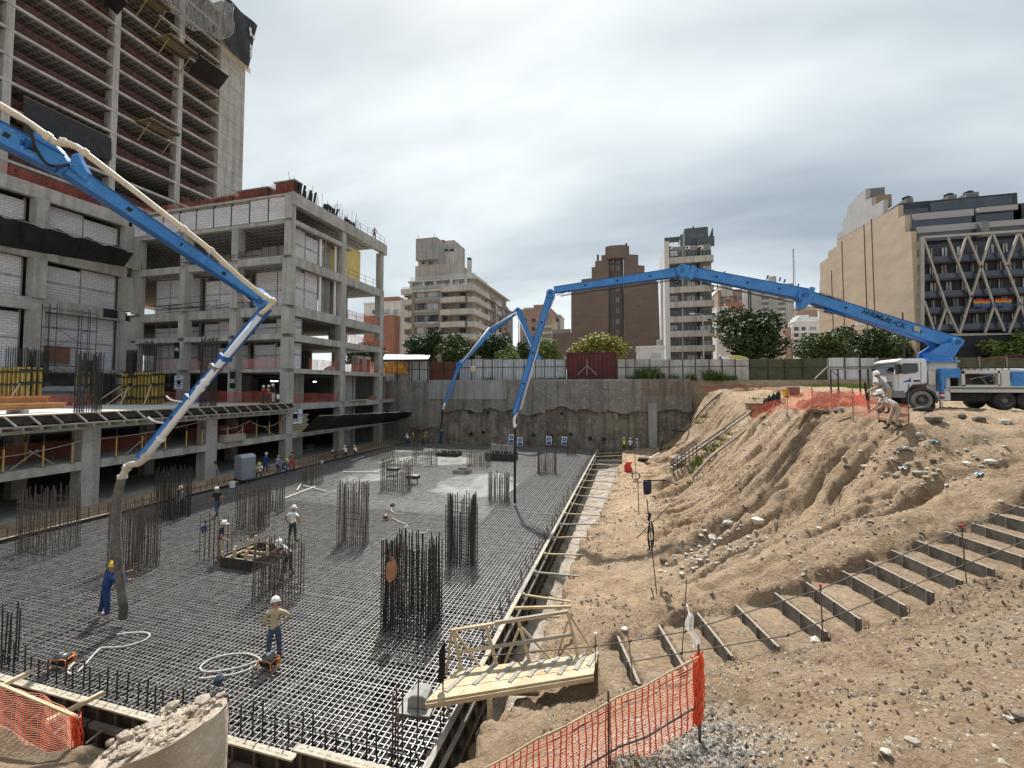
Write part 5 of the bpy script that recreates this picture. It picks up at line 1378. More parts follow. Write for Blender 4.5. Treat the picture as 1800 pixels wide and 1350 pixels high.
blk(s_, 'low_wing', TERR, yat(1285, 170) - 8, 1276, 532, 1308, 640, 6)
simple('low beige flat-roofed house behind the big dark tree', yat(1310, 120), 1290, 548, 1330, 10, BEG)
s_ = simple('tall grey tower with two columns of recessed windows', yat(1360, 170), 1314, 504, 1398, 16, GRY)
Yg = yat(1360, 170); blk(s_, 'lift_tower', GRY, Yg + 2, 1351, 486, 1365, 505, 8)
for k in range(10):
 for a, b in ((1338, 1352), (1367, 1381)): win(s_, Yg, a, 512 + 9.6 * k, b, 517 + 9.6 * k, mat('recess_grey', (.15, .15, .15)), GRY, .03)
for u in (1316, 1320): blk(s_, 'dark_edge', DKG, Yg - .3, u, 505, u + 1.5, 640, .4)
blk(s_, 'white_edge', WSH, Yg - .3, 1385, 515, 1389, 640, .4); blk(s_, 'brown_flank', BRN, Yg + .5, 1389, 515, 1398.5, 640, 4)
s_ = simple('white terraced apartment house left of the beige brick wall', yat(1415, 140), 1392, 568, 1440, 12, WSH, (575, 586, 597, 608), ((1396, 1404), (1409, 1416), (1424, 1434)), None, WSH)
Yw = yat(1415, 140)
for k, (u0, u1, v) in enumerate(((1396, 1440, 563), (1400, 1438, 558), (1404, 1422, 554))): blk(s_, 'terrace', WSH, Yw + 1.5 * (k + 1), u0, v, u1, 569, 6)
blk(s_, 'brown_wing', BRN, Yw - 2, 1379, 575, 1392, 640, 6)
simple('far brown brick block behind the white terraces', yat(1420, 210), 1400, 543, 1440, 12, BRN)
s_ = simple('small white cube house with a shuttered window behind the panel fence', yat(1145, 66), 1120, 613, 1168, 7, WSH); win(s_, yat(1145, 66), 1144, 620, 1163, 631, mat('shutter', (.42, .45, .48)), WSH)
wt = QY(1160, 612, yat(1145, 66) + 2); rt = root('water_tank', 'round grey water tank on the small white house', 'water tank', wt)
MB().lathe((0, 0, .05), [(.5, 0), (.5, 1.1), (.42, 1.25), (.1, 1.32)], 14).build('tank', CONC_D, rt, True); MB().lathe((0, 0, 0), [(.54, 0), (.54, .05)], 14).build('base_ring', CONC, rt, True)
# mast
a = QY(1396, 505, yat(1396, 180)); b = QY(1396, 437, yat(1396, 180)); rt = root('radio_mast', 'thin lattice radio mast standing above the far roofs', 'mast', a)
for dx_, dy_ in ((-.4, -.3), (.4, -.3), (0, .4)): MB().tube([(dx_, dy_, 0), (dx_ * .3, dy_ * .3, b.z - a.z)], .09, 4).build('leg', CONC_D, rt, True)
for k in range(8): z = (b.z - a.z) * k / 8; w_ = .4 - .035 * k; MB().bar((-w_, -.3, z), (w_, -.3, z + 1.4), .06).build('brace', CONC_D, rt, True)

# ================================================================ fences along the street edge
YF = 59.6
SHEET = mat('zinc_sheet', (.36, .39, .42), (.50, .53, .56), scale=.7, rough=.45, metal=.3, stain=(.22, .235, .25)); SHEETW = mat('pale_sheet', (.52, .55, .58), (.63, .66, .69), scale=.6, rough=.5, stain=(.36, .38, .41))
RUSTS = mat('rusty_sheet', (.11, .045, .03), (.17, .075, .05), scale=.8, stain=(.07, .03, .02)); MAROON = mat('maroon_steel', (.085, .018, .02), (.12, .03, .032), scale=.8, rough=.6, stain=(.055, .015, .015))
PANELC = mat('fence_panel_concrete', (.38, .37, .36), (.52, .51, .49), scale=.6, stain=(.24, .23, .22), c3=(.28, .265, .25))
def fence(label, us, v0, v1, m, corr=True, Y=YF, pm=DKSTEEL, zb=None):
 a = QY(us[0], v1, Y); zb = 8.6 if zb is None else zb; rt = root('site_fence', label, 'fence', (a.x, Y, a.z))
 for u0, u1 in zip(us[:-1], us[1:]):
  p, q = QY(u0, v0, Y), QY(u1, v0, Y); z0 = zb if zb is not None else QY(u0, v1, Y).z; zt_ = p.z + rnd.uniform(-.05, .06)
  n = max(4, int((q.x - p.x) / .22)); bow = rnd.uniform(-.06, .06)
  if corr:
   g_ = MB().grid(lambda s, t: (p.x + .04 + s * (q.x - p.x - .08), Y + (.03 if int(round(s * n)) % 2 else -.03) + bow * math.sin(s * 3.1) * math.sin(t * 3), z0 + t * (zt_ - z0)), n, 2)
  else:
   g_ = MB().box(p.x + .04, q.x - .04, Y - .04, Y + .05, z0, zt_)
  g_.build('fence_panel', m, rt)
 for u in us:
  p = QY(u, v0, Y); z0 = zb if zb is not None else QY(u, v1, Y).z
  MB().box(p.x - .05, p.x + .05, Y - .13, Y - .05, z0 - .1, p.z + .1).build('post', pm, rt)
 p, q = QY(us[0], (v0 + v1) / 2, Y), QY(us[-1], (v0 + v1) / 2, Y)
 MB().box(p.x, q.x, Y - .1, Y - .06, p.z - .04, p.z + .04).build('rail', pm, rt)
 return rt
fence('pale translucent sheet fence under the canopy beside the frame', [678, 700, 720, 738, 755], 636, 664, SHEETW)
fence('rusty red-brown sheet fence left of the grey panels', [757, 782, 806], 637, 663, RUSTS)
fence('row of silver corrugated sheets left of the maroon container', [808, 830, 850, 866, 884, 903, 922, 942, 958, 976, 995], 632, 661, SHEET)
fence('row of stained pale panels with ivy right of the maroon container', [1085, 1100, 1116, 1142, 1176, 1200, 1222, 1246, 1269, 1292, 1317], 632, 660, PANELC, False)
fence('silver corrugated sheets left of the truck cab', [1455, 1484, 1511, 1540], 629, 662, SHEETW)
MESHG = mat('green_mesh_wall', (.055, .06, .035), (.095, .10, .06), scale=1.2, rough=.9, c3=(.13, .13, .09))
fence('long dark green mesh fence between panels and silver sheets', [1318, 1350, 1379, 1410, 1453], 631, 662, MESHG, False)
fence('dark mesh fence with angled posts behind the truck', [1541, 1580, 1612, 1680, 1720, 1768, 1830], 629, 668, MESHG, False, 58.8, CONC_D)
for u0, u1, v0, v1, lab in ((997, 1083, 621, 659, 'maroon shipping container standing on the wall behind a tripod prop'), (1768, 1840, 625, 652, 'maroon container behind the truck at the right edge')):
 a, b = QY(u0, v0, YF - .3), QY(u1, v1, YF - .3); b.z = 8.75 if u0 < 1500 else b.z; rt = root('container', lab, 'container', ((a.x + b.x) / 2, YF + 1, b.z))
 n = int((b.x - a.x) / .28)
 MB().grid(lambda s, t: (a.x + s * (b.x - a.x), YF - .3 + (.05 if int(round(s * n * 2)) % 4 in (0, 1) else 0), b.z + t * (a.z - b.z)), n * 2, 1).build('front_wall', MAROON, rt)
 MB().box(a.x, b.x, YF - .2, YF + 2.2, b.z, a.z - .02).build('body', MAROON, rt)
 for x in (a.x - .06, b.x - .06): MB().box(x, x + .14, YF - .36, YF - .22, b.z - .05, a.z + .06).build('corner_post', MAROON, rt)
 for z in (b.z - .06, a.z - .1): MB().box(a.x + .08, b.x - .08, YF - .36, YF - .3, z, z + .16).build('rail', MAROON, rt)
p = QY(1032, 632, YF - 1.0); q = QY(1032, 659, YF - 1.0); rt = root('fence_prop', 'pale three-legged timber prop in front of the maroon container', 'prop', q)
for dx_ in (-1.3, 0, 1.3): MB().bar((0 if dx_ else 0, 0, (p.z - q.z) * (.62 if dx_ else 1)), (dx_, 0, 0), .1).build('leg', WOODG, rt, True)
p, q = QY(1456, 630, YF - 1.2), QY(1456, 668, YF - 1.2); rt = root('fence_prop', 'grey A-frame prop leaning at the silver sheets', 'prop', q)
for dx_, dd in ((-1.6, -.3), (0, 0), (1.2, -.3)): MB().bar((0, 0, (p.z - q.z) * (.62 if dx_ else 1)), (dx_, dd, 0), .14).build('leg', CONC_D, rt, True)
p = QY(832, 648, YF - .2); rt = root('fence_sign', 'yellow warning sign on the silver fence', 'sign', p); MB().box(-.32, .32, -.03, 0, -.42, .42).build('board', PLWHITE, rt, True); MB().prism([(-.24, -.045, -.1), (.24, -.045, -.1), (0, -.045, .34)], (0, .012, 0)).build('triangle', mat('sign_yellow', (.55, .6, .03)), rt, True); MB().box(-.26, .26, -.045, -.033, -.36, -.16).build('caption', mat('sign_yellow', (.5, .6, .03)), rt, True)
# tin canopy beside the frame
a, b = QY(672, 632, YF - 3), QY(757, 623, YF + 1); rt = root('canopy', 'white tin canopy roof on posts beside the concrete frame', 'canopy', (a.x, YF - 1, SZ))
q1, q2 = QY(672, 632, YF - 3), QY(752, 632, YF - 3); q4, q3 = QY(676, 623, YF + 1.5), QY(757, 624, YF + 1.5)
n = 40
MB().grid(lambda s, t: q1.lerp(q2, s).lerp(q4.lerp(q3, s), t) + Vector((0, 0, .05 * (int(round(s * n)) % 2))), n, 1).build('roof_sheet', mat('tin_white', (.46, .47, .48), (.55, .56, .56), scale=2, rough=.5), rt)
for s in (0, .33, .66, 1): p = q1.lerp(q2, s); MB().box(p.x - .06, p.x + .06, p.y - .06, p.y + .06, SZ - .2, p.z - .05).build('post', DKSTEEL, rt)
MB().box(q1.x, q2.x, YF - 3.05, YF - 2.95, q1.z - .35, q1.z - .05).build('fascia', DKSTEEL, rt)
# graffiti-painted low cabin
p = QY(697, 656, YF - 2.2); a, b = QY(676, 637, YF - 2.2), QY(709, 656, YF - 2.2); rt = root('painted_cabin', 'small cabin sprayed with orange and yellow graffiti under the canopy', 'cabin', ((a.x + b.x) / 2, YF - 1.6, b.z))
MB().box(a.x, b.x, YF - 2.2, YF - 1.0, b.z, a.z).build('body', mat('graffiti', (.62, .22, .04), (.70, .52, .10), scale=1.6, c3=(.5, .08, .03), lo=.45, hi=.55, detail=2), rt)
MB().prism([(a.x, YF - 2.25, a.z), (b.x, YF - 2.25, a.z), (b.x - .4, YF - 2.25, a.z + .25), (a.x + .3, YF - 2.25, a.z + .25)], (0, 1.3, 0)).build('roof', WHITE, rt)
# street lamps and poles
def lamp(label, u, vt, vb, Y, arm, m=CONC):
 b = QY(u, vb, Y); t = QY(u, vt, Y); rt = root('street_lamp', label, 'street lamp', b)
 h = t.z - b.z; MB().tube([(0, 0, -.5), (0, 0, h)], [.11, .07], 8).build('pole', m, rt, True)
 if arm:
  MB().tube([(0, 0, h - .05), (arm * .4, 0, h + .12), (arm, 0, h + .15)], .05, 6).build('arm', m, rt, True)
  MB().prism([(arm - .1, -.12, h + .1), (arm + .75 * (1 if arm > 0 else -1), -.12, h + .16), (arm + .7 * (1 if arm > 0 else -1), -.12, h + .28), (arm, -.12, h + .26)], (0, .24, 0)).build('lamp_head', WHITE, rt, True)
 return rt
lamp('grey street lamp with bent arm in front of the apartment house', 744, 570, 640, YF + 8, 1.1)
lamp('slim white street lamp in front of the balcony tower', 1237, 553, 640, YF + 6, -1.0)
lamp('dark bare pole rising beside the truck cab', 1590, 549, 640, YF - 2, 0, DKSTEEL)
lamp('dark curved street lamp in front of the beige brick wall', 1499, 573, 640, YF + 5, .5, DKSTEEL)
lamp('dark thin pole between the two blue booms', 912, 566, 640, YF + 12, 0, DKSTEEL)
# ================================================================ trees, hedges, weeds
BARK = mat('bark', (.07, .055, .04), (.13, .10, .075), scale=5, rough=.95, bump=.5)
def leafmat(name, c1, c2):
 m = mat(name, c1, c2, scale=1.1, rough=.6, detail=3, spec=.3)
 return m
LEAF_D = leafmat('leaf_dark', (.020, .040, .015), (.055, .090, .028)); LEAF_M = leafmat('leaf_mid', (.045, .075, .022), (.10, .145, .045)); LEAF_L = leafmat('leaf_light', (.09, .14, .035), (.19, .25, .065)); LEAF_Y = leafmat('leaf_yellow', (.17, .185, .028), (.34, .33, .075))
def crown_mesh(name, m, seed, n=2600, leaf=.13, blobs=9, round_=False):
 """unit crown (radius about 1) of small leaf faces gathered in clumps"""
 q = np.random.RandomState(seed)
 if round_: cs = [(0, 0, 0, .82)] + [(*(d / np.linalg.norm(d) * .55), .42) for d in q.normal(size=(16, 3))]
 else: cs = [(*(np.clip(q.normal(size=3), -1.5, 1.5) * (.40, .40, .34)), q.uniform(.26, .5)) for _ in range(blobs)]
 vol = np.array([c[3] ** 2 for c in cs]); vol = vol / vol.sum()
 idx = q.choice(len(cs), n, p=vol); C = np.array(cs)[idx]
 d = q.normal(size=(n, 3)); d /= np.linalg.norm(d, axis=1)[:, None]
 rad = C[:, 3] * (q.uniform(.25, 1.0, n) ** .45)
 # bunch leaves around twig points
 p = C[:, :3] + d * rad[:, None]
 tw = p[q.randint(0, n // 9, n)]; near = q.uniform(size=n) < .55
 p = np.where(near[:, None], tw + q.normal(size=(n, 3)) * .055, p)
 nv = d + q.normal(size=(n, 3)) * .7; nv /= np.linalg.norm(nv, axis=1)[:, None]
 a = np.cross(nv, q.normal(size=(n, 3))); a /= np.linalg.norm(a, axis=1)[:, None]; b = np.cross(nv, a)
 s = (leaf * q.uniform(.5, 1.1, n))[:, None]
 V = np.stack([p - a * s * .5, p + b * s * .32, p + a * s * .5 - nv * s * .12, p - b * s * .32], 1).reshape(-1, 3)
 me = bpy.data.meshes.new(name); me.from_pydata(V.tolist(), [], [(4 * i, 4 * i + 1, 4 * i + 2, 4 * i + 3) for i in range(n)])
 me.materials.append(m); return me
CRN = {}
def tree(label, u, vt, vb, w, d, kind, seed, group=None, base=None, rnd_=False):
 c = P(u, vb, d); top = P(u, vt, d); hw = w * d / 760 / 2
 zb_ = SZ if base is None else base
 r0 = random.Random(seed)
 rt = root('tree', label, 'tree', (c.x, c.y, zb_), r0.uniform(0, 6), group)
 hc = (top.z - max(c.z, zb_ + .8)) / 2; zc = top.z - hc - zb_
 key = (kind.name, seed % 3, rnd_)
 if key not in CRN: CRN[key] = crown_mesh('crown_leaves', kind, seed + 3, 7500 if w > 80 else 5600, .12 if w > 80 else .14, 17, rnd_)
 o = link('crown', CRN[key], rt, (0, 0, zc)); o.scale = (hw * 1.3, hw * 1.3, hc * 1.4)
 tr = MB(); tr.tube([(0, 0, -.3), (.05, .03, zc * .5), (0, .1, zc)], [.2 + .02 * hw, .16, .08], 8)
 for k in range(6):
  a = r0.uniform(0, 6.28); e = r0.uniform(.4, .8)
  tr.tube([(.03, .03, zc * .55 + .08 * k), (math.cos(a) * hw * .3, math.sin(a) * hw * .3, zc - hc * .1), (math.cos(a) * hw * e, math.sin(a) * hw * e, zc + hc * r0.uniform(0, .5))], [.09, .055, .02], 5)
 tr.build('trunk', BARK, rt, True)
 return rt
T = tree
T('dark leafy tree in front of the apartment house, left of the lamp cluster', 752, 588, 640, 64, 71, LEAF_D, 1, 'trees behind the fence')
T('rounded mid green tree right of the lamp in front of the apartment house', 800, 592, 642, 66, 69, LEAF_M, 2, 'trees behind the fence')
T('dark tree behind the far blue boom', 866, 590, 642, 62, 73, LEAF_D, 3, 'trees behind the fence')
T('small bright green bush-like tree below the far boom', 893, 608, 642, 38, 68, LEAF_L, 4, 'trees behind the fence')
T('dark narrow tree between the two booms', 925, 602, 642, 40, 75, LEAF_M, 5, 'trees behind the fence')
T('pale green tree just left of the brick tower', 966, 602, 642, 44, 72, LEAF_L, 6, 'trees behind the fence')
T('rounded yellow-green tree above the maroon container', 1054, 593, 640, 88, 65, LEAF_Y, 7, 'trees behind the fence', None, True)
T('large dark tree right of the balcony tower', 1326, 553, 642, 112, 68, LEAF_D, 8, 'trees behind the fence')
T('dark green tree at the left of the group before the beige wall', 1450, 584, 640, 78, 60, LEAF_M, 9, 'trees before the beige building')
T('middle tree of the group before the beige wall', 1512, 578, 640, 84, 62, LEAF_D, 10, 'trees before the beige building')
T('tree behind the dark pole beside the truck cab', 1562, 584, 640, 70, 61, LEAF_M, 11, 'trees before the beige building')
T('dark low tree right of the dark pole', 1612, 594, 640, 62, 60, LEAF_D, 12, 'trees before the beige building')
T('light green tree at the right edge of the photo', 1795, 584, 640, 90, 54, LEAF_L, 13, 'trees before the beige building')
T('dark tree behind the truck boom base', 1725, 592, 640, 84, 58, LEAF_D, 14, 'trees before the beige building')
T('dark trees seen through the concrete frame', 640, 606, 642, 60, 80, LEAF_D, 15, 'trees behind the fence')
# weeds and grass
def blades(name, label, spots, m=GRASS, seed=1, kind='stuff'):
 """spots: (x, y, z, radius, height, n)"""
 q = random.Random(seed); b = MB()
 for x, y, z, r, h, n in spots:
  for _ in range(n):
   a = q.uniform(0, 6.28); rr = r * math.sqrt(q.random()); px, py = x + rr * math.cos(a), y + rr * math.sin(a)
   hh = h * q.uniform(.4, 1.1); lx, ly = q.gauss(0, .4) * hh, q.gauss(0, .4) * hh; w = .022 + .02 * q.random()
   if h > .5: w *= 1.8
   pz = z if z is not None else gz_at(px, py)
   ca, sa = math.cos(a) * w, math.sin(a) * w
   k = len(b.v); b.v += [(px - ca, py - sa, pz - .03), (px + ca, py + sa, pz - .03), (px + lx * .5 + ca * .7, py + ly * .5 + sa * .7, pz + hh * .6), (px + lx, py + ly, pz + hh)]
   b.f += [(k, k + 1, k + 2), (k, k + 2, k + 3)]
 return b.build(name, m, None, False, label, None, None, kind)
sp = []
for u, r, h, n in ((1128, .9, 1.6, 160), (1142, 1.0, 1.9, 200), (1158, .8, 1.2, 120), (1185, .7, .8, 80), (1215, .7, .9, 90), (1250, .9, 1.4, 160), (1262, .8, 1.1, 120), (1285, .8, .7, 90), (1110, .6, .7, 60), (860, .8, .6, 60), (970, .9, .5, 70), (945, .9, .5, 70), (985, .8, .6, 70), (1070, .6, .4, 40)):
 p = QY(u, 660, YF - .7); sp.append((p.x, YF - .6, 8.9, r, h, n))
blades('weeds', 'green weeds and reeds growing along the foot of the fence', sp, leafmat('weed', (.05, .085, .025), (.10, .15, .045)), 4)
sp = []
for u, v, d, r, h, n in ((1470, 690, 46, 2.5, .45, 500), (1500, 690, 44, 2.5, .5, 500), (1530, 692, 42, 2.0, .45, 350), (1440, 690, 48, 2.0, .35, 250), (1330, 688, 46, 1.6, .3, 120), (1250, 688, 50, 1.4, .3, 120)):
 p = P(u, v, d); sp.append((p.x, p.y, gz_at(p.x, p.y), r, h, n))
blades('grass', 'patch of bright grass on the level ground left of the truck', sp, mat('fresh_grass', (.10, .155, .03), (.18, .24, .06), scale=1), 5)
sp = []
for u, v, r, h, n in ((1275, 775, .7, .35, 90), (1262, 785, .6, .35, 80), (1248, 797, .6, .4, 80), (1225, 822, .5, .5, 90), (1230, 812, .4, .5, 70), (1290, 765, .6, .3, 60), (1335, 702, .9, .25, 80), (1370, 705, .9, .25, 60), (1245, 735, .9, .4, 90), (1235, 745, .8, .4, 80), (1218, 832, .4, .3, 40), (1215, 850, .3, .25, 30)):
 p = on_ground(u, v); sp.append((p.x, p.y, p.z, r, h, n))
blades('slope_weeds', 'thin green weeds along the hose on the earth slope', sp, mat('fresh_grass', (0, 0, 0)), 6)
# ================================================================ concrete pumps
CHROME = mat('piston_rod', (.5, .5, .5), (.6, .6, .6), rough=.25, metal=.9, scale=2)
BLUE2 = mat('pump_blue_dark', (.01, .085, .30), (.015, .11, .36), scale=2, rough=.5)
TYRE = mat('tyre', (.02, .019, .018), (.06, .055, .05), scale=3, rough=.9); TYRED = mat('dusty_tyre', (.20, .18, .15), (.30, .27, .23), scale=3, rough=.95); RIM = mat('rim_grey', (.10, .10, .11), (.18, .18, .18), scale=4, rough=.5)
def boxbeam(p, q, h0, h1, w0, w1, up=(0, 0, 1)):
 """tapered steel box section"""
 p, q = Vector(p), Vector(q); t = (q - p).normalized(); a = t.cross(Vector(up)).normalized(); b = a.cross(t).normalized()
 vs = []
 for c, h, w in ((p, h0, w0), (q, h1, w1)):
  vs += [c - a * w / 2 - b * h / 2, c + a * w / 2 - b * h / 2, c + a * w / 2 + b * h / 2, c - a * w / 2 + b * h / 2]
 return MB().add(vs, [(0, 1, 2, 3), (4, 7, 6, 5), (0, 4, 5, 1), (1, 5, 6, 2), (2, 6, 7, 3), (3, 7, 4, 0)])

def boom_section(rt, p, q, h0, h1, w, nm='boom_section', m=None):
 p, q = Vector(p), Vector(q)
 o = boxbeam(p, q, h0, h1, w, w * .85).build(nm, m or BLUE, rt)
 t = (q - p); a = t.normalized().cross(Vector((0, 0, 1))).normalized(); b = a.cross(t.normalized()).normalized()
 # flange strips and small fittings so the box reads as welded plate
 for s in (-1, 1):
  pa, qa = p + b * s * h0 * .5, q + b * s * h1 * .5
  boxbeam(pa, qa, .03, .03, w * 1.12, w * .97).build('flange', BLUE2, o)
 for f in (.25, .5, .75):
  c = p.lerp(q, f); h = h0 + (h1 - h0) * f
  for s in (-1, 1):
   MB().lathe(tuple(c + a * s * w * .48), [(.07, 0)], 8) if 0 else None
   boxbeam(c + a * s * (w * .47) - t.normalized() * .06, c + a * s * (w * .47) + t.normalized() * .06, .12, .12, .03, .03).build('boss', BLACK, o)
 return o
def joint(rt, c, axis, r, w, m=None):
 c, axis = Vector(c), Vector(axis).normalized()
 o = MB().tube([c - axis * w / 2, c + axis * w / 2], r, 14).build('joint_plate', m or BLUE, rt)
 MB().tube([c - axis * (w / 2 + .05), c + axis * (w / 2 + .05)], r * .45, 10).build('pin', BLUE2, o)
 return o
def cyl(rt, p, q, r, f=.55):
 p, q = Vector(p), Vector(q); m_ = p.lerp(q, f)
 o = MB().tube([p, m_], r, 10).build('hydraulic_cylinder', BLUE2, rt)
 MB().tube([m_, q], r * .45, 8).build('piston', CHROME, o)
def pipe(rt, pts, r, m=None, clamps=(), nm='delivery_pipe'):
 t_ = MB().tube(pts, r, 10); t_.sm = True; o = t_.build(nm, m or CREAM, rt)
 for c, d in clamps:
  c, d = Vector(c), Vector(d).normalized(); MB().tube([c - d * .06, c + d * .06], r * 1.35, 10).build('pipe_clamp', m or CREAM, o)
 return o
def smooth(pts, n=6):
 pts = [Vector(p) for p in pts]; o = []
 for i in range(len(pts) - 1):
  p0, p1, p2, p3 = pts[max(i - 1, 0)], pts[i], pts[i + 1], pts[min(i + 2, len(pts) - 1)]
  for k in range(n):
   t = k / n; o.append(.5 * ((2 * p1) + (p2 - p0) * t + (2 * p0 - 5 * p1 + 4 * p2 - p3) * t * t + (3 * p1 - p0 - 3 * p2 + p3) * t ** 3))
 o.append(pts[-1]); return o

# ---------------- truck mounted pump at right
ty = 30.2
def tx(u, v): return QY(u, v, ty)                 # on the near flank of the truck
TG = 6.70
trk = root('pump_truck', 'white truck with blue concrete pump boom parked on the level ground', 'pump truck', (tx(1670, 720).x, ty + 1.2, TG))
HW = 2.45
def tb(nm, m, u0, v0, u1, v1, y0=0.0, y1=HW, parent=None):
 a, b = tx(u0, v0), tx(u1, v1); return MB().box(a.x, b.x, ty + y0, ty + y1, b.z, a.z).build(nm, m, parent or trk)
# cab: side profile extruded across, with rounded front
prof = [(1574, 690), (1572.5, 672), (1573, 657), (1578, 642), (1580.5, 635.5), (1588, 631), (1600, 629.8), (1628, 630), (1630, 637), (1631, 650), (1631, 674), (1622, 676), (1606, 676), (1598, 683), (1594, 692), (1584, 694), (1574, 694)]
cab_pts = [tx(u, v) for u, v in prof]
cb_ = MB().prism(cab_pts, (0, HW, 0)); cab = cb_.build('cab', mat('truck_white', (.66, .68, .72), (.74, .75, .78), scale=1.5, rough=.3, spec=.5), trk)
bv = cab.modifiers.new('bevel', 'BEVEL'); bv.width = .1; bv.segments = 2; bv.limit_method = 'ANGLE'
GLS = mat('cab_glass', (.012, .014, .017), (.03, .034, .04), rough=.06, spec=.8, scale=1)
def poly(nm, m, pts, th=.03, off=-.02, parent=None):
 return MB().prism([tx(u, v) + Vector((0, off, 0)) for u, v in pts], (0, th, 0)).build(nm, m, parent or cab)
poly('side_window', GLS, [(1582.5, 656.5), (1584, 642), (1588, 638.5), (1613, 638.5), (1614, 652), (1611, 655), (1590, 657.5)])
poly('door_seam', DKSTEEL, [(1578, 659), (1582, 637.5), (1582.6, 637.5), (1578.7, 659), (1579.2, 684), (1578.6, 684)], .01, -.012)
poly('door_seam', DKSTEEL, [(1618.4, 636), (1619.2, 636), (1619.2, 680), (1618.4, 680)], .01, -.012)
poly('door_handle', BLACK, [(1606, 668), (1616.5, 668), (1616.5, 671), (1606, 671)], .04, -.04)
poly('emblem', SIGNBLUE, [(1588, 671.5), (1601, 671.5), (1601, 663), (1598, 667), (1594, 669), (1588, 670)], .012, -.016)
poly('mirror', BLACK, [(1572, 641), (1577, 640), (1577.5, 657), (1573, 658)], .3, -.34)
# front: windscreen and grille, on the sloping nose
f1, f2 = tx(1573, 657), tx(1579.5, 636.5)
MB().add([f1 + Vector((-.035, .16, 0)), f2 + Vector((-.03, .2, 0)), f2 + Vector((-.03, HW - .2, 0)), f1 + Vector((-.035, HW - .16, 0))], [(0, 1, 2, 3)]).build('windscreen', GLS, cab)
g1, g2 = tx(1573.5, 686), tx(1573, 672)
for k in range(3):
 z0 = g1.z + k * .19; MB().box(g1.x - .09, g1.x + .1, ty + .3, ty + HW - .3, z0, z0 + .11).build('grille_bar', RIM if k != 1 else DKSTEEL, cab)
MB().lathe((g1.x - .1, ty + HW / 2, g1.z + .45), [(.16, 0), (.16, .04)], 14, 'x').build('badge_disc', CHROME, cab)
a, b = tx(1571, 687), tx(1590, 699); o = MB().box(a.x, b.x, ty - .03, ty + HW + .03, b.z, a.z).build('bumper', mat('bumper_grey', (.19, .195, .20), (.24, .245, .25), scale=3, rough=.5), trk)
for y0 in (.2, HW - .65): MB().box(a.x - .03, a.x + .02, ty + y0, ty + y0 + .45, b.z + .12, b.z + .3).build('headlight', mat('lamp_glass', (.65, .67, .68), rough=.1, spec=.8), o)
MB().box(a.x - .035, a.x, ty + .9, ty + 1.5, b.z + .08, b.z + .2).build('number_plate', PLWHITE, o)
MB().prism([f2 + Vector((-.14, .02, .05)), f2 + Vector((.25, .02, .22)), f2 + Vector((.25, .02, .15)), f2 + Vector((-.1, .02, -.04))], (0, HW - .04, 0)).build('sun_visor', MATS['truck_white'], cab)
for y0 in (.35, 1.25): MB().bar(f1 + Vector((-.05, y0, .02)), f1 + Vector((.03, y0 + .75, .3)), .025).build('wiper', BLACK, cab)
for y0 in (-.3, HW + .05): MB().box(f2.x - .1, f2.x - .02, ty + y0, ty + y0 + .25, f1.z + .02, f1.z + .5).build('mirror', BLACK, cab)
tb('cab_step', RIM, 1579, 690, 1594, 699, .02, .35)
# wheel arch and wheels
def wheel(u, v, r_px, dusty, y=.0, nm='wheel'):
 c = tx(u, v); r = r_px * dep(c) / 760
 o = MB().lathe((c.x, ty + y, TG + r), [(r * .62, .0), (r * .92, .0), (r, .06), (r, .28), (r * .92, .34), (r * .62, .34)], 28, 'y', (0, 0)).build(nm, TYRED if dusty else TYRE, trk)
 MB().lathe((c.x, ty + y + .05, TG + r), [(r * .66, -.03), (r * .60, .0), (r * .55, .10), (r * .34, .11), (r * .26, -.02), (r * .13, -.06), (r * .02, -.06)], 24, 'y', (0, 1)).build('rim', RIM, o)
 for k in range(10):
  a_ = k * math.pi / 5; MB().lathe((c.x + math.cos(a_) * r * .42, ty + y + .07, TG + r + math.sin(a_) * r * .42), [(.028, 0), (.02, .05)], 6, 'y').build('wheel_nut', DKSTEEL, o)
wheel(1621, 705, 16.5, True); wheel(1621, 705, 16.5, False, HW - .34)
for u in (1768, 1812, 1856): wheel(u, 705, 16.5, False, .04); wheel(u, 705, 16.5, False, HW - .36)
arch = []
for k in range(11):
 a_ = math.pi * (1.08 - 1.16 * k / 10); c = tx(1621, 705); rr = 1.02 * 21 * dep(c) / 760
 arch.append((c.x + math.cos(a_) * rr * 1.06, ty - .02, TG + .55 + math.sin(a_) * rr))
inner = [(x * .84 + tx(1621, 705).x * .16, y, (z - TG - .55) * .84 + TG + .55) for x, y, z in arch]
MB().prism(arch + inner[::-1], (0, .6, 0)).build('wheel_arch', mat('arch_grey', (.055, .058, .062), (.075, .078, .08), scale=2), trk)
tb('mudflap', BLACK, 1639.5, 700, 1646.5, 718, .1, .6)
tb('chassis_rail', BLACK, 1585, 692, 1900, 704, .75, 1.0); tb('chassis_rail', BLACK, 1585, 692, 1900, 704, HW - 1.0, HW - .75)
tb('under_gear', BLACK, 1652, 690, 1766, 706, .25, 2.1); tb('side_step', mat('pump_cream', (.55, .54, .50), (.62, .61, .57), scale=2, rough=.5, c3=(.45, .44, .40)), 1670, 679, 1800, 690, -.02, .25)
tb('rear_bogie', BLACK, 1745, 690, 1900, 712, .5, 1.9)
CRM = MATS['pump_cream']
tb('body_box', CRM, 1634, 652, 1647, 676, .1, 2.2); tb('fuel_tank', WHITE, 1646, 688, 1672, 704, .05, .75); tb('air_tank', CRM, 1634, 662, 1652, 690, .3, 2.0); tb('side_cover', CRM, 1653, 660, 1672, 688, .05, .8)
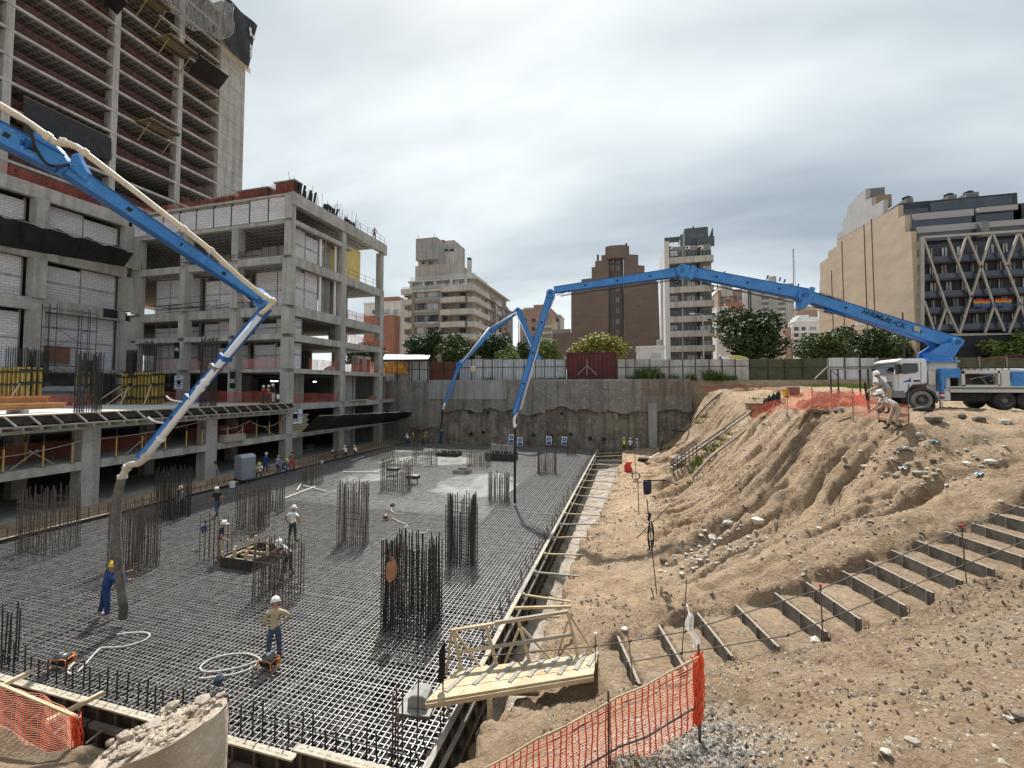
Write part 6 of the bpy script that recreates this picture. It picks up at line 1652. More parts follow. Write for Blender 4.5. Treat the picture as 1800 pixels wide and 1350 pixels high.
# turret pedestal and turret
p0 = tx(1669, 634); PXc, PYc = p0.x, ty + HW / 2
MB().lathe((PXc, PYc, tx(1669, 664).z), [(1.0, 0), (.95, .35), (.85, .9), (.8, tx(1669, 636).z - tx(1669, 664).z)], 24).build('pedestal', CRM, trk)
MB().lathe((PXc, PYc, tx(1669, 636).z), [(1.05, 0), (1.05, .12), (.75, .16), (.72, .3)], 28).build('slew_ring', BLUE, trk)
tz0 = tx(1669, 633).z
TP = QY(1673, 603, PYc)                           # boom foot pin
DIRN = (G(905, 890, 0) - Vector((PXc, PYc, 0))); DIRN.z = 0; DIRN.normalize(); SIDE = Vector((-DIRN.y, DIRN.x, 0))
for s in (-1, 1):
 b0 = Vector((PXc, PYc, tz0 + .02)) + SIDE * s * .38
 MB().prism([b0 - DIRN * .62, b0 + DIRN * .62, b0 + DIRN * .55 + Vector((0, 0, .5)), b0 - DIRN * .1 + Vector((0, 0, .95)), Vector((TP.x, TP.y, TP.z + .12)) + SIDE * s * .38, Vector((TP.x, TP.y, TP.z + .14)) + SIDE * s * .38 - DIRN * .35, b0 - DIRN * .68 + Vector((0, 0, .2))], SIDE * .07 * s).build('turret_cheek', BLUE, trk)
o = MB().cbox((PXc, PYc, tz0 + .02), .9, .7, .5, math.atan2(DIRN.y, DIRN.x)); o.build('turret_core', BLUE2, trk)
# main platform: pump engine bay
fr_ = [(1690, 655, 1758, 679)]
tb('engine_bay', DKSTEEL, 1692, 658, 1762, 679, .35, 2.2)
for u0, v0, u1, v1 in ((1690, 651, 1776, 656), (1690, 676.5, 1776, 680), (1690, 652, 1697, 680), (1754, 652, 1759, 680)): tb('bay_frame', CRM, u0, v0, u1, v1, .0, .3)
tb('bay_door', CRM, 1760, 655, 1776, 681, -.01, .05); tb('hopper_box', BLUE, 1778, 655, 1860, 681, .0, 2.2)
for k in range(6):
 u = 1700 + k * 9; a = tx(u, 664 + (k % 3) * 3); MB().tube([a + Vector((0, .2, 0)), a + Vector((.5, .22, .15)), a + Vector((.8, .2, -.3))], .035, 6).build('hose', mat('bay_hose', (.25, .22, .18)) if k % 2 else BLACK, trk)
tb('catwalk', mat('catwalk', (.16, .155, .145)), 1672, 681, 1900, 684, -.05, 2.3)
MB().tube([tx(1700, 649) + Vector((0, .3, 0)), tx(1900, 653) + Vector((0, .3, 0))], .11, 10).build('deck_pipe', WHITE, trk)
MB().tube([tx(1690, 646.5) + Vector((0, .1, 0)), tx(1900, 646.5) + Vector((0, .1, 0))], .045, 6).build('hand_rail', DKSTEEL, trk)
for k in range(8): a = tx(1692 + 12 * k, 646.5) + Vector((0, .1, 0)); MB().tube([a, a + Vector((0, 0, -.3))], .025, 5).build('rail_post', DKSTEEL, trk)
# outrigger (front left leg)
tb('outrigger_arm', BLUE, 1652, 648, 1686, 664, -.12, .3); tb('outrigger_leg', BLUE, 1650.5, 650, 1660, 684, -.16, .16)
tb('outrigger_sleeve', BLUE, 1651.5, 684, 1657.5, 702, -.14, .14); 
for k in range(3): tb('hazard_stripe', (mat('hazard_red', (.45, .05, .04)), PLWHITE)[k % 2], 1651.2, 690 + k * 3.2, 1657.8, 693.2 + k * 3.2, -.145, .13)
a = tx(1654, 700); MB().tube([(a.x, ty, a.z + .3), (a.x, ty, TG + .06)], .075, 10).build('outrigger_ram', CHROME, trk); MB().lathe((a.x, ty, TG + .02), [(.28, 0), (.28, .06), (.1, .1)], 14).build('outrigger_foot', DKSTEEL, trk)
# the boom, in a vertical plane through the turret
A0 = Vector((PXc, PYc, 0)); s_n = SIDE
def bp(u, v, off=0.0):
 s = slope(u, v); n = SIDE; C0 = Vector((0, 0, CAMZ)); t = (A0 - C0).dot(n) / s.dot(n) if abs(s.dot(n)) > 1e-6 else 25
 return C0 + s * t + SIDE * off
J0, J1, J2, J3, J4 = TP, bp(1411, 521), bp(1197, 478), bp(968, 517), bp(905, 730)
bm1 = boom_section(trk, bp(1680, 606), bp(1420, 522), .76, .66, .5)
boom_section(trk, bp(1424, 520), bp(1204, 477), .70, .62, .44); boom_section(trk, bp(1200, 478), bp(974, 510), .58, .40, .38)
boom_section(trk, bp(969, 513), bp(904, 728), .46, .26, .36)
for c, r in ((J1, .42), (J2, .38), (J3, .29)): joint(trk, c, SIDE, r, .62)
joint(trk, TP, SIDE, .3, .85)
# linkage plates at the knees
for (pts) in (((1404, 528), (1420, 506), (1428, 508), (1420, 534), (1408, 545), (1402, 542)), ((1186, 474), (1196, 466), (1212, 470), (1204, 488), (1194, 490)), ((1202, 488), (1216, 468), (1222, 472), (1214, 492))):
 MB().prism([bp(u, v, -.36) for u, v in pts], SIDE * .72).build('knee_link', BLUE, trk)
cyl(trk, bp(1622, 592), bp(1654, 622), .17, .7); cyl(trk, bp(1492, 552), bp(1408, 538), .15, .5); cyl(trk, bp(1262, 487), bp(1208, 488), .13, .75); cyl(trk, bp(1022, 505), bp(978, 519), .08, .55)
# delivery pipe along the boom
pp = smooth([bp(1335, 497, -.4), bp(1342, 506, -.4), bp(1352, 510, -.4), bp(1380, 516, -.4), bp(1404, 526, -.4), bp(1412, 540, -.4), bp(1440, 541, -.4), bp(1468, 551, -.4)], 4)
pipe(trk, pp, .075, CREAM, [(bp(1342, 506, -.4), (1, 0, -.6)), (bp(1380, 516, -.4), (1, 0, -.3))])
pipe(trk, [bp(974, 520, -.34), bp(958, 560, -.34), bp(914, 720, -.34)], .07, WHITE, [(bp(958, 560, -.34), (-.2, 0, -1))])
pipe(trk, smooth([bp(908, 726, -.1), bp(904, 736), bp(904, 746), bp(905, 752)], 4), .09, WHITE, [(bp(905, 748), (0, 0, 1))])
hz = G(905, 888, 0)
pipe(trk, smooth([bp(905, 750), bp(905.5, 790), bp(905, 840), hz + Vector((0, 0, .15))], 5), .085, BLACK, (), 'end_hose')
for u, v in ((1272, 483), (1402, 505), (1348, 490), (1370, 494), (1378, 497)):
 MB().bar(bp(u, v), bp(u + 2, v - 6), .08).build('bracket', BLUE2, trk)
for u, v in ((1250, 500), (1183, 487)): MB().tube(smooth([bp(u, v, -.3), bp(u + 4, v + 8, -.3), bp(u + 12, v + 8, -.3), bp(u + 14, v - 2, -.3)], 4), .03, 6).build('hose_loop', BLACK, trk)
for (a, b) in (((1650, 606), (1430, 532)), ((1400, 528), (1215, 489)), ((1185, 488), (985, 516))):
 for o_, dz in ((-.3, .0), (-.33, .07)):
  p_, q_ = bp(*a, o_), bp(*b, o_); n_ = 9
  MB().tube([p_.lerp(q_, k / n_) + Vector((0, 0, dz - .1 - .03 * (k % 2))) for k in range(n_ + 1)], .022, 5).build('hydraulic_hose', BLACK, trk)
# lettering on the first section
def boomtext(s, uv0, uv1, size, parent, nm='lettering', shear=.25):
 a, b = bp(*uv0), bp(*uv1); t = (b - a).normalized(); n = -SIDE if SIDE.dot(Vector((0, -1, 0))) < 0 else SIDE
 if n.y > 0: n = -n
 if t.x < 0: t = -t
 y = n.cross(t).normalized()
 M = Matrix((t, y, n)).transposed().to_4x4()
 o = text(s, size, BLACK, parent, (0, 0, 0), (0, 0, 0), nm, 1.0, shear, .004)
 c = (a + b) / 2 + n * .26
 o.matrix_local = Matrix.Translation(c - ORG[trk.name]) @ M
boomtext('H\u2022RMI-BL\u2022CK', (1516, 550), (1580, 573), .43, bm1)
boomtext('PUTZMEISTER', (1432, 516), (1478, 530), .22, bm1, 'small_lettering', .2)
MB().prism([bp(u, v, -.31 if SIDE.y > 0 else .31) for u, v in ((1600, 574), (1611, 577), (1609, 585), (1599, 582))], SIDE * .01).build('plate', mat('tan_plate', (.42, .38, .28)), bm1)
# table-like steel rack left of the truck and gear near it
a, b = P(1474, 690, 26), P(1560, 690, 26); rt = root('steel_rack', 'thin steel table frame left of the truck cab', 'rack', (a + b) / 2)
zt_ = P(1474, 649, 26).z
for p in (a, b.lerp(a, .38)):
 for dy_ in (0, 1.0): MB().bar((p.x, p.y + dy_, 6.7), (p.x, p.y + dy_, zt_), .07).build('leg', DKSTEEL, rt)
MB().bar(Vector((a.x, a.y, zt_)), Vector((b.x, b.y, zt_ + .1)), .9, .06).build('top', mat('rack_top', (.2, .19, .19)), rt)

# ---------------- near boom at left
nb_root = root('pump_boom', 'blue articulated pump boom with cream pipe reaching in from the left', 'pump boom', G(215, 1095, 0))
E_ = P(470, 530, 16.0); L0 = P(-60, 178, 10.4); L1 = P(118, 288, 11.6); TIP = P(238, 812, 14.9)
sec1 = boom_section(nb_root, P(-90, 190, 10.2), P(105, 290, 11.5), .56, .50, .40)
sec2 = boom_section(nb_root, P(120, 300, 11.7), P(458, 527, 15.9), .40, .29, .32)
sec3 = boom_section(nb_root, P(470, 540, 16.0), P(246, 806, 14.95), .30, .20, .26, 'boom_section', BLUE)
def pl(pts, d0, d1, th, nm, m=BLUE):
 """plate from pixel outline at depths running d0..d1 across its u range"""
 us = [u for u, v in pts]; lo_, hi_ = min(us), max(us)
 vs = [P(u, v, d0 + (d1 - d0) * (u - lo_) / (hi_ - lo_)) for u, v in pts]
 nrm = FV * th
 return MB().prism(vs, nrm).build(nm, m, nb_root)
# cylinder sleeve and knee plates between section 1 and 2
pl([(52, 236), (62, 232), (86, 246), (104, 262), (122, 288), (100, 290), (80, 284), (60, 258)], 11.05, 11.5, .16, 'knee_plate')
pl([(18, 250), (30, 248), (52, 258), (76, 282), (56, 285), (34, 275), (20, 262)], 10.9, 11.3, .45, 'knee_plate', BLUE2)
pl([(122, 292), (126, 272), (136, 268), (142, 282), (156, 308), (150, 318)], 11.55, 11.9, .14, 'pipe_bracket')
cyl(nb_root, P(22, 252, 11.0), P(-40, 205, 10.4), .085, .2)
joint(nb_root, P(112, 296, 11.7), FV, .26, .5); joint(nb_root, P(462, 532, 15.95), FV, .24, .45); joint(nb_root, P(60, 262, 11.2), FV, .16, .55, BLUE2)
pl([(440, 512), (452, 505), (470, 520), (472, 536), (460, 545), (446, 535)], 15.7, 16.0, .36, 'knee_plate')
cyl(nb_root, P(388, 482, 15.0), P(440, 530, 15.75), .075, .65)
MB().tube(smooth([P(30, 212, 10.6), P(52, 226, 10.75), P(62, 258, 10.95), P(80, 286, 11.2), P(100, 292, 11.3), P(124, 289, 11.4)], 5), .035, 7).build('hydraulic_hose', BLACK, nb_root)
dp = [P(-60, 150, 10.0), P(38, 208, 10.7), P(84, 240, 11.0), P(100, 252, 11.15), P(112, 250, 11.2), P(128, 256, 11.3), P(148, 268, 11.5), P(250, 346, 12.6), P(322, 402, 13.4), P(370, 440, 14.0), P(420, 486, 14.8), P(466, 522, 15.5), P(482, 528, 15.7), P(476, 536, 15.8), P(458, 552, 15.8)]
cl = [(dp[2], dp[3] - dp[1]), (dp[4], dp[5] - dp[3]), (dp[6], dp[7] - dp[6]), (dp[8], dp[9] - dp[8]), (dp[9], dp[10] - dp[9]), (dp[11], dp[12] - dp[11])]
pipe(nb_root, smooth(dp, 4), .085, CREAM, cl)
for k in (8, 9):
 c = dp[k]; MB().bar(c, c + Vector((-.3, .1, -.45)), .06).build('pipe_support', BLUE, nb_root)
lp = [P(456, 556, 15.75), P(360, 672, 15.2), P(352, 683, 15.15), P(262, 797, 14.75)]
pipe(nb_root, lp, .105, mat('pipe_skywhite', (.60, .64, .70), (.70, .73, .77), scale=3, rough=.35, spec=.5), [(lp[1], lp[2] - lp[1]), (lp[2], lp[2] - lp[1]), (lp[0].lerp(lp[3], .9), lp[2] - lp[1])])
for f in (.35, .42, .62): c = P(470, 540, 15.8).lerp(P(246, 806, 14.8), f); boxbeam(c - Vector((.05, 0, .07)), c + Vector((.05, 0, .07)), .32, .32, .34, .34).build('boom_band', BLUE2 if f != .42 else RIM, nb_root)
ep = smooth([P(262, 797, 14.75), P(245, 814, 14.7), P(228, 817, 14.65), P(219, 830, 14.65), P(215, 838, 14.65)], 5)
pipe(nb_root, ep, .105, mat('dirty_cream', (.42, .39, .33), (.54, .51, .45), scale=5, rough=.8), [(ep[2], ep[3] - ep[1]), (ep[-1], (0, 0, 1)), (ep[12], ep[13] - ep[11])], 'end_elbow')
gh = G(216, 1098, 0)
hs = smooth([P(215, 838, 14.65), P(207, 870, 14.62), P(204, 930, 14.6), P(208, 990, 14.6), P(214, 1040, 14.62), P(217, 1065, 14.64), Vector((gh.x, gh.y, .25))], 5)
pipe(nb_root, hs, .125, mat('muddy_hose', (.055, .053, .05), (.15, .145, .135), scale=3, rough=.85, c3=(.22, .21, .20)), (), 'end_hose')
MB().tube(smooth([P(348, 684, 15.1), P(310, 640, 15.0), P(290, 624, 15.0)], 3), .02, 5).build('tie_rope', PLWHITE, nb_root) if 0 else None
for (u0, v0, u1, v1) in ((292, 696, 320, 706), (260, 733, 290, 744)):
 MB().tube(smooth([P(u0, v0, 15.0), P((u0 + u1) / 2 - 4, v0 + 7, 15.0), P(u1, v1, 15.05)], 4), .03, 5).build('bracket_rod', PLWHITE, nb_root)

# ---------------- distant boom behind the fence
fb_root = root('pump_boom', 'small distant blue pump boom folded over the fence at the far wall', 'pump boom', QY(944, 632, 62))
DY = 61.0
def fp(u, v, y=DY): return QY(u, v, y)
for a, b, h0, h1, w in (((944, 632), (912, 546), .9, .75, .5), ((910, 546), (864, 582), .62, .5, .4), ((864, 582), (809, 640), .5, .4, .36), ((807, 641), (784, 705), .42, .26, .3), ((784, 705), (779, 716), .25, .2, .22)):
 ya = DY if b[0] > 860 else 60 - .06 * (860 - b[0]); yb = DY if b[0] > 860 else 58.5 - .07 * (860 - b[0])
 boom_section(fb_root, fp(*a, DY if a[0] > 860 else 60 - .05 * (864 - a[0])), fp(*b, DY if b[0] > 860 else 60 - .05 * (864 - b[0])), h0, h1, w)
for u, v in ((911, 546), (864, 582), (808, 641)): joint(fb_root, fp(u, v, DY if u > 860 else 60 - .05 * (864 - u)), (0, 1, 0), .42, .6)
pipe(fb_root, [fp(906, 550, DY - .5), fp(862, 576, DY - .8)], .09, WHITE); pipe(fb_root, [fp(860, 576, DY - 1.2), fp(812, 636, 57.0)], .09, WHITE); pipe(fb_root, [fp(906, 548, DY - .5), fp(936, 615, DY - .5)], .08, WHITE)
pipe(fb_root, [fp(782, 708, 55.6), fp(779, 720, 55.6)], .14, WHITE); hq = G(774, 772, 0)
pipe(fb_root, smooth([fp(779, 718, 55.6), fp(777, 735, 55.6), fp(775, 752, 55.4)], 4), .11, BLACK, (), 'end_hose')
MB().lathe(tuple(fp(944, 640, DY) - Vector((0, 0, .3))), [(1.0, 0), (1.0, .3), (.7, .5), (.6, 1.4)], 14).build('turret', BLUE, fb_root)
# ================================================================ formwork round the raft
FRIM = mat('form_rim', (.30, .265, .20), (.46, .42, .34), scale=3, rough=.85, c3=(.55, .52, .46))
RIB = mat('form_rib', (.06, .048, .04), (.13, .10, .08), scale=4, rough=.75, metal=.2)
fw = root('edge_formwork', 'long rib-backed formwork wall along the right side of the rebar mat', 'formwork', (MX1 + .1, 30, -1.4))
y = MY0 + .1; k = 0
while y < 55.5:
 L = min(2.7, 55.6 - y)
 o = MB().box(MX1 + .05, MX1 + .09, y + .01, y + L - .01, -1.42, .10 + rnd.uniform(-.015, .015)).build('form_panel', PLY, fw)
 MB().box(MX1 + .02, MX1 + .15, y + .015, y + L - .015, .118, .155).build('rim_board', FRIM if k % 3 else WOODG, o)
 for j in range(5):
  yy = y + .25 + j * L / 5; MB().box(MX1 + .091, MX1 + .17, yy - .03, yy + .03, -1.42, .10).build('rib', RIB, o)
 y += L; k += 1
for z in (-.25, -.85): 
 for q in range(9): MB().box(MX1 + .172, MX1 + .25, MY0 + .2 + q * 5.3, MY0 + .2 + q * 5.3 + 5.2, z, z + .09).build('waler', WOODG if z > -.5 else RIB, fw)
fw2 = root('edge_formwork', 'dark panel formwork with pale perforated rim along the near side of the mat', 'formwork', (-12, MY0 - .1, -1.4))
x = -31.0; k = 0
while x < MX1 - .05:
 L = min(2.4, MX1 - x); up = .22 if abs(x + L / 2 + 5.3) < .9 else 0
 o = MB().box(x + .01, x + L - .01, MY0 - .14, MY0 - .10, -1.42, .06 + up).build('form_panel', PLY, fw2)
 rim = MB().box(x + .012, x + L - .012, MY0 - .24, MY0 - .06, .062 + up, .10 + up).build('rim_board', FRIM, o)
 hb = MB()
 for j in range(int(L / .22)):
  for i in range(3): hx = x + .14 + j * .22 + i * .045; hb.box(hx - .011, hx + .011, MY0 - .17, MY0 - .148, .1005 + up, .1015 + up)
 hb.build('rim_holes', BLACK, o, kind='stuff')
 for j in range(4): xx = x + .2 + j * L / 4; MB().box(xx - .03, xx + .03, MY0 - .24, MY0 - .145, -1.42, .05 + up).build('rib', RIB, o)
 x += L; k += 1
for z in (-.35, -.95):
 for q in range(6): MB().box(-30.5 + q * 4.4, -30.5 + q * 4.4 + 4.3, MY0 - .36, MY0 - .245, z, z + .12).build('waler', RIB if q % 2 else mat('waler_grey', (.10, .095, .095), (.17, .16, .15), scale=4), fw2)
for q in range(24): xx = -30 + q * 1.1; MB().bar((xx, MY0 - .36, -.28), (xx - .12, MY0 - .62, -.42), .03).build('tie_rod', STEEL, fw2)
fw3 = root('edge_formwork', 'low black form strip with pale top along the left side of the mat', 'formwork', (MX0 - .1, 30, 0))
for q in range(20):
 y = MY0 + q * 2.45; o = MB().box(MX0 - .14, MX0 - .06, y, y + 2.43, -.6, .20).build('form_panel', PLY, fw3); MB().box(MX0 - .16, MX0 - .05, y + .01, y + 2.42, .203, .235).build('rim_board', FRIM, o)
# earth strip behind the left form
def es(a, b):
 xx = -34.0 + a * 2.75; yy = 7 + b * 50; return (xx, yy, .02 + .3 * (1 - a) + .22 * float(fbm(np.array([xx * .8]), np.array([yy * .8]), 4, 8)[0]))
g_ = MB().grid(es, 12, 160); g_.sm = True; tag(g_.build('earth_strip', SOIL), 'strip of dark earth between the mat and the building', None, None, 'structure')
# struts from the right formwork to the earth bench
STRUTW = mat('strut_yellow', (.36, .29, .16), (.48, .40, .26), scale=3, rough=.8)
for k, y in enumerate([11.9, 14.6, 16.4, 18.5, 20.6, 22.9, 25.2, 27.4, 29.9, 32.3, 34.8, 37.4, 40.0, 42.6, 45.2, 47.8, 50.4, 52.8]):
 lx = float(np.interp(y, LIPY, LIPX)) + .45; zz_ = gz_at(lx, y)
 rt = root('strut', 'timber strut number %d from the bridge bracing the right formwork against the earth' % (k + 1), 'strut', (MX1, y, -.1), 0, 'struts along the right formwork')
 MB().bar((MX1 + .15, y, .05), (lx, y + rnd.uniform(-.3, .3), zz_ + .05), .075, .06).build('pole', STRUTW if k % 3 else WOODG, rt)
 MB().box(MX1 + .15, MX1 + .24, y - .07, y + .07, -.08, .12).build('end_block', WOODG, rt)
 rt['label'] = ('nearest', 'second', 'third', 'fourth', 'fifth', 'sixth', 'seventh', 'eighth', 'ninth', 'tenth', 'eleventh', 'twelfth', 'thirteenth', 'fourteenth', 'fifteenth', 'sixteenth', 'seventeenth', 'farthest')[k] + ' strut bracing the right formwork, counted from the timber bridge'
for k, (u0, v0, u1, v1) in enumerate(((55, 1180, 0, 1207), (180, 1218, 82, 1269))):
 a = QY(u0, v0, MY0 - .2); b = P(u1, v1, dep(a) - 1.05)
 MB().bar(a, b, .09, .09).build('strut', WOOD, None, False, ('left', 'right')[k] + ' of two pale timber struts at the near formwork, bottom left', 'strut', 'struts at the near formwork')
MB().bar(P(1038, 812, 49), P(1098, 823, 47), .12, .05).build('plank', WOODG, None, False, 'grey plank laid across the trench near the red bag', 'plank')
# starter bars round the edge
def dowels(label, pts, zr, m=RUST, rail=None):
 a = pts[0]; rt = root('starter_bars', label, 'starter bars', (a[0], a[1], 0))
 b = MB()
 for x, y in pts: b.bar((x + rnd.gauss(0, .02), y + rnd.gauss(0, .02), -1.3), (x + rnd.gauss(0, .035), y + rnd.gauss(0, .035), rnd.uniform(*zr)), .028)
 b.build('upright_bars', m, rt, kind='stuff')
 if rail: MB().bar((pts[0][0], pts[0][1], rail), (pts[-1][0], pts[-1][1], rail), .025).build('tie_bar', m, rt)
dowels('row of thin upright bars along the near edge of the mat', [(-30.6 + .33 * i, MY0 + .18) for i in range(80)], (.5, .85), DKSTEEL, .42)
dowels('row of thin upright bars along the left edge of the mat', [(MX0 - .45, MY0 + .4 + .5 * i) for i in range(96)], (.5, .9), DKSTEEL, .45)
dowels('scattered upright bars along the right edge of the mat', [(MX1 - .15 - .12 * (i % 3), MY0 + .5 + .33 * i) for i in range(140)], (.1, .55), RUST)
dowels('clump of tall upright bars at the left bottom corner of the mat', [tuple(G(u, 1165 - .1 * u)[:2]) for u in (2, 8, 12, 20, 27, 31)], (1.2, 1.9), DKSTEEL)
dowels('tall bars standing at the mat corner beside the timber bridge', [tuple(G(u, v)[:2]) for u, v in ((688, 1330), (694, 1322), (700, 1335), (706, 1318), (732, 1290))], (1.0, 1.7), RUST)
# ================================================================ column cages standing in the mat
CG = [(42, 128, 972, 856, 13, 'wide loose cage at the far left of the mat'), (198, 270, 1005, 884, 16, 'cage right behind the hose of the near boom'), (278, 329, 915, 822, 12, 'dark cage with a helmeted worker behind it'),
  (418, 468, 935, 850, 13, 'cage behind the box form, left of the worker in white'), (356, 402, 990, 905, 5, 'sparse cage around the worker in the navy shirt'), (450, 527, 1055, 948, 12, 'cage in front of the box form with a stooping worker behind'),
  (595, 645, 962, 848, 13, 'cage in the middle with a white pipe on top'), (679, 770, 1100, 948, 20, 'big dense dark cage with a brown jacket hung on it'), (787, 836, 995, 870, 12, 'cage right of the dense one, in line with the hanging hose'),
  (859, 895, 886, 830, 11, 'cage just left of the hanging hose'), (945, 978, 838, 790, 10, 'cage near the far right of the mat'), (671, 722, 866, 806, 12, 'cage with boards clamped on it at mid distance'),
  (530, 565, 856, 812, 11, 'small cage near the crossed white pipes'), (726, 768, 822, 782, 10, 'faint far cage left of the far box form'), (822, 862, 826, 792, 9, 'faint far cage beside the far wall signs'), (996, 1012, 806, 772, 6, 'narrow cage close to the far right corner'), (656, 692, 812, 772, 8, 'far cage by the left edge of the mat'), (470, 498, 905, 850, 5, 'sparse tall bars behind the worker in white')]
for i, (u0, u1, vb, vt, nb, lab) in enumerate(CG):
 uc = (u0 + u1) / 2; c = G(uc, vb - 6, 0); d = dep(c); w = (u1 - u0) * d / 760 * .9
 h = (vb - 6 - vt) * d / 760 * 1.02
 dense = 'dense' in lab
 cage((c.x, c.y, 0), w, w * (.75 if dense else .6), h, lab, nb, max(4, int(nb * .6)), DKSTEEL if i in (2, 7, 8) else RUST, .22 if dense else .32, .015 if dense else .011 if d < 25 else .015, 'rebar cages standing in the mat', .35, 0, i + 3, -.3)
 if nb > 8:   # stirrup heap of shade bars inside nearer cages
  ib = MB()
  for k in range(nb):
   x = c.x + rnd.uniform(-w / 2, w / 2); yy = c.y + rnd.uniform(-w / 3, w / 3); ib.bar((x, yy, -.3), (x + rnd.gauss(0, .03), yy, h * rnd.uniform(.55, .95)), .02)
  o = [t for t in bpy.data.objects if t.get('label') == lab][0]
  ib.build('inner_bars', RUST, o, kind='stuff')
# ================================================================ box forms set in the mat
def boxform(label, c, w, d, h, posts, m=PLY, rim=WOOD):
 rt = root('box_form', label, 'box form', (c.x, c.y, 0), 0, 'box forms in the mat')
 for sx in (-1, 1): MB().box(sx * w / 2 - .03, sx * w / 2 + .03, -d / 2, d / 2, .02, h).build('side_board', m, rt, True)
 for sy in (-1, 1): MB().box(-w / 2 + .031, w / 2 - .031, sy * d / 2 - .03, sy * d / 2 + .03, .02, h).build('side_board', m, rt, True)
 for sx in (-1, 1): MB().box(sx * (w / 2 - .09) - .04, sx * (w / 2 - .09) + .04, -d / 2 + .05, d / 2 - .05, h - .18, h - .1).build('batten', rim, rt, True)
 for k in range(3): yy = -d / 2 + d * (k + 1) / 4; MB().box(-w / 2 + .1, w / 2 - .1, yy - .035, yy + .035, h - .3, h - .22).build('cross_batten', rim, rt, True)
 for k in range(posts):
  t = k / posts * 2 * (w + d); 
  if t < w: x, y = -w / 2 + t, -d / 2 + .1
  elif t < w + d: x, y = w / 2 - .1, -d / 2 + t - w
  elif t < 2 * w + d: x, y = w / 2 - (t - w - d), d / 2 - .1
  else: x, y = -w / 2 + .1, d / 2 - (t - 2 * w - d)
  MB().box(x - .045, x + .045, y - .045, y + .045, .0, h + rnd.uniform(.15, .4)).build('stake', rim, rt, True)
 return rt
boxform('black box form with yellow timber stakes among the workers', W(-11.85, 20.2, 0), 1.75, 1.9, .48, 11)
boxform('pale board frame lying at mid distance on the wet concrete', G(813, 831), 1.4, 1.2, .35, 0, CONC_D, WOODG)
boxform('dark box form near the far wall, left one', G(789, 801), 2.6, 1.6, .45, 6, PLY, WOODG); boxform('dark box form with many stakes near the far wall, right one', G(882, 808), 3.2, 1.8, .8, 10, PLY, WOODG); boxform('small grey box form behind the right far one', G(886, 796), 2.8, 1.4, 1.0, 4, CONC_D, WOODG)
for u, v, lab in ((691, 836, 'small board clamped on bars, left one'), (726, 850, 'small board clamped on bars, right one')):
 c = G(u, v); rt = root('clamped_board', lab, 'board', (c.x, c.y, .55), 0, 'boards on bars'); MB().box(-.5, .5, -.3, .3, .1, .16).build('board', WOODG, rt, True); MB().box(-.5, .5, -.3, .3, -.12, .098).build('box', PLY, rt, True)
 for sx in (-.4, .4): MB().bar((sx, 0, -.6), (sx, 0, .1), .05).build('stake', DKSTEEL, rt, True)
# ================================================================ loose things on the mat
PVC = mat('white_pvc', (.52, .50, .46), (.62, .60, .56), scale=3, rough=.5)
def lay(label, a, b, r=.055, z=.08, cat='pipe', group='white pipes on the mat'):
 p, q = G(*a), G(*b); p.z = q.z = z
 rt = root('white_pipe', label, cat, p, 0, group)
 MB().tube([p, q], r, 8).build('barrel', PVC, rt); d_ = (q - p).normalized(); MB().tube([p - d_ * .02, p + d_ * .1], r * 1.18, 8).build('socket', PVC, rt)
lay('white pipe lying crosswise near the small cage', (604, 831), (666, 832)); lay('long white pipe of the crossed pair', (500, 878), (554, 857)); lay('short white pipe crossing the long one', (533, 855), (574, 866)); lay('white pipe stub at the foot of the small cage', (522, 864), (530, 850), .05, .1)
lay('white pipe far back, left of the two parallel ones', (665, 816), (690, 808)); lay('white pipe far back, right of the two parallel ones', (685, 817), (711, 810)); lay('white batten along the left mat edge', (618, 811), (640, 803), .05)
p = G(622, 870); rt = root('white_pipe', 'bent white pipe hooked over the middle cage', 'pipe', (p.x, p.y, 2.9)); MB().tube(smooth([P(617, 846, dep(p) - .2), P(620, 855, dep(p) - .3), P(628, 865, dep(p) - .2)], 5), .07, 8).build('barrel', PVC, rt)
HOSE = mat('grey_hose', (.42, .41, .38), (.55, .53, .50), scale=4, rough=.6)
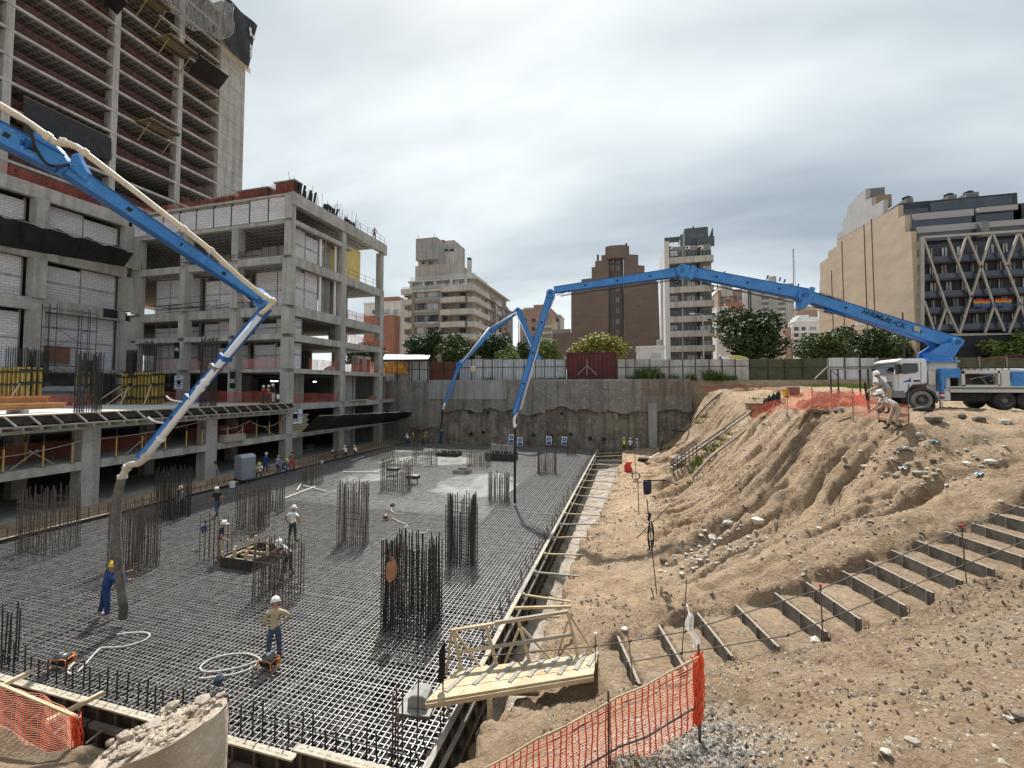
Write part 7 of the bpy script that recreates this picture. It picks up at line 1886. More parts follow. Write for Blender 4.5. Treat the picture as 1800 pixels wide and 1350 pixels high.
def vibrator(label, u, v, size, loops, rz=0.0, head=None):
 c = G(u, v); rt = root('concrete_vibrator', label, 'vibrator', (c.x, c.y, .02), rz, 'engine vibrators on the mat')
 s = size
 MB().box(-.2 * s, .2 * s, -.16 * s, .16 * s, .08, .26 * s).build('engine_block', BLACK, rt, True)
 o = MB().lathe((0, 0, .22 * s), [(.20 * s, 0), (.21 * s, .1 * s), (.17 * s, .17 * s), (.07 * s, .2 * s)], 14); o.sm = True; o.build('fan_cover', mat('cover_black', (.05, .055, .06), (.12, .12, .12), scale=5, rough=.35, spec=.6), rt, True)
 MB().lathe((-.02, 0, .36 * s), [(.07 * s, .04), (.06 * s, .09 * s)], 10).build('filler_cap', PLWHITE, rt, True)
 OF = mat('frame_orange', (.60, .22, .06), (.70, .30, .10), scale=3)
 for sy in (-1, 1): MB().tube(smooth([(-.26 * s, sy * .2 * s, .03), (-.27 * s, sy * .2 * s, .2 * s), (-.18 * s, sy * .2 * s, .3 * s), (.2 * s, sy * .2 * s, .3 * s), (.28 * s, sy * .2 * s, .18 * s), (.26 * s, sy * .2 * s, .03)], 4), .017 * s, 6).build('frame_tube', OF, rt, True)
 for x, z in ((-.26, .03), (.26, .03), (.24, .26)): MB().tube([(x * s, -.2 * s, z * s), (x * s, .2 * s, z * s)], .016 * s, 6).build('frame_tube', OF, rt, True)
 MB().box(.05 * s, .22 * s, .16 * s, .26 * s, .06, .2 * s).build('fuel_tank', mat('tank_orange', (.55, .2, .08)), rt, True)
 pts = smooth([G(a, b) + Vector((0, 0, .05)) - Vector((c.x, c.y, .02)) for a, b in loops], 6)
 if rz: M_ = Matrix.Rotation(-rz, 3, 'Z'); pts = [M_ @ p for p in pts]
 h_ = MB().tube(pts, .026, 7); h_.sm = True; h_.build('poker_hose', HOSE, rt, True)
vibrator('orange-framed vibrator engine in front of the beige-shirted worker', 472, 1174, .85, [(462, 1168), (452, 1158), (430, 1152), (400, 1154), (370, 1162), (352, 1176), (360, 1184), (390, 1182), (425, 1175), (452, 1166), (445, 1176), (420, 1186), (390, 1192), (352, 1196)])
vibrator('orange-framed vibrator engine near the blue-suited worker', 108, 1172, .85, [(130, 1168), (118, 1184), (135, 1185), (168, 1150), (180, 1142), (215, 1140), (250, 1130), (263, 1120), (255, 1115), (230, 1115), (205, 1118)], .4)
vibrator('small orange vibrator by the middle cage, hose trailing right', 678, 914, .7, [(690, 912), (705, 920), (716, 924), (712, 930), (722, 936), (745, 938), (752, 932)], .2)
c = G(690, 892); rt = root('hose_coil', 'grey hose end with a green head beside the small vibrator', 'hose', (c.x, c.y, .02)); MB().tube(smooth([G(*t) + Vector((0, 0, .05)) for t in ((690, 890), (688, 898), (696, 904), (712, 904))], 5), .025, 6).build('hose', HOSE, rt); MB().lathe((c.x, c.y, .08), [(.14, 0), (.16, .1), (.08, .2)], 10).build('head', mat('green_cap', (.06, .09, .06)), rt)
# small blue-black float on the near bars
c = G(384, 1213); rt = root('float_switch', 'small dark blue plastic piece hooked on the near bars', 'fitting', (c.x, c.y, .25)); MB().lathe((0, 0, 0), [(.05, -.14), (.12, -.06), (.12, .06), (.05, .14)], 10).build('body', mat('slate_blue', (.05, .07, .10)), rt, True); MB().bar((0, 0, 0), (.22, 0, -.08), .05).build('arm', DKSTEEL, rt, True)
# grey hooded block at the mat corner
c = G(737, 1240); rt = root('grey_hood', 'grey rounded concrete-smeared hood on a square plate at the mat corner', 'hood', (c.x, c.y, .04), R(8))
PLT = mat('smeared_grey', (.22, .22, .21), (.36, .355, .34), scale=6, rough=.8)
MB().box(-.42, .4, -.42, .42, 0, .035).build('base_plate', PLT, rt, True)
o = MB().prism([(-.24, -.24, .036), (.30, -.24, .036), (.26, -.24, .30), (.14, -.24, .36), (-.10, -.24, .36), (-.22, -.24, .28)], (0, .5, 0)).build('hood', PLT, rt, True); bv = o.modifiers.new('bevel', 'BEVEL'); bv.width = .04; bv.segments = 3
# clothes hung on bars
def cloth(label, pts, m, th=.12, cat='jacket', name='jacket', shaggy=.03):
 """hanging garment: outline of rows (left,right) from the shoulder down"""
 b = MB(); n = len(pts); q = random.Random(len(label))
 rows = []
 for i, (l, r_) in enumerate(pts):
  l, r_ = Vector(l), Vector(r_); row = []
  for k in range(9):
   a = 2 * math.pi * k / 8; t = .5 - .5 * math.cos(a); c_ = l.lerp(r_, t)
   row.append(c_ + FV * (math.sin(a) * th * (1 + .3 * math.sin(i * 2 + k))) + Vector((0, 0, q.uniform(-shaggy, shaggy))))
  rows.append(row)
 for row in rows: b.v += [tuple(p) for p in row]
 for i in range(n - 1):
  for k in range(8): b.f.append((i * 9 + k, i * 9 + k + 1, (i + 1) * 9 + k + 1, (i + 1) * 9 + k))
 b.sm = True
 rt = root(name, label, cat, (Vector(pts[-1][0]) + Vector(pts[-1][1])) / 2)
 b.build('cloth', m, rt); b2 = MB().tube([(Vector(pts[0][0]) + Vector(pts[0][1])) / 2 + Vector((0, 0, -.02)), (Vector(pts[0][0]) + Vector(pts[0][1])) / 2 + Vector((0, 0, .06))], .03, 6); b2.build('collar_loop', m, rt)
d_ = dep(G(722, 1094)) - .75
cloth('brown jacket hung on the big dense cage', [(P(684, 984, d_), P(694, 984, d_)), (P(679, 995, d_), P(699, 994, d_)), (P(678, 1008, d_), P(698, 1008, d_)), (P(679, 1018, d_), P(697, 1016, d_)), (P(682, 1020, d_), P(692, 1020, d_))], mat('brown_cloth', (.30, .15, .08), (.40, .22, .13), scale=9))
d_ = 10.55
cloth('black jacket hung on a post at the left end of the timber bridge', [(P(777, 1134, d_), P(783, 1134, d_)), (P(771, 1150, d_), P(783, 1150, d_)), (P(772, 1170, d_), P(783, 1170, d_)), (P(769, 1190, d_), P(783, 1190, d_)), (P(772, 1194, d_), P(780, 1195, d_))], mat('black_cloth', (.008, .008, .010), (.018, .018, .02), scale=8))
MB().tube([P(779, 1245, 10.5), P(778, 1133, 10.5)], .018, 6).build('post', DKSTEEL, None, False, 'dark bar post carrying the black jacket', 'post')
d_ = dep(G(362, 962)); cloth('blue gloves stuck on two bars left of the navy-shirted worker', [(P(353, 927, d_), P(364, 924, d_)), (P(353, 932, d_), P(365, 930, d_)), (P(355, 937, d_), P(362, 934, d_))], mat('glove_blue', (.02, .05, .16), (.03, .07, .2), scale=5), .05, 'gloves', 'gloves')
# buckets and small bits on the left edge
for u, v, lab in ((408, 859, 'white bucket on the left edge of the mat'), (566, 816, 'small white cap on the left edge of the mat')):
 c = G(u, v); rt = root('bucket', lab, 'bucket', (c.x, c.y, .1)); s = .22 if u < 500 else .14
 MB().lathe((0, 0, 0), [(s * .85, 0), (s, s * 1.9), (s * 1.06, s * 1.95), (s * .95, s * 1.9)], 14).build('pail', WHITE, rt, True); MB().tube([(-s, 0, s * 1.9), (0, -.1, s * 1.2), (s, 0, s * 1.9)], .01, 5).build('handle', STEEL, rt, True)
# signs on the far wall foot
for k, (u, v, h) in enumerate(((899, 771, 16), (914, 776, 16), (965, 774, 15), (992, 775, 15))):
 p = QY(u, v, 55.2); s = 55.2 / 760 * h / 2; rt = root('safety_sign', ('leftmost', 'second', 'third', 'rightmost')[k] + ' blue and white safety sign at the foot of the far wall', 'sign', (p.x, p.y, 0), 0, 'blue safety signs by the far wall')
 z = p.z; o = MB().box(-s * .62, s * .62, -.02, .02, z - s, z + s).build('board', PLWHITE, rt, True)
 MB().lathe((0, -.034, z + s * .32), [(s * .45, 0), (s * .45, .012)], 18, 'y').build('disc', SIGNBLUE, o, True)
 MB().box(-s * .5, s * .5, -.032, -.022, z - s * .9, z - s * .3).build('caption', SIGNBLUE, o, True)
 MB().box(-s * .2, s * .2, -.04, -.035, z + s * .22, z + s * .42).build('pictogram', PLWHITE, o, True)
 MB().bar((0, .04, 0), (0, .04, z + s), .05).build('stake', WOODG, rt, True)
# ---- in front of the lower storey: portable toilet, tripod
c = G(430, 843, .3); rt = root('portable_toilet', 'grey portable toilet with curved roof at the edge of the mat', 'portable toilet', (c.x, c.y, .3), R(-14))
PT = mat('toilet_grey', (.20, .23, .27), (.25, .28, .32), scale=2, rough=.5)
MB().box(-.55, .55, -.55, .55, .12, 1.85).build('body', PT, rt, True)
pr = [(-.58, -.57, 1.85)] + [(-.58 + 1.16 * k / 8, -.57, 1.9 + .22 * math.sin(math.pi * k / 8)) for k in range(9)] + [(.58, -.57, 1.85)]
MB().prism(pr, (0, 1.14, 0)).build('roof', mat('toilet_roof', (.30, .33, .37), (.35, .38, .42), scale=2, rough=.45), rt, True)
MB().box(-.46, .46, -.575, -.552, .2, 1.78).build('door', PT, rt, True); MB().box(-.58, .58, -.58, .58, 0, .12).build('skid', mat('dark_skid', (.06, .07, .08)), rt, True)
for z in (.75, 1.3): MB().box(-.57, .57, -.585, -.553, z, z + .05).build('rib', MATS['toilet_roof'], rt, True)
for sx in (-1, 1): MB().box(sx * .551, sx * .57, -.3, .3, .3, 1.7).build('side_panel', PT, rt, True)
c = G(377, 848, .1); rt = root('tripod', 'white survey tripod in front of the second column', 'tripod', (c.x, c.y, .1))
for k in range(3): a_ = k * 2.09 + .4; MB().bar((.06 * math.cos(a_), .06 * math.sin(a_), 1.55), (.5 * math.cos(a_), .5 * math.sin(a_), 0), .05, .03).build('leg', mat('tripod_pale', (.42, .42, .42)), rt, True)
MB().lathe((0, 0, 1.52), [(.1, 0), (.1, .06), (.06, .08), (.07, .22)], 10).build('head', DKSTEEL, rt, True)
# stored goods in the dark bottom storey
for u, v, x, lab in ((575, 795, -39, 'blue wrapped pallet in the dark bottom storey'), (538, 795, -38.5, 'green bundle in the dark bottom storey')):
 p = QX(u, v, x); rt = root('pallet_load', lab, 'pallet', (x, p.y, .3)); MB().box(-.6, .6, -.6, .6, .14, 1.2 if u > 550 else .7).build('load', mat('dark_blue_wrap', (.02, .03, .07)) if u > 550 else mat('green_wrap', (.05, .10, .06)), rt, True)
 for s in (-.5, 0, .5): MB().box(s - .06, s + .06, -.6, .6, 0, .14).build('runner', WOODG, rt, True)
rt = root('crate', 'pale timber crate on the open storey beside the corner', 'crate', QX(412, 768, FX + .1) ); rt.location.z = 3.22; ORG[rt.name] = rt.location.copy()
MB().box(-.5, .3, -1.2, .9, .0, .55).build('side', WOODG, rt, True); MB().box(-.45, .25, -1.1, .8, .551, .60).build('lid', WOOD, rt, True)
# ================================================================ stair cut into the slope
stair = root('earth_stair', 'stair of earth treads held by dark boards climbing to the right', 'stair', W(3, 11, .5))
BOARD = mat('stair_board', (.085, .075, .066), (.17, .155, .14), scale=4, rough=.85, c3=(.22, .20, .18)); BRIM = mat('board_edge', (.24, .205, .165), (.33, .29, .24), scale=4)
for i, (l, z) in enumerate(ST):
 zl = (ST[i - 1][1] if i else z - .33) - .12
 dl = 0.0; tw = rnd.uniform(-.02, .02)
 a, b = W(l + dl - tw, 10.22, z), W(l + dl + tw, 12.12, z)
 t = (b - a).normalized(); n = Vector((-t.y, t.x, 0)) * .03
 o = MB().prism([a - n + Vector((0, 0, zl - z)), b - n + Vector((0, 0, zl - z)), b - n, a - n], n * 2).build('riser_board', BOARD, stair)
 MB().prism([a - n * 1.05 + Vector((0, 0, .001)), b - n * 1.05 + Vector((0, 0, .001)), b - n * 1.05 + Vector((0, 0, .012)), a - n * 1.05 + Vector((0, 0, .012))], n * 2.1).build('top_edge', BRIM, o)
 for f in (.05, .42, .78):
  c = a.lerp(b, f) + (n if n.dot(RV) < 0 else -n) * 1.9
  MB().bar(c + Vector((0, 0, zl - z - .1)), c + Vector((0, 0, .015)), .035).build('stake', BOARD, o)
CAP = mat('cap_red', (.50, .05, .04)); 
def hand_post(label, u0, v0, u1, v1, d, cap=CAP, r=.013):
 a, b = P(u0, v0, d), P(u1, v1, d); rt = root('rail_post', label, 'post', b, 0, 'rebar posts of the stair rail')
 MB().tube([b - Vector((0, 0, .3)), a], r, 6).build('bar', RUST, rt)
 if cap: MB().lathe(tuple(a - Vector((0, 0, .03))), [(.02, 0), (.035, .05), (.03, .07)], 8).build('cap', cap, rt)
hand_post('red-capped rail post near the top of the stair', 1690, 925, 1700, 1023, 10.15); hand_post('red-capped rail post half way up the stair', 1442, 1030, 1447, 1118, 10.15); hand_post('rail post at the foot of the stair', 1104, 1117, 1117, 1204, 10.4, None); hand_post('pale-capped rail post at the right end of the bridge', 1047, 1115, 1045, 1210, 10.7, WHITE); hand_post('tall bare bar standing beside the second step', 1207, 1018, 1196, 1168, 10.6, None)
def rail(label, pts, r=.012):
 p = [P(*t) for t in pts]; rt = root('stair_rail', label, 'rail', p[0], 0, 'rebar stair rails'); MB().tube(p, r, 6).build('bar', RUST, rt)
 for q in p[1:-1]: MB().tube([q - Vector((.03, 0, .03)), q + Vector((.03, 0, .03))], .022, 5).build('wire_tie', DKSTEEL, rt)
rail('upper rebar handrail running from the bridge to the top of the stair', [(785, 1158, 10.2), (905, 1149, 10.35), (1046, 1136, 10.66), (1108, 1127, 10.4), (1205, 1110, 10.3), (1442, 1036, 10.15), (1691, 931, 10.15), (1840, 868, 10.2)])
rail('lower rebar handrail along the stair', [(1106, 1164, 10.35), (1198, 1148, 10.3), (1385, 1117, 10.15), (1446, 1092, 10.15), (1695, 993, 10.15), (1840, 936, 10.2)])
# ================================================================ timber footbridge
br = root('timber_bridge', 'pale timber footbridge with railing crossing from the stair to the mat', 'footbridge', W(0, 11, .4))
nl, nr, frr, fl = P(748, 1236, 10.2), P(1043, 1188, 10.95), P(1052, 1150, 11.85), P(800, 1180, 11.35)
for k in range(3):
 t0, t1 = k / 3 + .012, (k + 1) / 3 - .012
 a, b, c, d = nl.lerp(fl, t0), nr.lerp(frr, t0), nr.lerp(frr, t1), nl.lerp(fl, t1)
 MB().prism([a, b, c, d], (0, 0, .045)).build('deck_board', WOOD, br)
up = Vector((0, 0, .047))
for k, f in enumerate((.08, .23, .36, .46, .57, .67, .77, .87, .95)):
 a, b = nl.lerp(nr, f) .lerp(fl.lerp(frr, f), .2 + .1 * (k % 3)) + up, fl.lerp(frr, f + .04) + up
 MB().bar(a + Vector((0, 0, .012)), b + Vector((0, 0, .012)), .10, .025).build('cleat', WOODG, br)
for e0, e1 in ((nl, nr), (fl, frr)): MB().bar(e0 + Vector((0, 0, -.06)), e1 + Vector((0, 0, -.06)), .07, .11).build('bearer', WOOD, br)
def c6(x, y, d): return P(680 + x / 4.091, 1020 + y / 4.091, d)
posts = [((545, 675), (475, 365)), ((800, 645), (710, 320)), ((1035, 615), (945, 285)), ((1380, 575), (1300, 230))]
tops = []; bots = []
for k, (b, t) in enumerate(posts):
 f = (b[0] - 480) / 1040; d = 11.3 + .5 * f
 B_, T_ = c6(*b, d), c6(*t, d + .28); bots.append(B_); tops.append(T_); MB().bar(B_, T_, .085, .04, FV).build('rail_post', WOOD, br)
for a, b, dd in (((490, 370), (690, 650), 11.45), ((970, 340), (1195, 585), 11.65), ((1310, 240), (1490, 530), 11.85)): MB().bar(c6(*a, dd + .25), c6(*b, dd), .06, .035, FV).build('front_brace', WOOD, br)
for a, b, dd in (((465, 370), (430, 670), 11.5), ((950, 350), (840, 625), 11.75), ((1300, 290), (1220, 570), 11.95)): MB().bar(c6(*a, dd + .1), c6(*b, dd + .35), .06, .035, FV).build('back_brace', WOOD, br)
MB().bar(c6(458, 362, 11.58), c6(1302, 228, 12.05), .07, .06).build('top_rail', WOOD, br); MB().bar(c6(775, 300, 11.72), c6(1302, 219, 12.02), .075, .03).build('top_rail', WOODG, br)
MB().bar(c6(520, 515, 11.38), c6(760, 480, 11.5), .03, .085).build('mid_rail', WOOD, br); MB().bar(c6(750, 482, 11.5), c6(1340, 390, 11.85), .03, .085).build('mid_rail', WOODG, br)
a = c6(742, 840, 10.45); MB().bar(a, (a.x, a.y, -1.4), .11).build('support_post', WOOD, br)
MB().bar(c6(870, 812, 10.9), c6(1090, 818, 11.3), .07).build('under_brace', STRUTW, br)
# yellow prop behind the bridge
MB().bar(c6(920, 200, 13.0), c6(1325, 190, 13.2), .07).build('strut', STRUTW, None, False, 'yellow pole lying across the trench just behind the bridge rail', 'strut')
# loose thin board leaning at a post on the bench
a, b = P(1163, 1030, 13.4), P(1156, 1075, 13.2); MB().bar(a, b, .09, .03, FV).build('plank', WOOD, None, False, 'short pale plank leaning on two bars beside the path', 'plank')
for u0, v0, u1, v1, d, lab in ((1137, 877, 1156, 1060, 13.9, 'tall stick carrying a black cable coil'), (1145, 1033, 1152, 1062, 13.3, 'short bar beside the leaning plank'), (1115, 778, 1118, 845, 33, 'thin rod on the bench with a small coil'), (1121, 840, 1123, 905, 24.5, 'thin short rod standing in the bench'), (1119, 946, 1179, 886, 17.5, 'thin stick lying aslant behind the cable coil')):
 MB().tube([P(u0, v0, d), P(u1, v1, d)], .018 if d < 20 else .025, 5).build('stick', RUST, None, False, lab, 'stick')
rt = root('cable_coil', 'black cable coil tied on a tall stick', 'cable', P(1144, 940, 13.9))
for k in range(5):
 c = P(1144, 935 + 2 * k, 13.85); MB().tube([c + RV * (.09 * math.cos(t * .7) ) + Vector((0, 0, .33 * math.sin(t * .7) - .03 * k)) + FV * (.03 * math.sin(t * 1.3 + k)) for t in range(10)], .018, 5).build('loop', BLACK, rt)
MB().tube([P(1140, 915, 13.8), P(1143, 902, 13.8)], .05, 6).build('tie', BLACK, rt)
rt = root('wire_coil', 'dark wire coil lying on the bench by the thin rod', 'wire', on_ground(1118, 845))
for k in range(4): MB().tube([Vector((.28 * math.cos(t * .63) * (1 + .1 * k), .12 * k - .2, .35 + .3 * math.sin(t * .63))) for t in range(11)], .02, 5).build('loop', RUST, rt, True)
# ================================================================ near net with its gravel
def strandnet(label, A, B, hA, hB, nv, nh, seed, rails=True, posts=(0, 1), bunch=None, sag=.25):
 """plastic net built strand by strand between two posts; A,B feet, hA,hB heights"""
 q = random.Random(seed); A, B = Vector(A), Vector(B); rt = root('safety_net', label, 'safety net', A)
 nrm = Vector((-(B - A).y, (B - A).x, 0)).normalized()
 def pt(s, t):
  base = A.lerp(B, s); h = hA + (hB - hA) * s
  return base + Vector((0, 0, t * h - .04 * math.sin(s * 3.14 * 2.2) * t)) + nrm * (.035 * math.sin(s * 9 + t * 2) + .02 * math.sin(s * 31)) + (B - A).normalized() * (.012 * math.sin(t * 3.1) * math.sin(s * 9))
 v = MB()
 for i in range(nv + 1):
  s = i / nv + q.gauss(0, .002); pp = [pt(s + .0025 * math.sin(j * .9 + i), j / 10) for j in range(11)]
  for a, b in zip(pp[:-1], pp[1:]): v.bar(a, b, .018, .004, nrm)
 v.build('net_ribbons', ORANGE, rt, kind='stuff')
 h = MB()
 for j in range(nh + 1):
  t = j / nh; pp = [pt(i / 24, t + .006 * math.sin(i * 1.3 + j)) for i in range(25)]
  for a, b in zip(pp[:-1], pp[1:]): h.bar(a, b, .003, .006, nrm)
 h.build('net_strands', mat('net_pale', (.80, .30, .20), (.85, .42, .30), scale=4), rt, kind='stuff')
 if rails:
  for t, off in ((1.02, .02), (.86, -.03), (.30, .03)): MB().tube([pt(i / 8, t) + nrm * off for i in range(9)], .011, 6).build('rail', RUST if t < 1 else WOOD, rt)
 for s in posts:
  p = pt(s, 0); MB().tube([p - Vector((0, 0, .35)), pt(s, 1) + Vector((0, 0, .16))], .015, 6).build('post', RUST, rt)
 if bunch is not None:
  b_ = MB()
  for k in range(34):
   s = bunch + q.gauss(0, .012); o_ = nrm * q.gauss(0, .03)
   pp = [pt(s + .008 * math.sin(j * 1.7 + k), j / 7 * 1.03) + o_ + Vector((q.gauss(0, .012), q.gauss(0, .012), 0)) for j in range(8)]
   for a, c in zip(pp[:-1], pp[1:]): b_.bar(a, c, .016, .005, nrm)
  b_.build('bunched_net', ORANGE, rt, kind='stuff')
 return rt, pt
A = P(1229, 1305, 5.6); B = P(845, 1372, 5.45); B.z = P(845, 1372, 5.45).z - .95
gzA = gz_at(A.x, A.y); tA = P(1236, 1152, 5.6).z
strandnet('red-orange net with rebar rails in the foreground beside gravel', (A.x, A.y, gzA + .28), (B.x, B.y, P(845, 1360, 5.45).z - .9), tA - gzA - .28, .92, 34, 26, 2, True, (0, .42), .003)
MB().tube([Vector((A.x, A.y, gzA - .2)), P(1231, 1150, 5.6)], .02, 6).build('post', RUST, None, False, 'dark post at the bunched end of the red net', 'post')
d_ = 6.3; cl_ = MB().grid(lambda s, t: P(1208 + 14 * t + 16 * (s - .5) * (t ** .6) + 4 * math.sin(t * 9), 1066 + 70 * t, d_ - .5 * t) + FV * (.05 * math.sin(s * 9 + t * 4)), 6, 10); cl_.sm = True
rt = root('plastic_sheet', 'torn translucent plastic strip tied to the bar above the red net', 'plastic strip', P(1225, 1135, d_)); cl_.build('sheet', netmat('clear_plastic', (.50, .49, .47), .1, .5), rt); MB().tube([P(1207, 1062, 6.6), P(1214, 1085, 6.4)], .008, 5).build('string', PLWHITE, rt)
# net at bottom left
A, B = P(-60, 1275, 10.3), P(139, 1340, 9.35)
strandnet('orange net on the near earth ledge at the bottom left corner', (A.x, A.y, P(-60, 1268, 10.3).z), (B.x, B.y, P(139, 1342, 9.35).z), 1.15, .98, 30, 26, 5, False, (0, 1), .985)
MB().bar(P(-60, 1178, 10.25), P(140, 1262, 9.3), .06, .04).build('net_rail', WOOD, None, False, 'thin timber rail along the top of the bottom left net', 'rail')
# nets on the slope crest by the truck
def gp(u, v): return on_ground(u, v)
ORN = netmat('crest_net', (.85, .17, .09), .05, .42)
net('orange net climbing the slope edge toward the crest', [gp(1322, 741), gp(1350, 731), gp(1385, 722), gp(1428, 714)], .95, ORN, True); 
net('orange net along the crest left of the workers', [gp(1428, 714), P(1462, 712, 23.5), P(1500, 713, 22.5), P(1528, 722, 20.5)], .8, ORN, True)
net('orange net strung low in front of the two workers by the truck', [P(1500, 733, 18.8), P(1545, 737, 17.6), P(1598, 746, 16.6)], .75, netmat('front_net', (.85, .2, .11), .05, .32), True)
net('far orange net along the top of the far bank', [P(1237, 690, 51), P(1268, 689, 50), P(1300, 688, 48)], .75, NETF); net('far faded orange net behind the barrels', [P(1300, 688, 48), P(1345, 691, 45), P(1400, 697, 41)], .8, NETF)
def heap(s, t):
 c = P(1478, 716, 22.6); x = (s - .5) * 4.2; y = (t - .5) * 2.0; r = max(0, 1 - (x / 2.1) ** 2 - (y / 1.0) ** 2)
 return c + RV * x + FV * y + Vector((0, 0, -.1 + .7 * r ** .7 + .4 * float(fbm(np.array([x * 2.2]), np.array([y * 2.2]), 3, 4)[0])))
g_ = MB().grid(heap, 40, 20); rt = root('net_heap', 'heap of crumpled orange net on the crest', 'net heap', P(1478, 716, 22.6)); g_.build('crumpled_net', netmat('heap_net', (.70, .20, .12), .05, .38), rt); g2_ = MB().grid(lambda s, t: Vector(heap(s, t)) + Vector((.2 * math.sin(t * 20), .1, .12 + .15 * math.sin(s * 25))), 30, 14); g2_.build('net_fold', MATS['heap_net'], rt)
# ================================================================ broken pile head in the foreground
c0 = P(288, 1290, 4.7); PIL = mat('pile_concrete', (.42, .37, .30), (.58, .53, .45), scale=2.2, rough=.95, bump=1.0, bscale=9, c3=(.66, .62, .55), stain=(.30, .24, .18))
PILT = mat('pile_broken', (.34, .27, .20), (.50, .43, .35), scale=3.5, rough=1, bump=1.0, bscale=14, c3=(.62, .58, .50))
pil = root('pile_head', 'big broken concrete pile head with rubble on its slanting top', 'concrete pile', (c0.x, c0.y, 1.0))
def pz(l, d): return 4.40 + .30 * l - .16 * d
b = MB(); n = 72; rows = 22
for j in range(rows + 1):
 for k in range(n):
  a = 2 * math.pi * k / n; rr = .555 * (1 + .03 * math.sin(3 * a + 1) + .07 * float(fbm(np.array([a * 3]), np.array([j * .45]), 3, 2)[0]))
  l, d = rr * math.cos(a), rr * math.sin(a); top = pz(l, d) + .06 * float(fbm(np.array([a * 2.5 + 9]), np.array([1.3]), 3, 12)[0]); z = 1.0 + (top - 1.0) * (j / rows) ** .6
  p = c0 + RV * l + FV * d; b.v.append((p.x, p.y, z))
for j in range(rows):
 for k in range(n): k2 = (k + 1) % n; b.f.append((j * n + k, j * n + k2, (j + 1) * n + k2, (j + 1) * n + k))
b.sm = True; b.build('shaft', PIL, pil)
b = MB(); nr = 26
for j in range(nr + 1):
 for k in range(n):
  a = 2 * math.pi * k / n; rr = .553 * j / nr; l, d = rr * math.cos(a), rr * math.sin(a)
  nz = float(fbm(np.array([l * 4 + 7]), np.array([d * 4 + 3]), 4, 33)[0]) * .22 + abs(float(fbm(np.array([l * 13]), np.array([d * 13]), 3, 35)[0])) * .16
  p = c0 + RV * l + FV * d; b.v.append((p.x, p.y, pz(l, d) + (nz + .03) * (1 - (j / nr) ** 6) - .012))
for j in range(nr):
 for k in range(n): k2 = (k + 1) % n; b.f.append((j * n + k, j * n + k2, (j + 1) * n + k2, (j + 1) * n + k))
b.build('broken_top', PILT, pil)
for k in range(110):
 a = rnd.uniform(0, 6.28); rr = .50 * math.sqrt(rnd.random()); l, d = rr * math.cos(a), rr * math.sin(a); p = c0 + RV * l + FV * d; s = rnd.uniform(.012, .05) if rnd.random() < .9 else rnd.uniform(.06, .09)
 MB().rock((p.x, p.y, pz(l, d) + .06 + float(fbm(np.array([l * 4 + 7]), np.array([d * 4 + 3]), 4, 33)[0]) * .22), s, k + 900).build('rubble_piece', PILT if k % 4 else ROCK, pil)
# ================================================================ stones, gravel, litter
ROCKD = mat('stone_dark', (.10, .085, .07), (.20, .17, .14), scale=5, rough=.95, bump=.4, bscale=18); ROCKL = mat('stone_pale', (.46, .43, .38), (.60, .57, .51), scale=5, rough=.95, bump=.4, bscale=18)
def stone(label, u, v, rpx, group, m=None, seed=0, flat=.6):
 p = on_ground(u, v); r = rpx * dep(p) / 760; q = MB(); q.rock((p.x, p.y, p.z + r * .2), r, seed, flat); q.build('stone', m or ROCK, None, False, label, 'stone', group)
for k, (u, v, r, m, lab) in enumerate(((1434, 1128, 11, ROCKL, 'flat pale stone at the foot of the middle rail post'), (1098, 1108, 7, ROCKL, 'pale block on the path left of the first step'), (1795, 1262, 12, ROCKD, 'dark stone at the right edge of the photo'), (1776, 1265, 8, ROCKL, 'white stone beside the dark one at the right edge'),
  (1505, 1226, 8, ROCKD, 'dark clod in the middle of the foreground slope'), (1604, 1306, 12, ROCK, 'tan stone near the bottom right of the slope'), (1558, 1324, 8, ROCKL, 'pale stone near the bottom edge'), (1700, 818, 9, ROCKL, 'pale rounded stone on the upper path'), (1742, 818, 9, ROCKL, 'pale flat stone above the stair top'), (1440, 935, 5, ROCKL, 'small white stone alone below the stony field'),
  (1280, 925, 9, ROCKL, 'largest pale stone of the bench rubble'), (1332, 925, 12, ROCKL, 'large white stone at the upper end of the bench rubble'), (1250, 950, 10, ROCKL, 'pale slab among the bench rubble'), (1165, 985, 5, ROCKD, 'dark stone on the bench'), (1166, 988, 7, ROCKD, 'brown cobble on the bench'), (1720, 740, 11, ROCKD, 'grey mound stone on the level ground left'), (1765, 745, 12, ROCK, 'flat stone near the truck rear'), (1690, 735, 10, ROCKD, 'earth lump below the outrigger'), (1640, 741, 13, ROCKD, 'dark lump in front of the front wheel'))):
 stone(lab, u, v, r, 'single stones on the slope', m, k + 50)
for k in range(90):
 u, v = rnd.gauss(1620, 75), rnd.gauss(805, 28)
 if 1480 < u < 1790 and 755 < v < 870: stone('stone in the rubble field on the upper slope', u, v, rnd.uniform(1.6, 4.2) if rnd.random() < .85 else rnd.uniform(5, 8), 'rubble field stones on the upper slope', rnd.choice((ROCK, ROCK, ROCKL, ROCKD)), k + 100)
for k in range(80):
 t = rnd.random(); u, v = 1165 + 160 * t + rnd.gauss(0, 18), 1010 - 80 * t + rnd.gauss(0, 16)
 stone('pale stone of the rubble strip on the bench', u, v, rnd.uniform(1.4, 4.5), 'rubble strip stones on the bench', rnd.choice((ROCKL, ROCKL, ROCK)), k + 300)
for k in range(50):
 t = rnd.random(); u, v = 1370 + 300 * t, 985 - 150 * t + rnd.gauss(0, 4)
 stone('small stone in the rut above the stair', u, v, rnd.uniform(1.0, 2.6), 'rut stones above the stair', rnd.choice((ROCKL, ROCK, ROCKD)), k + 420)
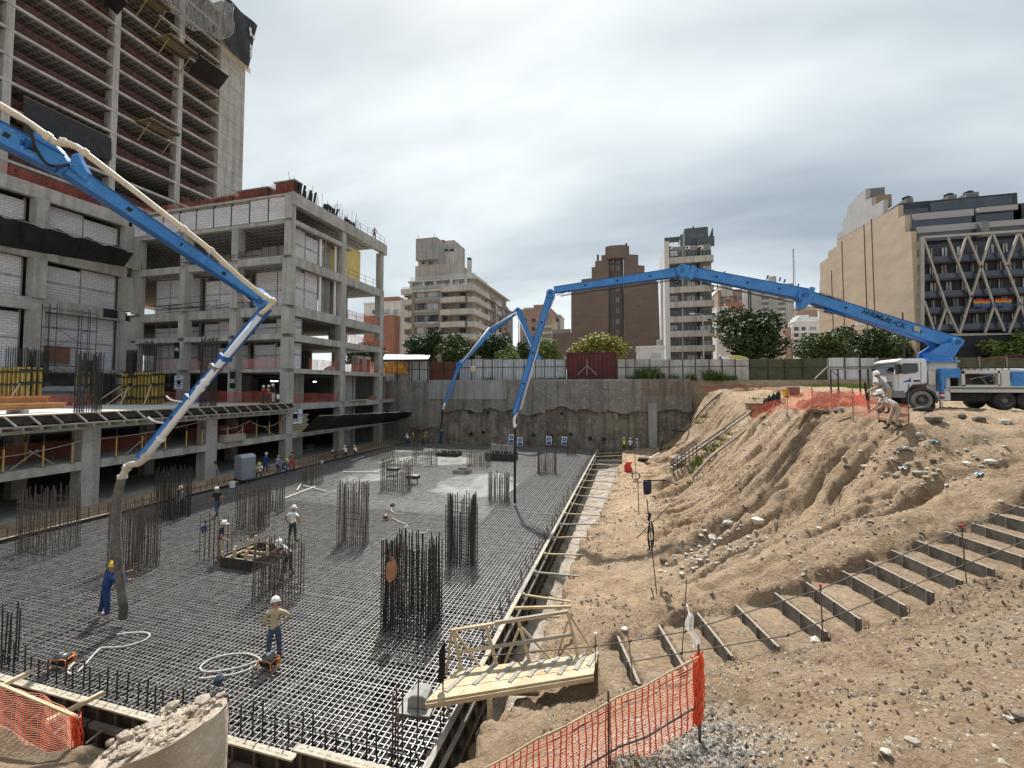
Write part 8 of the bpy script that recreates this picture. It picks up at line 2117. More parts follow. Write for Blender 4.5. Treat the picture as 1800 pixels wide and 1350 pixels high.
def scatter(name, label, xs_, ys_, rs, m, seed):
 """loose pieces, one closed eight-face pebble each"""
 l_ = xs_ * RV.x + ys_ * RV.y; d_ = xs_ * FV.x + ys_ * FV.y; kp = ~((l_ > 2.6) & (d_ > 10.1) & (d_ < 12.1)) | (rs < .008); xs_, ys_, rs = xs_[kp], ys_[kp], rs[kp]
 q = np.random.RandomState(seed); n = len(xs_); z = hgt(xs_, ys_)
 o = np.array([(1, 0, 0), (0, 1, 0), (-1, 0, 0), (0, -1, 0), (0, 0, .8), (0, 0, -.8)]); V = o[None] * (1 + q.uniform(-.3, .3, (n, 6, 1))) * (rs[:, None] * q.uniform(.6, 1.25, (n, 3)))[:, None, :]
 a = q.uniform(0, 6.28, n); c_, s_ = np.cos(a)[:, None], np.sin(a)[:, None]; tl = q.normal(0, .35, (n, 1))
 x = V[..., 0] * c_ - V[..., 1] * s_; y = V[..., 0] * s_ + V[..., 1] * c_; zz_ = V[..., 2] + tl * V[..., 0]
 V = np.stack([x + xs_[:, None], y + ys_[:, None], zz_ + z[:, None] + rs[:, None] * .25], -1).reshape(-1, 3)
 F_ = np.array([(0, 1, 4), (1, 2, 4), (2, 3, 4), (3, 0, 4), (1, 0, 5), (2, 1, 5), (3, 2, 5), (0, 3, 5)]); F_ = (F_[None] + 6 * np.arange(n)[:, None, None]).reshape(-1, 3)
 me = bpy.data.meshes.new(name); me.from_pydata(V.tolist(), [], F_.tolist()); me.materials.append(m); return tag(link(name, me), label, None, None, 'stuff')
q = np.random.RandomState(3)
gp_ = P(1165, 1270, 5.8)
n = 2600; t = q.normal(size=(n, 2)); gx_ = gp_.x + t[:, 0] * .62 + t[:, 1] * .12; gy_ = gp_.y + t[:, 1] * .42 - t[:, 0] * .15
GRAV = mat('gravel', (.24, .22, .19), (.50, .47, .42), scale=12, rough=.95, detail=1)
scatter('gravel_heap', 'spill of grey and white gravel under the red net', gx_, gy_, q.uniform(.008, .030, n), GRAV, 1)
gp2 = P(1230, 1280, 5.5); n = 1500; t = q.normal(size=(n, 2)); scatter('gravel_edge', 'band of dark coarse gravel right of the red net post', gp2.x + t[:, 0] * .22 + .1, gp2.y + t[:, 1] * .55 - .1, q.uniform(.012, .034, n), mat('gravel_grey', (.13, .125, .115), (.34, .325, .30), scale=12, rough=.95, detail=1), 2)
n = 26000; l = q.uniform(.5, 15, n); d = q.uniform(3.6, 10, n); keep = np.abs(l / d) < 1.35; l, d = l[keep], d[keep]
scatter('pebbles', 'small pebbles strewn over the foreground slope', l * RV.x + d * FV.x, l * RV.y + d * FV.y, .004 + .03 * q.uniform(0, 1, len(l)) ** 5, mat('pebble', (.26, .22, .17), (.48, .43, .36), scale=9, rough=.95, detail=1), 3)
n = 11000; l = q.uniform(.5, 14, n); d = q.uniform(3.6, 9.9, n); w_ = fbm(l * .5, d * .5, 3, 77) > -.06; l, d = l[w_], d[w_]
scatter('clods', 'dark crumbled soil clods on the foreground slope', l * RV.x + d * FV.x, l * RV.y + d * FV.y, .005 + .04 * q.uniform(0, 1, len(l)) ** 5, mat('clod', (.085, .062, .043), (.17, .125, .088), scale=7, rough=1, detail=2), 4)
n = 24000; x = q.uniform(-2.6, 12, n); y = q.uniform(12, 42, n); kq = (fbm(x * .45, y * .45, 3, 29) > .02) | (q.uniform(size=n) < .16); x, y = x[kq], y[kq]; n = len(x); scatter('far_pebbles', 'stones and clods strewn over the bench and upper slope', x, y, .008 + .085 * q.uniform(0, 1, n) ** 6, mat('pebble2', (.15, .12, .09), (.46, .41, .34), scale=5, rough=.95, detail=1), 5)
LIT = mat('litter_blue', (.10, .38, .62), (.3, .55, .7), scale=9)
for k, (u, v, lab) in enumerate(((1641, 779, 'light blue plastic scrap high on the rubble field'), (1588, 829, 'pale blue scrap in the middle of the slope'), (1720, 840, 'blue scrap beside the path above the stair'))):
 p = on_ground(u, v); s = 7 * dep(p) / 760; g_ = MB().grid(lambda a, b: p + RV * (s * (a - .5) * 2) + FV * (s * (b - .5) * 1.5) + Vector((0, 0, .07 + .04 * math.sin(a * 9 + k) * math.cos(b * 7))), 6, 5); g_.build('litter', LIT if k != 1 else mat('litter_pale', (.5, .62, .7)), None, False, lab, 'litter')
MB().tube(smooth([on_ground(u, v) + Vector((0, 0, .03)) for u, v in ((1459, 858), (1461, 872), (1472, 886), (1466, 898), (1452, 906), (1444, 916))], 3), .012, 5).build('twig', WOODG, None, False, 'crooked pale twig lying on the slope', 'twig')
# gear on the bench
p = on_ground(1138, 866); rt = root('barrel', 'dark blue open barrel with a hose on the bench', 'barrel', p); s = 14 * dep(p) / 760
DB = mat('barrel_navy', (.012, .018, .05), (.02, .03, .07), rough=.4, scale=3); MB().lathe((0, 0, -.05), [(s * .46, 0), (s * .5, s * .3), (s * .48, s * .7), (s * .52, s * 1.0), (s * .47, s * 1.55), (s * .45, s * 1.56), (s * .43, s * .9)], 18).build('shell', DB, rt, True)
for h in (.5, 1.0): MB().lathe((0, 0, s * h), [(s * .515, 0), (s * .53, .03), (s * .515, .06)], 18).build('hoop', DB, rt, True)
MB().tube(smooth([P(1135, 850, dep(p)), P(1138, 844, dep(p)), P(1150, 845, dep(p) + .5), on_ground(1170, 850) + Vector((0, 0, .06)), on_ground(1190, 854) + Vector((0, 0, .04))], 5), .05, 7).build('hose', BLACK, None, False, 'black hose arching out of the blue barrel', 'hose')
p = on_ground(1104, 829); s = dep(p) / 760
rt = root('red_bag', 'slumped red bag standing on the bench', 'bag', p); b_ = MB()
b_.lathe((0, 0, -.05), [(6 * s, 0), (7 * s, 5 * s), (6 * s, 11 * s), (4 * s, 15 * s), (4.6 * s, 17 * s)], 12); b_.v = [(x + .05 * math.sin(z * 9), y + .06 * math.cos(x * 11), z) for x, y, z in b_.v]; b_.sm = True; b_.build('sack', mat('red_cloth', (.5, .045, .03), (.62, .08, .05), scale=6), rt, True); MB().bar((2 * s, 0, 13 * s), (7 * s, 0, 16 * s), .12).build('flap', MATS['red_cloth'], rt, True)
MB().rock(tuple(on_ground(1190, 818) + Vector((0, 0, .45))), .85, 77, .7).build('boulder', mat('boulder', (.22, .17, .13), (.32, .26, .20), scale=2, bump=.6), None, False, 'squared brown boulder at the foot of the far slope', 'boulder')
c = on_ground(1132, 812); rt = root('wheelbarrow', 'dark wheelbarrow tray lying on the bench near the far wall', 'wheelbarrow', c); MB().lathe((0, 0, .1), [(.35, 0), (.55, .3), (.56, .32)], 12).build('tray', DKSTEEL, rt, True); MB().bar((.4, 0, .3), (1.6, .6, .9), .05).build('handle', PLWHITE, rt, True); MB().bar((.4, .3, .3), (1.6, .9, .9), .05).build('handle', PLWHITE, rt, True); MB().lathe((-.5, 0, .15), [(.15, -.04), (.15, .04)], 10, 'y').build('wheel', BLACK, rt, True)
# timber ladder stair and hoses on the far slope
def line(pts, up=.1): return [on_ground(u, v) + Vector((0, 0, up)) for u, v in pts]
l1 = line([(1184, 836), (1225, 808), (1262, 782), (1320, 738)], .35); rt = root('ladder', 'long dark timber ladder lying up the far slope', 'ladder', l1[0])
for off in (0, .75):
 pts = [p + FV * off + Vector((0, 0, .25)) for p in l1]
 for a, b in zip(pts[:-1], pts[1:]): MB().bar(a, b, .07, .09).build('stringer', DKSTEEL, rt)
for k in range(22):
 f = k / 22 * 3; i = min(int(f), 2); p = l1[i].lerp(l1[i + 1], f - i); MB().bar(p + Vector((0, 0, .18)), p + FV * .75 + Vector((0, 0, .18)), .16, .05).build('rung', WOODG, rt)
for k in range(7): p = l1[0].lerp(l1[1], k / 6); MB().bar(p + Vector((0, 0, -.5)), p + Vector((0, 0, .9)), .06).build('baluster', DKSTEEL, rt)
MB().bar(l1[0] + Vector((0, 0, .9)), l1[1] + Vector((0, 0, .9)), .06).build('hand_rail', DKSTEEL, rt)
MB().tube(smooth(line([(1160, 793), (1175, 775), (1205, 760), (1225, 735), (1260, 700), (1290, 683)], .12), 5), .06, 7).build('hose', BLACK, None, False, 'thick black hose climbing the far bank beside the wall', 'hose'); MB().tube(smooth(line([(1160, 794), (1190, 788), (1206, 775), (1212, 750), (1218, 720)], .12), 5), .05, 7).build('hose', BLACK, None, False, 'second black hose looping down the far bank', 'hose')
MB().tube(smooth(line([(1218, 843), (1250, 808), (1300, 768), (1345, 735)], .06), 5), .045, 6).build('hose', BLACK, None, False, 'dark hose running up the slope beside the green weeds', 'hose')
# barrels and cylinders on the far bank top
for k, (u, h) in enumerate(((1345, 20), (1352, 22), (1360, 22), (1368, 20))):
 p = P(u, 694, 41); s = 41 / 760; rt = root('gas_cylinder', ('leftmost', 'second', 'third', 'rightmost')[k] + ' dark cylinder of the cluster on the far bank', 'cylinder', (p.x, p.y, gz_at(p.x, p.y)), 0, 'dark cylinders on the far bank'); MB().lathe((0, 0, 0), [(.2, 0), (.2, h * s * .8), (.12, h * s * .92), (.05, h * s)], 12).build('body', BLACK if k % 2 else mat('dark_blue_cyl', (.02, .03, .05)), rt, True); MB().lathe((0, 0, h * s), [(.05, 0), (.07, .08)], 8).build('valve', STEEL, rt, True)
for u, v, m_, lab, w in ((1395, 691, TERR, 'low brick box beside the orange net', 14), (1325, 688, mat('brown_box', (.22, .15, .11)), 'long low brown trough on the far bank', 24), (1380, 689, mat('oil_yellow', (.5, .3, .04)), 'small yellow drum on the far bank', 5)):
 p = P(u, v, 42); s = 42 / 760; rt = root('site_box', lab, 'box', (p.x, p.y, gz_at(p.x, p.y))); MB().box(-w * s / 2, w * s / 2, -.5, .5, 0, .6).build('body', m_, rt, True); MB().box(-w * s / 2 - .03, w * s / 2 + .03, -.53, .53, .6, .66).build('lid', m_, rt, True)
# timber baulks and a black sack on the crest by the workers
for k, (u0, v0, u1, v1, lab) in enumerate(((1430, 727, 1455, 724, 'left grey baulk on the crest'), (1450, 726, 1480, 725, 'right grey baulk on the crest'), (1545, 739, 1593, 746, 'pale timber baulk at the feet of the workers'), (1474, 745, 1497, 738, 'short dark stick on the crest below the baulks'))):
 a, b = on_ground(u0, v0), on_ground(u1, v1); a.z += .09; b.z += .09; MB().bar(a, b, .16 if k < 3 else .04, .12 if k < 3 else .04).build('baulk', WOODG if k < 2 else (WOOD if k == 2 else DKSTEEL), None, False, lab, 'timber')
p = P(1623, 733, 18.6); z = gz_at(p.x, p.y); q_ = MB(); q_.rock((p.x, p.y, z + .14), .34, 6, .5); q_.sm = True; q_.build('black_sack', BLACK, None, False, 'black plastic sack lying in front of the front wheel', 'sack')
for u0, v0, u1, v1, d, w, lab in ((1520, 673, 1529, 728, 19.5, .09, 'black plank stake leaning left of the two workers'), (1597, 675, 1597, 748, 16.6, .03, 'thin rebar stake right of the workers')):
 MB().bar(P(u0, v0, d), P(u1, v1, d), w, w * .5, FV).build('stake', BLACK if w > .05 else RUST, None, False, lab, 'stake')
p = P(1547, 727, 18.6); rt = root('shovel', 'shovel stuck in the ground between the workers', 'shovel', (p.x, p.y, gz_at(p.x, p.y))); MB().tube([(.15, 0, 1.15), (0, 0, .3)], .018, 6).build('shaft', WOOD, rt, True); MB().prism([(-.11, 0, .3), (.11, 0, .3), (.12, .02, .05), (0, .03, -.03), (-.12, .02, .05)], (0, .01, 0)).build('blade', STEEL, rt, True)
# ================================================================ people
SKIN = mat('skin', (.30, .17, .11), (.36, .21, .14), scale=6, rough=.6); BOOT = mat('boots', (.04, .035, .03), (.10, .09, .08), scale=8); HAIR = mat('hair_dark', (.015, .012, .010))
def clothm(n, c): return mat('cloth_' + n, c, tuple(min(1, x * 1.35) for x in c), scale=7, rough=.9, bump=.3, bscale=25)
PEOPLE = []
def rotx(v, a): return Vector((v.x, v.y * math.cos(a) - v.z * math.sin(a), v.y * math.sin(a) + v.z * math.cos(a)))
def person(label, loc, face, shirt, pants, helmet=None, lean=0, legs=((6, 0, 4), (-6, 0, 4)), arms=((5, 8, 15), (5, 8, 15)), h=1.74, long=True, head=0, boots=None, hood=None, vest=None, group=None, bulk=1.16):
 """face: heading in degrees of the way the figure looks (0 = away from the viewer along +Y). legs: (hip flexion, out, knee) right,left; arms: (raise forward, out, elbow)"""
 k = h / 1.74; V = Vector
 J = {}; E = []
 pel = V((0, 0, 0)); J['pel'] = (pel, .135, .105)
 tor = lambda y, z: rotx(V((0, y, z)), -R(lean))
 J['waist'] = (tor(0, .16), .125, .10); J['chest'] = (tor(.01, .38), .165, .115); J['upper'] = (tor(0, .47), .13, .095); J['neck'] = (tor(.01, .55), .056, .056)
 hd = lambda y, z: tor(.01, .55) + rotx(V((0, y, z)), -R(lean * .5 + head))
 J['head'] = (hd(.02, .12), .082, .092); J['crown'] = (hd(.01, .20), .072, .082)
 E += [('pel', 'waist'), ('waist', 'chest'), ('chest', 'upper'), ('upper', 'neck'), ('neck', 'head'), ('head', 'crown')]
 for s, (fl, out, kn) in ((1, legs[0]), (-1, legs[1])):
  n = 'r' if s > 0 else 'l'
  hip = V((s * .095, 0, -.05)); d1 = rotx(V((s * math.sin(R(out)), 0, -math.cos(R(out)))), R(fl)); kneeP = hip + d1 * .41; d2 = rotx(V((s * math.sin(R(out)), 0, -math.cos(R(out)))), R(fl - kn)); ank = kneeP + d2 * .41
  toe = ank + V((s * .03, .17, -.05)) ; heel = ank + V((0, -.04, -.05))
  J['hip' + n] = (hip, .088, .092); J['knee' + n] = (kneeP, .060, .064); J['ank' + n] = (ank, .046, .05); J['toe' + n] = (toe, .045, .035)
  E += [('pel', 'hip' + n), ('hip' + n, 'knee' + n), ('knee' + n, 'ank' + n), ('ank' + n, 'toe' + n)]
 hands = []
 for s, (fw_, out, el) in ((1, arms[0]), (-1, arms[1])):
  n = 'r' if s > 0 else 'l'
  sh = tor(0, .45) + V((s * .185, 0, 0)); a1 = rotx(V((s * math.sin(R(out)), 0, -math.cos(R(out)))), R(fw_)); elb = sh + a1 * .29
  inw = max(0, min(1, (out - 25) / 30)) if el > 60 else 0
  a2 = rotx(V((s * math.sin(R(out)) * (1 - inw) - s * .85 * inw, 0, -math.cos(R(out)))).normalized(), R(fw_ + el * (1 - inw))); wr = elb + a2 * .25
  J['sh' + n] = (sh, .068, .068); J['el' + n] = (elb, .048, .048); J['wr' + n] = (wr, .032, .032); J['ha' + n] = (wr + a2 * .09, .042, .026)
  E += [('upper', 'sh' + n), ('sh' + n, 'el' + n), ('el' + n, 'wr' + n), ('wr' + n, 'ha' + n)]; hands.append((wr + a2 * .09, a2, s))
 low_ = min((p.z - r2) for nm, (p, r1, r2) in J.items() if nm[:3] in ('toe', 'ank'))
 names = list(J); me_ = bpy.data.meshes.new('body'); me_.from_pydata([tuple((J[n][0] - V((0, 0, low_))) * k) for n in names], [(names.index(a), names.index(b)) for a, b in E], [])
 o = bpy.data.objects.new('person_body', me_); COL.objects.link(o)
 sk = o.modifiers.new('skin', 'SKIN'); sk.branch_smoothing = .6; ss = o.modifiers.new('sub', 'SUBSURF'); ss.levels = 1; ss.render_levels = 1
 for i, n in enumerate(names):
  sv = me_.skin_vertices[0].data[i]; bk = bulk if n not in ('neck', 'head', 'crown') and n[:2] not in ('wr', 'ha') else 1.06; sv.radius = (J[n][1] * k * bk, J[n][2] * k * bk); sv.use_root = (n == 'pel')
 PEOPLE.append(dict(o=o, J={n: (J[n][0] - V((0, 0, low_))) * k for n in names}, E=E, label=label, loc=loc, face=face, shirt=shirt, pants=pants, helmet=helmet, long=long, hands=[((c - V((0, 0, low_))) * k, a, s) for c, a, s in hands], k=k, tilt=lean * .5 + head, boots=boots or BOOT, hood=hood, vest=vest, group=group))
def finish_people():
 bpy.context.view_layer.update(); dg = bpy.context.evaluated_depsgraph_get()
 for q in PEOPLE:
  q['me'] = bpy.data.meshes.new_from_object(q['o'].evaluated_get(dg))
 for q in PEOPLE:
  bpy.data.objects.remove(q['o']); me0 = q['me']; J = q['J']; k = q['k']
  vs = [v.co.copy() for v in me0.vertices]; fs = [tuple(p.vertices) for p in me0.polygons]; mi = []
  def seg(p, a, b):
   t = max(0, min(1, (p - a).dot(b - a) / max(1e-9, (b - a).length_squared))); return (p - a - (b - a) * t).length
  for f in fs:
   c = sum((vs[i] for i in f), Vector()) / len(f); e = min(q['E'], key=lambda e: seg(c, J[e[0]], J[e[1]])); b = e[1]
   if b in ('head', 'crown'): m = 0
   elif b == 'neck': m = 0 if (c - J['upper']).length > .09 * k else 1
   elif b[:2] == 'ha': m = 0
   elif b[:2] == 'wr': m = 1 if q['long'] else 0
   elif b[:2] == 'el': m = 1 if (q['long'] or (c - J['sh' + b[2]]).length < .18 * k) else 0
   elif b[:3] == 'toe' or (b[:3] == 'ank' and (c - J[b]).length < .13 * k): m = 3
   elif b[:3] in ('hip', 'kne', 'ank'): m = 2
   elif b == 'waist' and (c - J['pel']).length < .07 * k: m = 2
   else: m = 1
   mi.append(m)
  def addmesh(mb, m):
   n = len(vs); vs.extend(Vector(v) for v in mb.v); fs.extend(tuple(i + n for i in f) for f in mb.f); mi.extend([m] * len(mb.f))
  for c, a, s in q['hands']:
   a = a.normalized(); sd_ = a.cross(Vector((0, 0, 1))); sd_ = sd_.normalized() if sd_.length > .1 else Vector((0, 1, 0)); nn = sd_.cross(a)
   for i in range(4):
    b0 = c + sd_ * (i - 1.5) * .018 * k + a * .025; L = (.06, .072, .068, .052)[i] * k
    addmesh(MB().tube([b0, b0 + a * L * .5, b0 + a * L * .9 - nn * .025], [.009 * k, .0085 * k, .006 * k], 5), 0)
   b0 = c - sd_ * s * .03 * k - a * .02; addmesh(MB().tube([b0, b0 - sd_ * s * .025 + a * .03, b0 - sd_ * s * .025 + a * .06 - nn * .01], [.011 * k, .010 * k, .007 * k], 5), 0)
  H = J['head']; T_ = R(q['tilt']); fw = rotx(Vector((0, 1, 0)), -T_); up = rotx(Vector((0, 0, 1)), -T_)
  nose = H + fw * .09 * k; addmesh(MB().tube([nose + up * .03, nose + fw * .022, nose - up * .012], [.008, .014, .012], 5), 0)
  for s in (-1, 1):
   addmesh(MB().tube([H + Vector((s * .084, -.005, 0)) * k - up * .02, H + Vector((s * .095, -.01, 0)) * k + up * .03], [.012, .016], 5), 0)
   addmesh(MB().tube([H + fw * .084 * k + Vector((s * .032, 0, 0)) + up * .025, H + fw * .094 * k + Vector((s * .032, 0, 0)) + up * .025], .009, 5), 4)
  addmesh(MB().tube([H + fw * .088 * k - up * .045 + Vector((-.024, 0, 0)), H + fw * .088 * k - up * .045 + Vector((.024, 0, 0))], .006, 5), 4)
  me = bpy.data.meshes.new('body'); me.from_pydata([tuple(v) for v in vs], [], fs)
  for m in (SKIN, q['shirt'], q['pants'], q['boots'], HAIR): me.materials.append(m)
  me.polygons.foreach_set('material_index', mi); me.polygons.foreach_set('use_smooth', [True] * len(fs)); me.update(); bpy.data.meshes.remove(me0)
  rt = root('person', q['label'], 'person', q['loc'], R(q['face']), q['group']); link('body', me, rt)
  top = J['crown']
  M = Matrix.Translation(H + up * .045 * k) @ Matrix.Rotation(-T_, 4, 'X')
  def tf(mb): mb.v = [tuple(M @ Vector(v)) for v in mb.v]; return mb
  if q['helmet'] is not None:
   dm = MB().lathe((0, 0, .0), [(.125 * k, .0), (.128 * k, .03 * k), (.118 * k, .08 * k), (.09 * k, .125 * k), (.045 * k, .15 * k), (.004, .156 * k)], 16, 'z', (0, 1)); dm.sm = True; o = tf(dm).build('helmet', q['helmet'], rt, True)
   tf(MB().prism([(.14 * k * math.cos(t * .349), .02 + (.15 if 0 < t < 9 else .135) * k * math.sin(t * .349) * (1.25 if 2 < t < 7 else 1), -.006) for t in range(18)], (0, 0, .012))).build('brim', q['helmet'], o, True)
   tf(MB().box(-.012, .012, -.11 * k, .11 * k, .135 * k, .162 * k)).build('ridge', q['helmet'], o, True)
  else:
   hr = MB().lathe((0, -.012, -.03), [(.093 * k, .0), (.10 * k, .05 * k), (.088 * k, .10 * k), (.05 * k, .135 * k), (.004, .14 * k)], 14, 'z', (0, 1)); hr.sm = True; tf(hr).build('hood' if q['hood'] else 'hair', q['hood'] or HAIR, rt, True)
  if q['vest'] is not None:
   ch, wa = J['chest'], J['waist']; ax_ = (ch - wa).normalized(); vb = MB(); rows = []
   for t, w, d in ((-.12, .165, .135), (.1, .18, .14), (.22, .195, .145), (.32, .15, .13)):
    c = wa + ax_ * (t + .05) * k
    for i in range(14): a_ = 2 * math.pi * i / 14; vb.v.append(tuple(c + Vector((math.cos(a_) * w * k, 0, 0)) + rotx(Vector((0, math.sin(a_) * d * k, 0)), -R(q['tilt'] * 2)))) 
   for j in range(3):
    for i in range(14): i2 = (i + 1) % 14; vb.f.append((j * 14 + i, j * 14 + i2, (j + 1) * 14 + i2, (j + 1) * 14 + i))
   vb.sm = True; vb.build('vest', q['vest'], rt, True)
HW_ = mat('helmet_white', (.70, .70, .69), (.78, .78, .77), scale=9, rough=.35, spec=.5); HY = mat('helmet_yellow', (.62, .55, .03), (.70, .62, .06), scale=9, rough=.35, spec=.5)
NAVY = clothm('navy', (.022, .025, .05)); BLUEW = clothm('workblue', (.022, .055, .19)); BEIGE = clothm('beige', (.36, .30, .20)); KHAKI = clothm('khaki', (.34, .28, .21)); WHT = clothm('white', (.60, .60, .62)); BLK = clothm('black', (.014, .014, .016)); JEAN = clothm('jeans', (.045, .07, .12)); GREYC = clothm('grey', (.28, .29, .31)); REDC = clothm('red', (.42, .03, .05)); HIVIS = clothm('hivis', (.55, .65, .05)); BROWNC = clothm('brown', (.20, .12, .07)); BOOTG = mat('boots_grey', (.25, .24, .22), (.36, .35, .33), scale=8); DKG_ = clothm('charcoal', (.05, .05, .055))
HIVB = mat('blue_vest', (.02, .045, .15), (.03, .065, .20), scale=6, rough=.9)
def g0(u, v, z=.015): return G(u, v, z)
STAND = ((5, 4, 6), (-4, 4, 4)); HIPS = ((-18, 42, 105), (-18, 42, 105)); WALK = ((22, 2, 8), (-18, 2, 22))
person('worker in blue suit and yellow helmet guiding the hose of the near boom', g0(184, 1088), -28, BLUEW, clothm('blue2', (.018, .04, .12)), HY, 10, ((6, 11, 8), (-6, 12, 6)), ((40, 14, 50), (45, 10, 60)), 1.86, True, 6, BOOTG, None, HIVB, None, 1.4)
person('worker in beige shirt and jeans beside the vibrator, elbow raised', g0(481, 1163), 40, BEIGE, JEAN, HW_, 6, ((4, 4, 5), (-4, 4, 6)), ((5, 46, 95), (12, 12, 40)), 1.74, True, 14)
person('worker in navy polo and pale trousers looking across the mat', g0(387, 988), -35, NAVY, KHAKI, HW_, 3, STAND, ((-10, 34, 95), (12, 12, 70)), 1.8, False, 10)
person('worker in black shirt and jeans walking at the left edge of the mat', g0(381, 908), 75, BLK, JEAN, HW_, 4, WALK, ((-18, 10, 25), (20, 10, 25)), 1.78, False, 8)
person('worker in white T-shirt with hands on hips behind the box form', g0(514, 953), 5, WHT, DKG_, HW_, 0, ((2, 5, 3), (-2, 5, 3)), HIPS, 1.8, False, 4)
person('stooping worker in white shirt behind the front cage', g0(509, 1012), 160, WHT, BLK, HW_, 38, ((25, 4, 30), (5, 4, 20)), ((55, 6, 15), (50, 6, 15)), 1.76, False, 10)
person('worker in grey behind the dark cage at the left edge', g0(321, 905), 150, GREYC, DKG_, HW_, 5, STAND, ((20, 8, 30), (15, 8, 30)), 1.76, True, 12)
SIT = ((88, 8, 88), (84, 12, 80))
def ledge(u, v, z=.35): return G(u, v, z)
person('seated worker in white with yellow helmet beside the portable toilet', ledge(457, 842, .2), -150, WHT, DKG_, HY, 18, ((80, 8, 95), (76, 10, 85)), ((40, 8, 40), (40, 8, 40)), 1.74, False, 10, group=None)
person('standing worker in blue with white helmet by the toilet', ledge(466, 832, .3), 10, BLUEW, BLUEW, HW_, 4, STAND, ((15, 10, 35), (15, 10, 35)), 1.76, True, 6)
person('worker in a pale grey hoodie in the resting group', ledge(486, 834, .3), -10, GREYC, JEAN, None, 10, ((40, 6, 50), (35, 8, 45)), ((30, 8, 60), (30, 8, 60)), 1.74, True, 10, None, GREYC)
person('worker in blue with yellow helmet sitting at the end of the group', ledge(496, 836, .25), -40, BLUEW, BLUEW, HY, 22, ((75, 8, 90), (70, 10, 85)), ((45, 8, 40), (45, 8, 40)), 1.74, True, 14)
person('worker in olive top and red trousers at the right of the resting group', ledge(513, 828, .3), 40, clothm('olive', (.14, .12, .07)), REDC, None, 14, STAND, ((35, 8, 60), (35, 8, 60)), 1.72, True, 12)
person('crouching worker in white with white helmet at the left mat edge', ledge(608, 806, .2), 60, WHT, DKG_, HW_, 30, ((70, 8, 95), (50, 8, 100)), ((60, 6, 30), (60, 6, 30)), 1.74, False, 5)
person('crouching worker in white with yellow helmet at the left mat edge', ledge(627, 804, .2), 70, WHT, DKG_, HY, 40, ((75, 8, 100), (55, 8, 105)), ((70, 6, 20), (70, 6, 20)), 1.74, False, 5)
person('worker bending low between the group and the crouching pair', ledge(592, 812, .1), 80, DKG_, DKG_, HW_, 70, ((60, 6, 80), (40, 6, 70)), ((80, 6, 20), (80, 6, 20)), 1.72, True, 0)
person('worker in white shirt bending at the far left corner of the mat', g0(717, 784), 50, WHT, DKG_, HW_, 45, ((30, 5, 30), (10, 5, 20)), ((60, 6, 20), (60, 6, 20)), 1.8, False, 0)
person('worker in brown with yellow helmet at the far left corner', g0(728, 785), 100, BROWNC, DKG_, HY, 10, STAND, ((40, 8, 50), (40, 8, 50)), 1.78, True, 10)
person('worker with yellow shoulders near the end hose of the far boom', g0(744, 782), -30, clothm('mustard', (.30, .24, .05)), DKG_, HY, 30, STAND, ((50, 8, 30), (50, 8, 30)), 1.78, True, 10)
person('worker in blue with yellow helmet under the far boom end', g0(775, 778), -20, BLUEW, BLUEW, HY, 8, STAND, ((60, 8, 50), (60, 8, 50)), 1.78, True, 0)
def deck(u, y): s = slope(u, 700); t = y / s.y; return Vector((s.x * t, y, PZ))
person('left worker of the trio on the deck, in dark red, arm stretched out', deck(461.5, 34.6), -95, clothm('maroon', (.16, .02, .03)), clothm('charcoal2', (.06, .06, .07)), HW_, 4, STAND, ((85, 6, 5), (5, 8, 15)), 1.78, False, 4)
person('middle worker of the trio on the deck, in a red shirt', deck(470.0, 34.8), -30, REDC, DKG_, HW_, 4, STAND, ((-10, 34, 90), (10, 10, 30)), 1.8, False, 4)
person('right worker of the trio on the deck, in black with grey trousers', deck(480.5, 35.0), 100, BLK, GREYC, HW_, 2, STAND, ((70, 8, 30), (50, 8, 60)), 1.92, False, 4)
b_ = lambda u, v: on_ground(u, v)
def bf(u, v): p = G(u, v, -.2); return p
person('worker in a yellow high-visibility vest at the foot of the far wall', bf(1097, 797), 0, DKG_, BLK, HW_, 0, STAND, ((5, 10, 20), (5, 10, 20)), 1.86, True, 0, None, None, HIVIS)
person('worker in white T-shirt beside the vest wearer at the far wall', bf(1108, 797), 0, WHT, DKG_, HW_, 2, STAND, ((10, 30, 60), (5, 12, 20)), 1.86, False, 4)
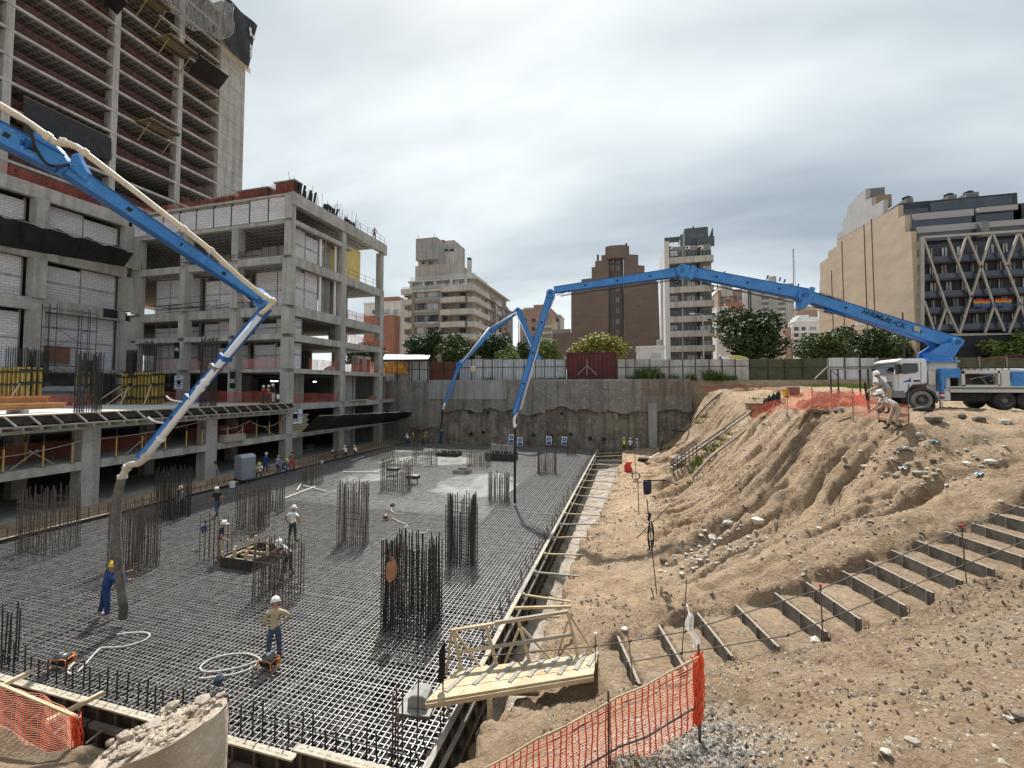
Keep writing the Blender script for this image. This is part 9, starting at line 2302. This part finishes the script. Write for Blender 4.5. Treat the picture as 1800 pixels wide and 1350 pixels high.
person('worker in grey overalls at the far wall, right of the pair', bf(1121, 798), 30, GREYC, GREYC, HW_, 4, STAND, ((10, 10, 20), (5, 10, 20)), 1.84, True, 4)
p = P(1578, 738, 16.9); p.z = gz_at(p.x, p.y); person('worker in white T-shirt bending forward beside the truck', p, 88, WHT, KHAKI, HW_, 58, ((22, 5, 10), (12, 5, 14)), ((22, 8, 30), (28, 8, 35)), 1.82, False, -18)
p = P(1565, 731, 18.2); p.z = gz_at(p.x, p.y); person('second worker leaning behind the white-shirted one by the truck', p, 70, GREYC, clothm('tan', (.30, .22, .15)), HW_, 32, ((20, 5, 14), (8, 5, 10)), ((25, 8, 35), (25, 8, 35)), 1.84, False, 0)
person('shirtless worker walking on the roof edge of the frame building', Vector((FX - .1, QX(659, 425, FX).y, 28.42)), 20, SKIN, DKG_, HW_, 8, WALK, ((5, 25, 30), (10, 25, 30)), 1.78, False, 10)
p = QY(1267, 640, 61); person('worker in a blue jacket behind the panel fence', Vector((p.x, 60.8, 10.3)), 10, clothm('royal', (.03, .09, .36)), DKG_, HW_, 14, STAND, ((30, 8, 40), (30, 8, 40)), 1.76, True, 10)
MB().box(p.x - .8, p.x + 3.5, 60.3, 61.4, 8.8, 10.29).build('fence_platform', CONC_D, None, False, 'low platform behind the panel fence carrying the blue worker', 'platform')
tk = root('mixer_truck_roof', 'pale rounded truck top with yellow and blue lettering band behind the fence', 'truck', (p.x + 5.5, 63, 8.85))
MB().prism([QY(u, v, 62.5) for u, v in ((1270, 632), (1272, 627), (1282, 625), (1300, 625), (1312, 628), (1317, 632), (1317, 645), (1270, 645))], (0, 2.2, 0)).build('body', WHITE, tk)
MB().prism([QY(u, v, 62.4) for u, v in ((1282, 626), (1300, 625.6), (1311, 628.4), (1316, 632), (1300, 629.5), (1284, 629))], (0, .08, 0)).build('yellow_band', mat('band_yellow', (.6, .5, .04)), tk)
MB().lathe((p.x + 5, 62.6, 8.86), [(.45, 0), (.45, .3)], 12, 'y').build('wheel', BLACK, tk)
finish_people()
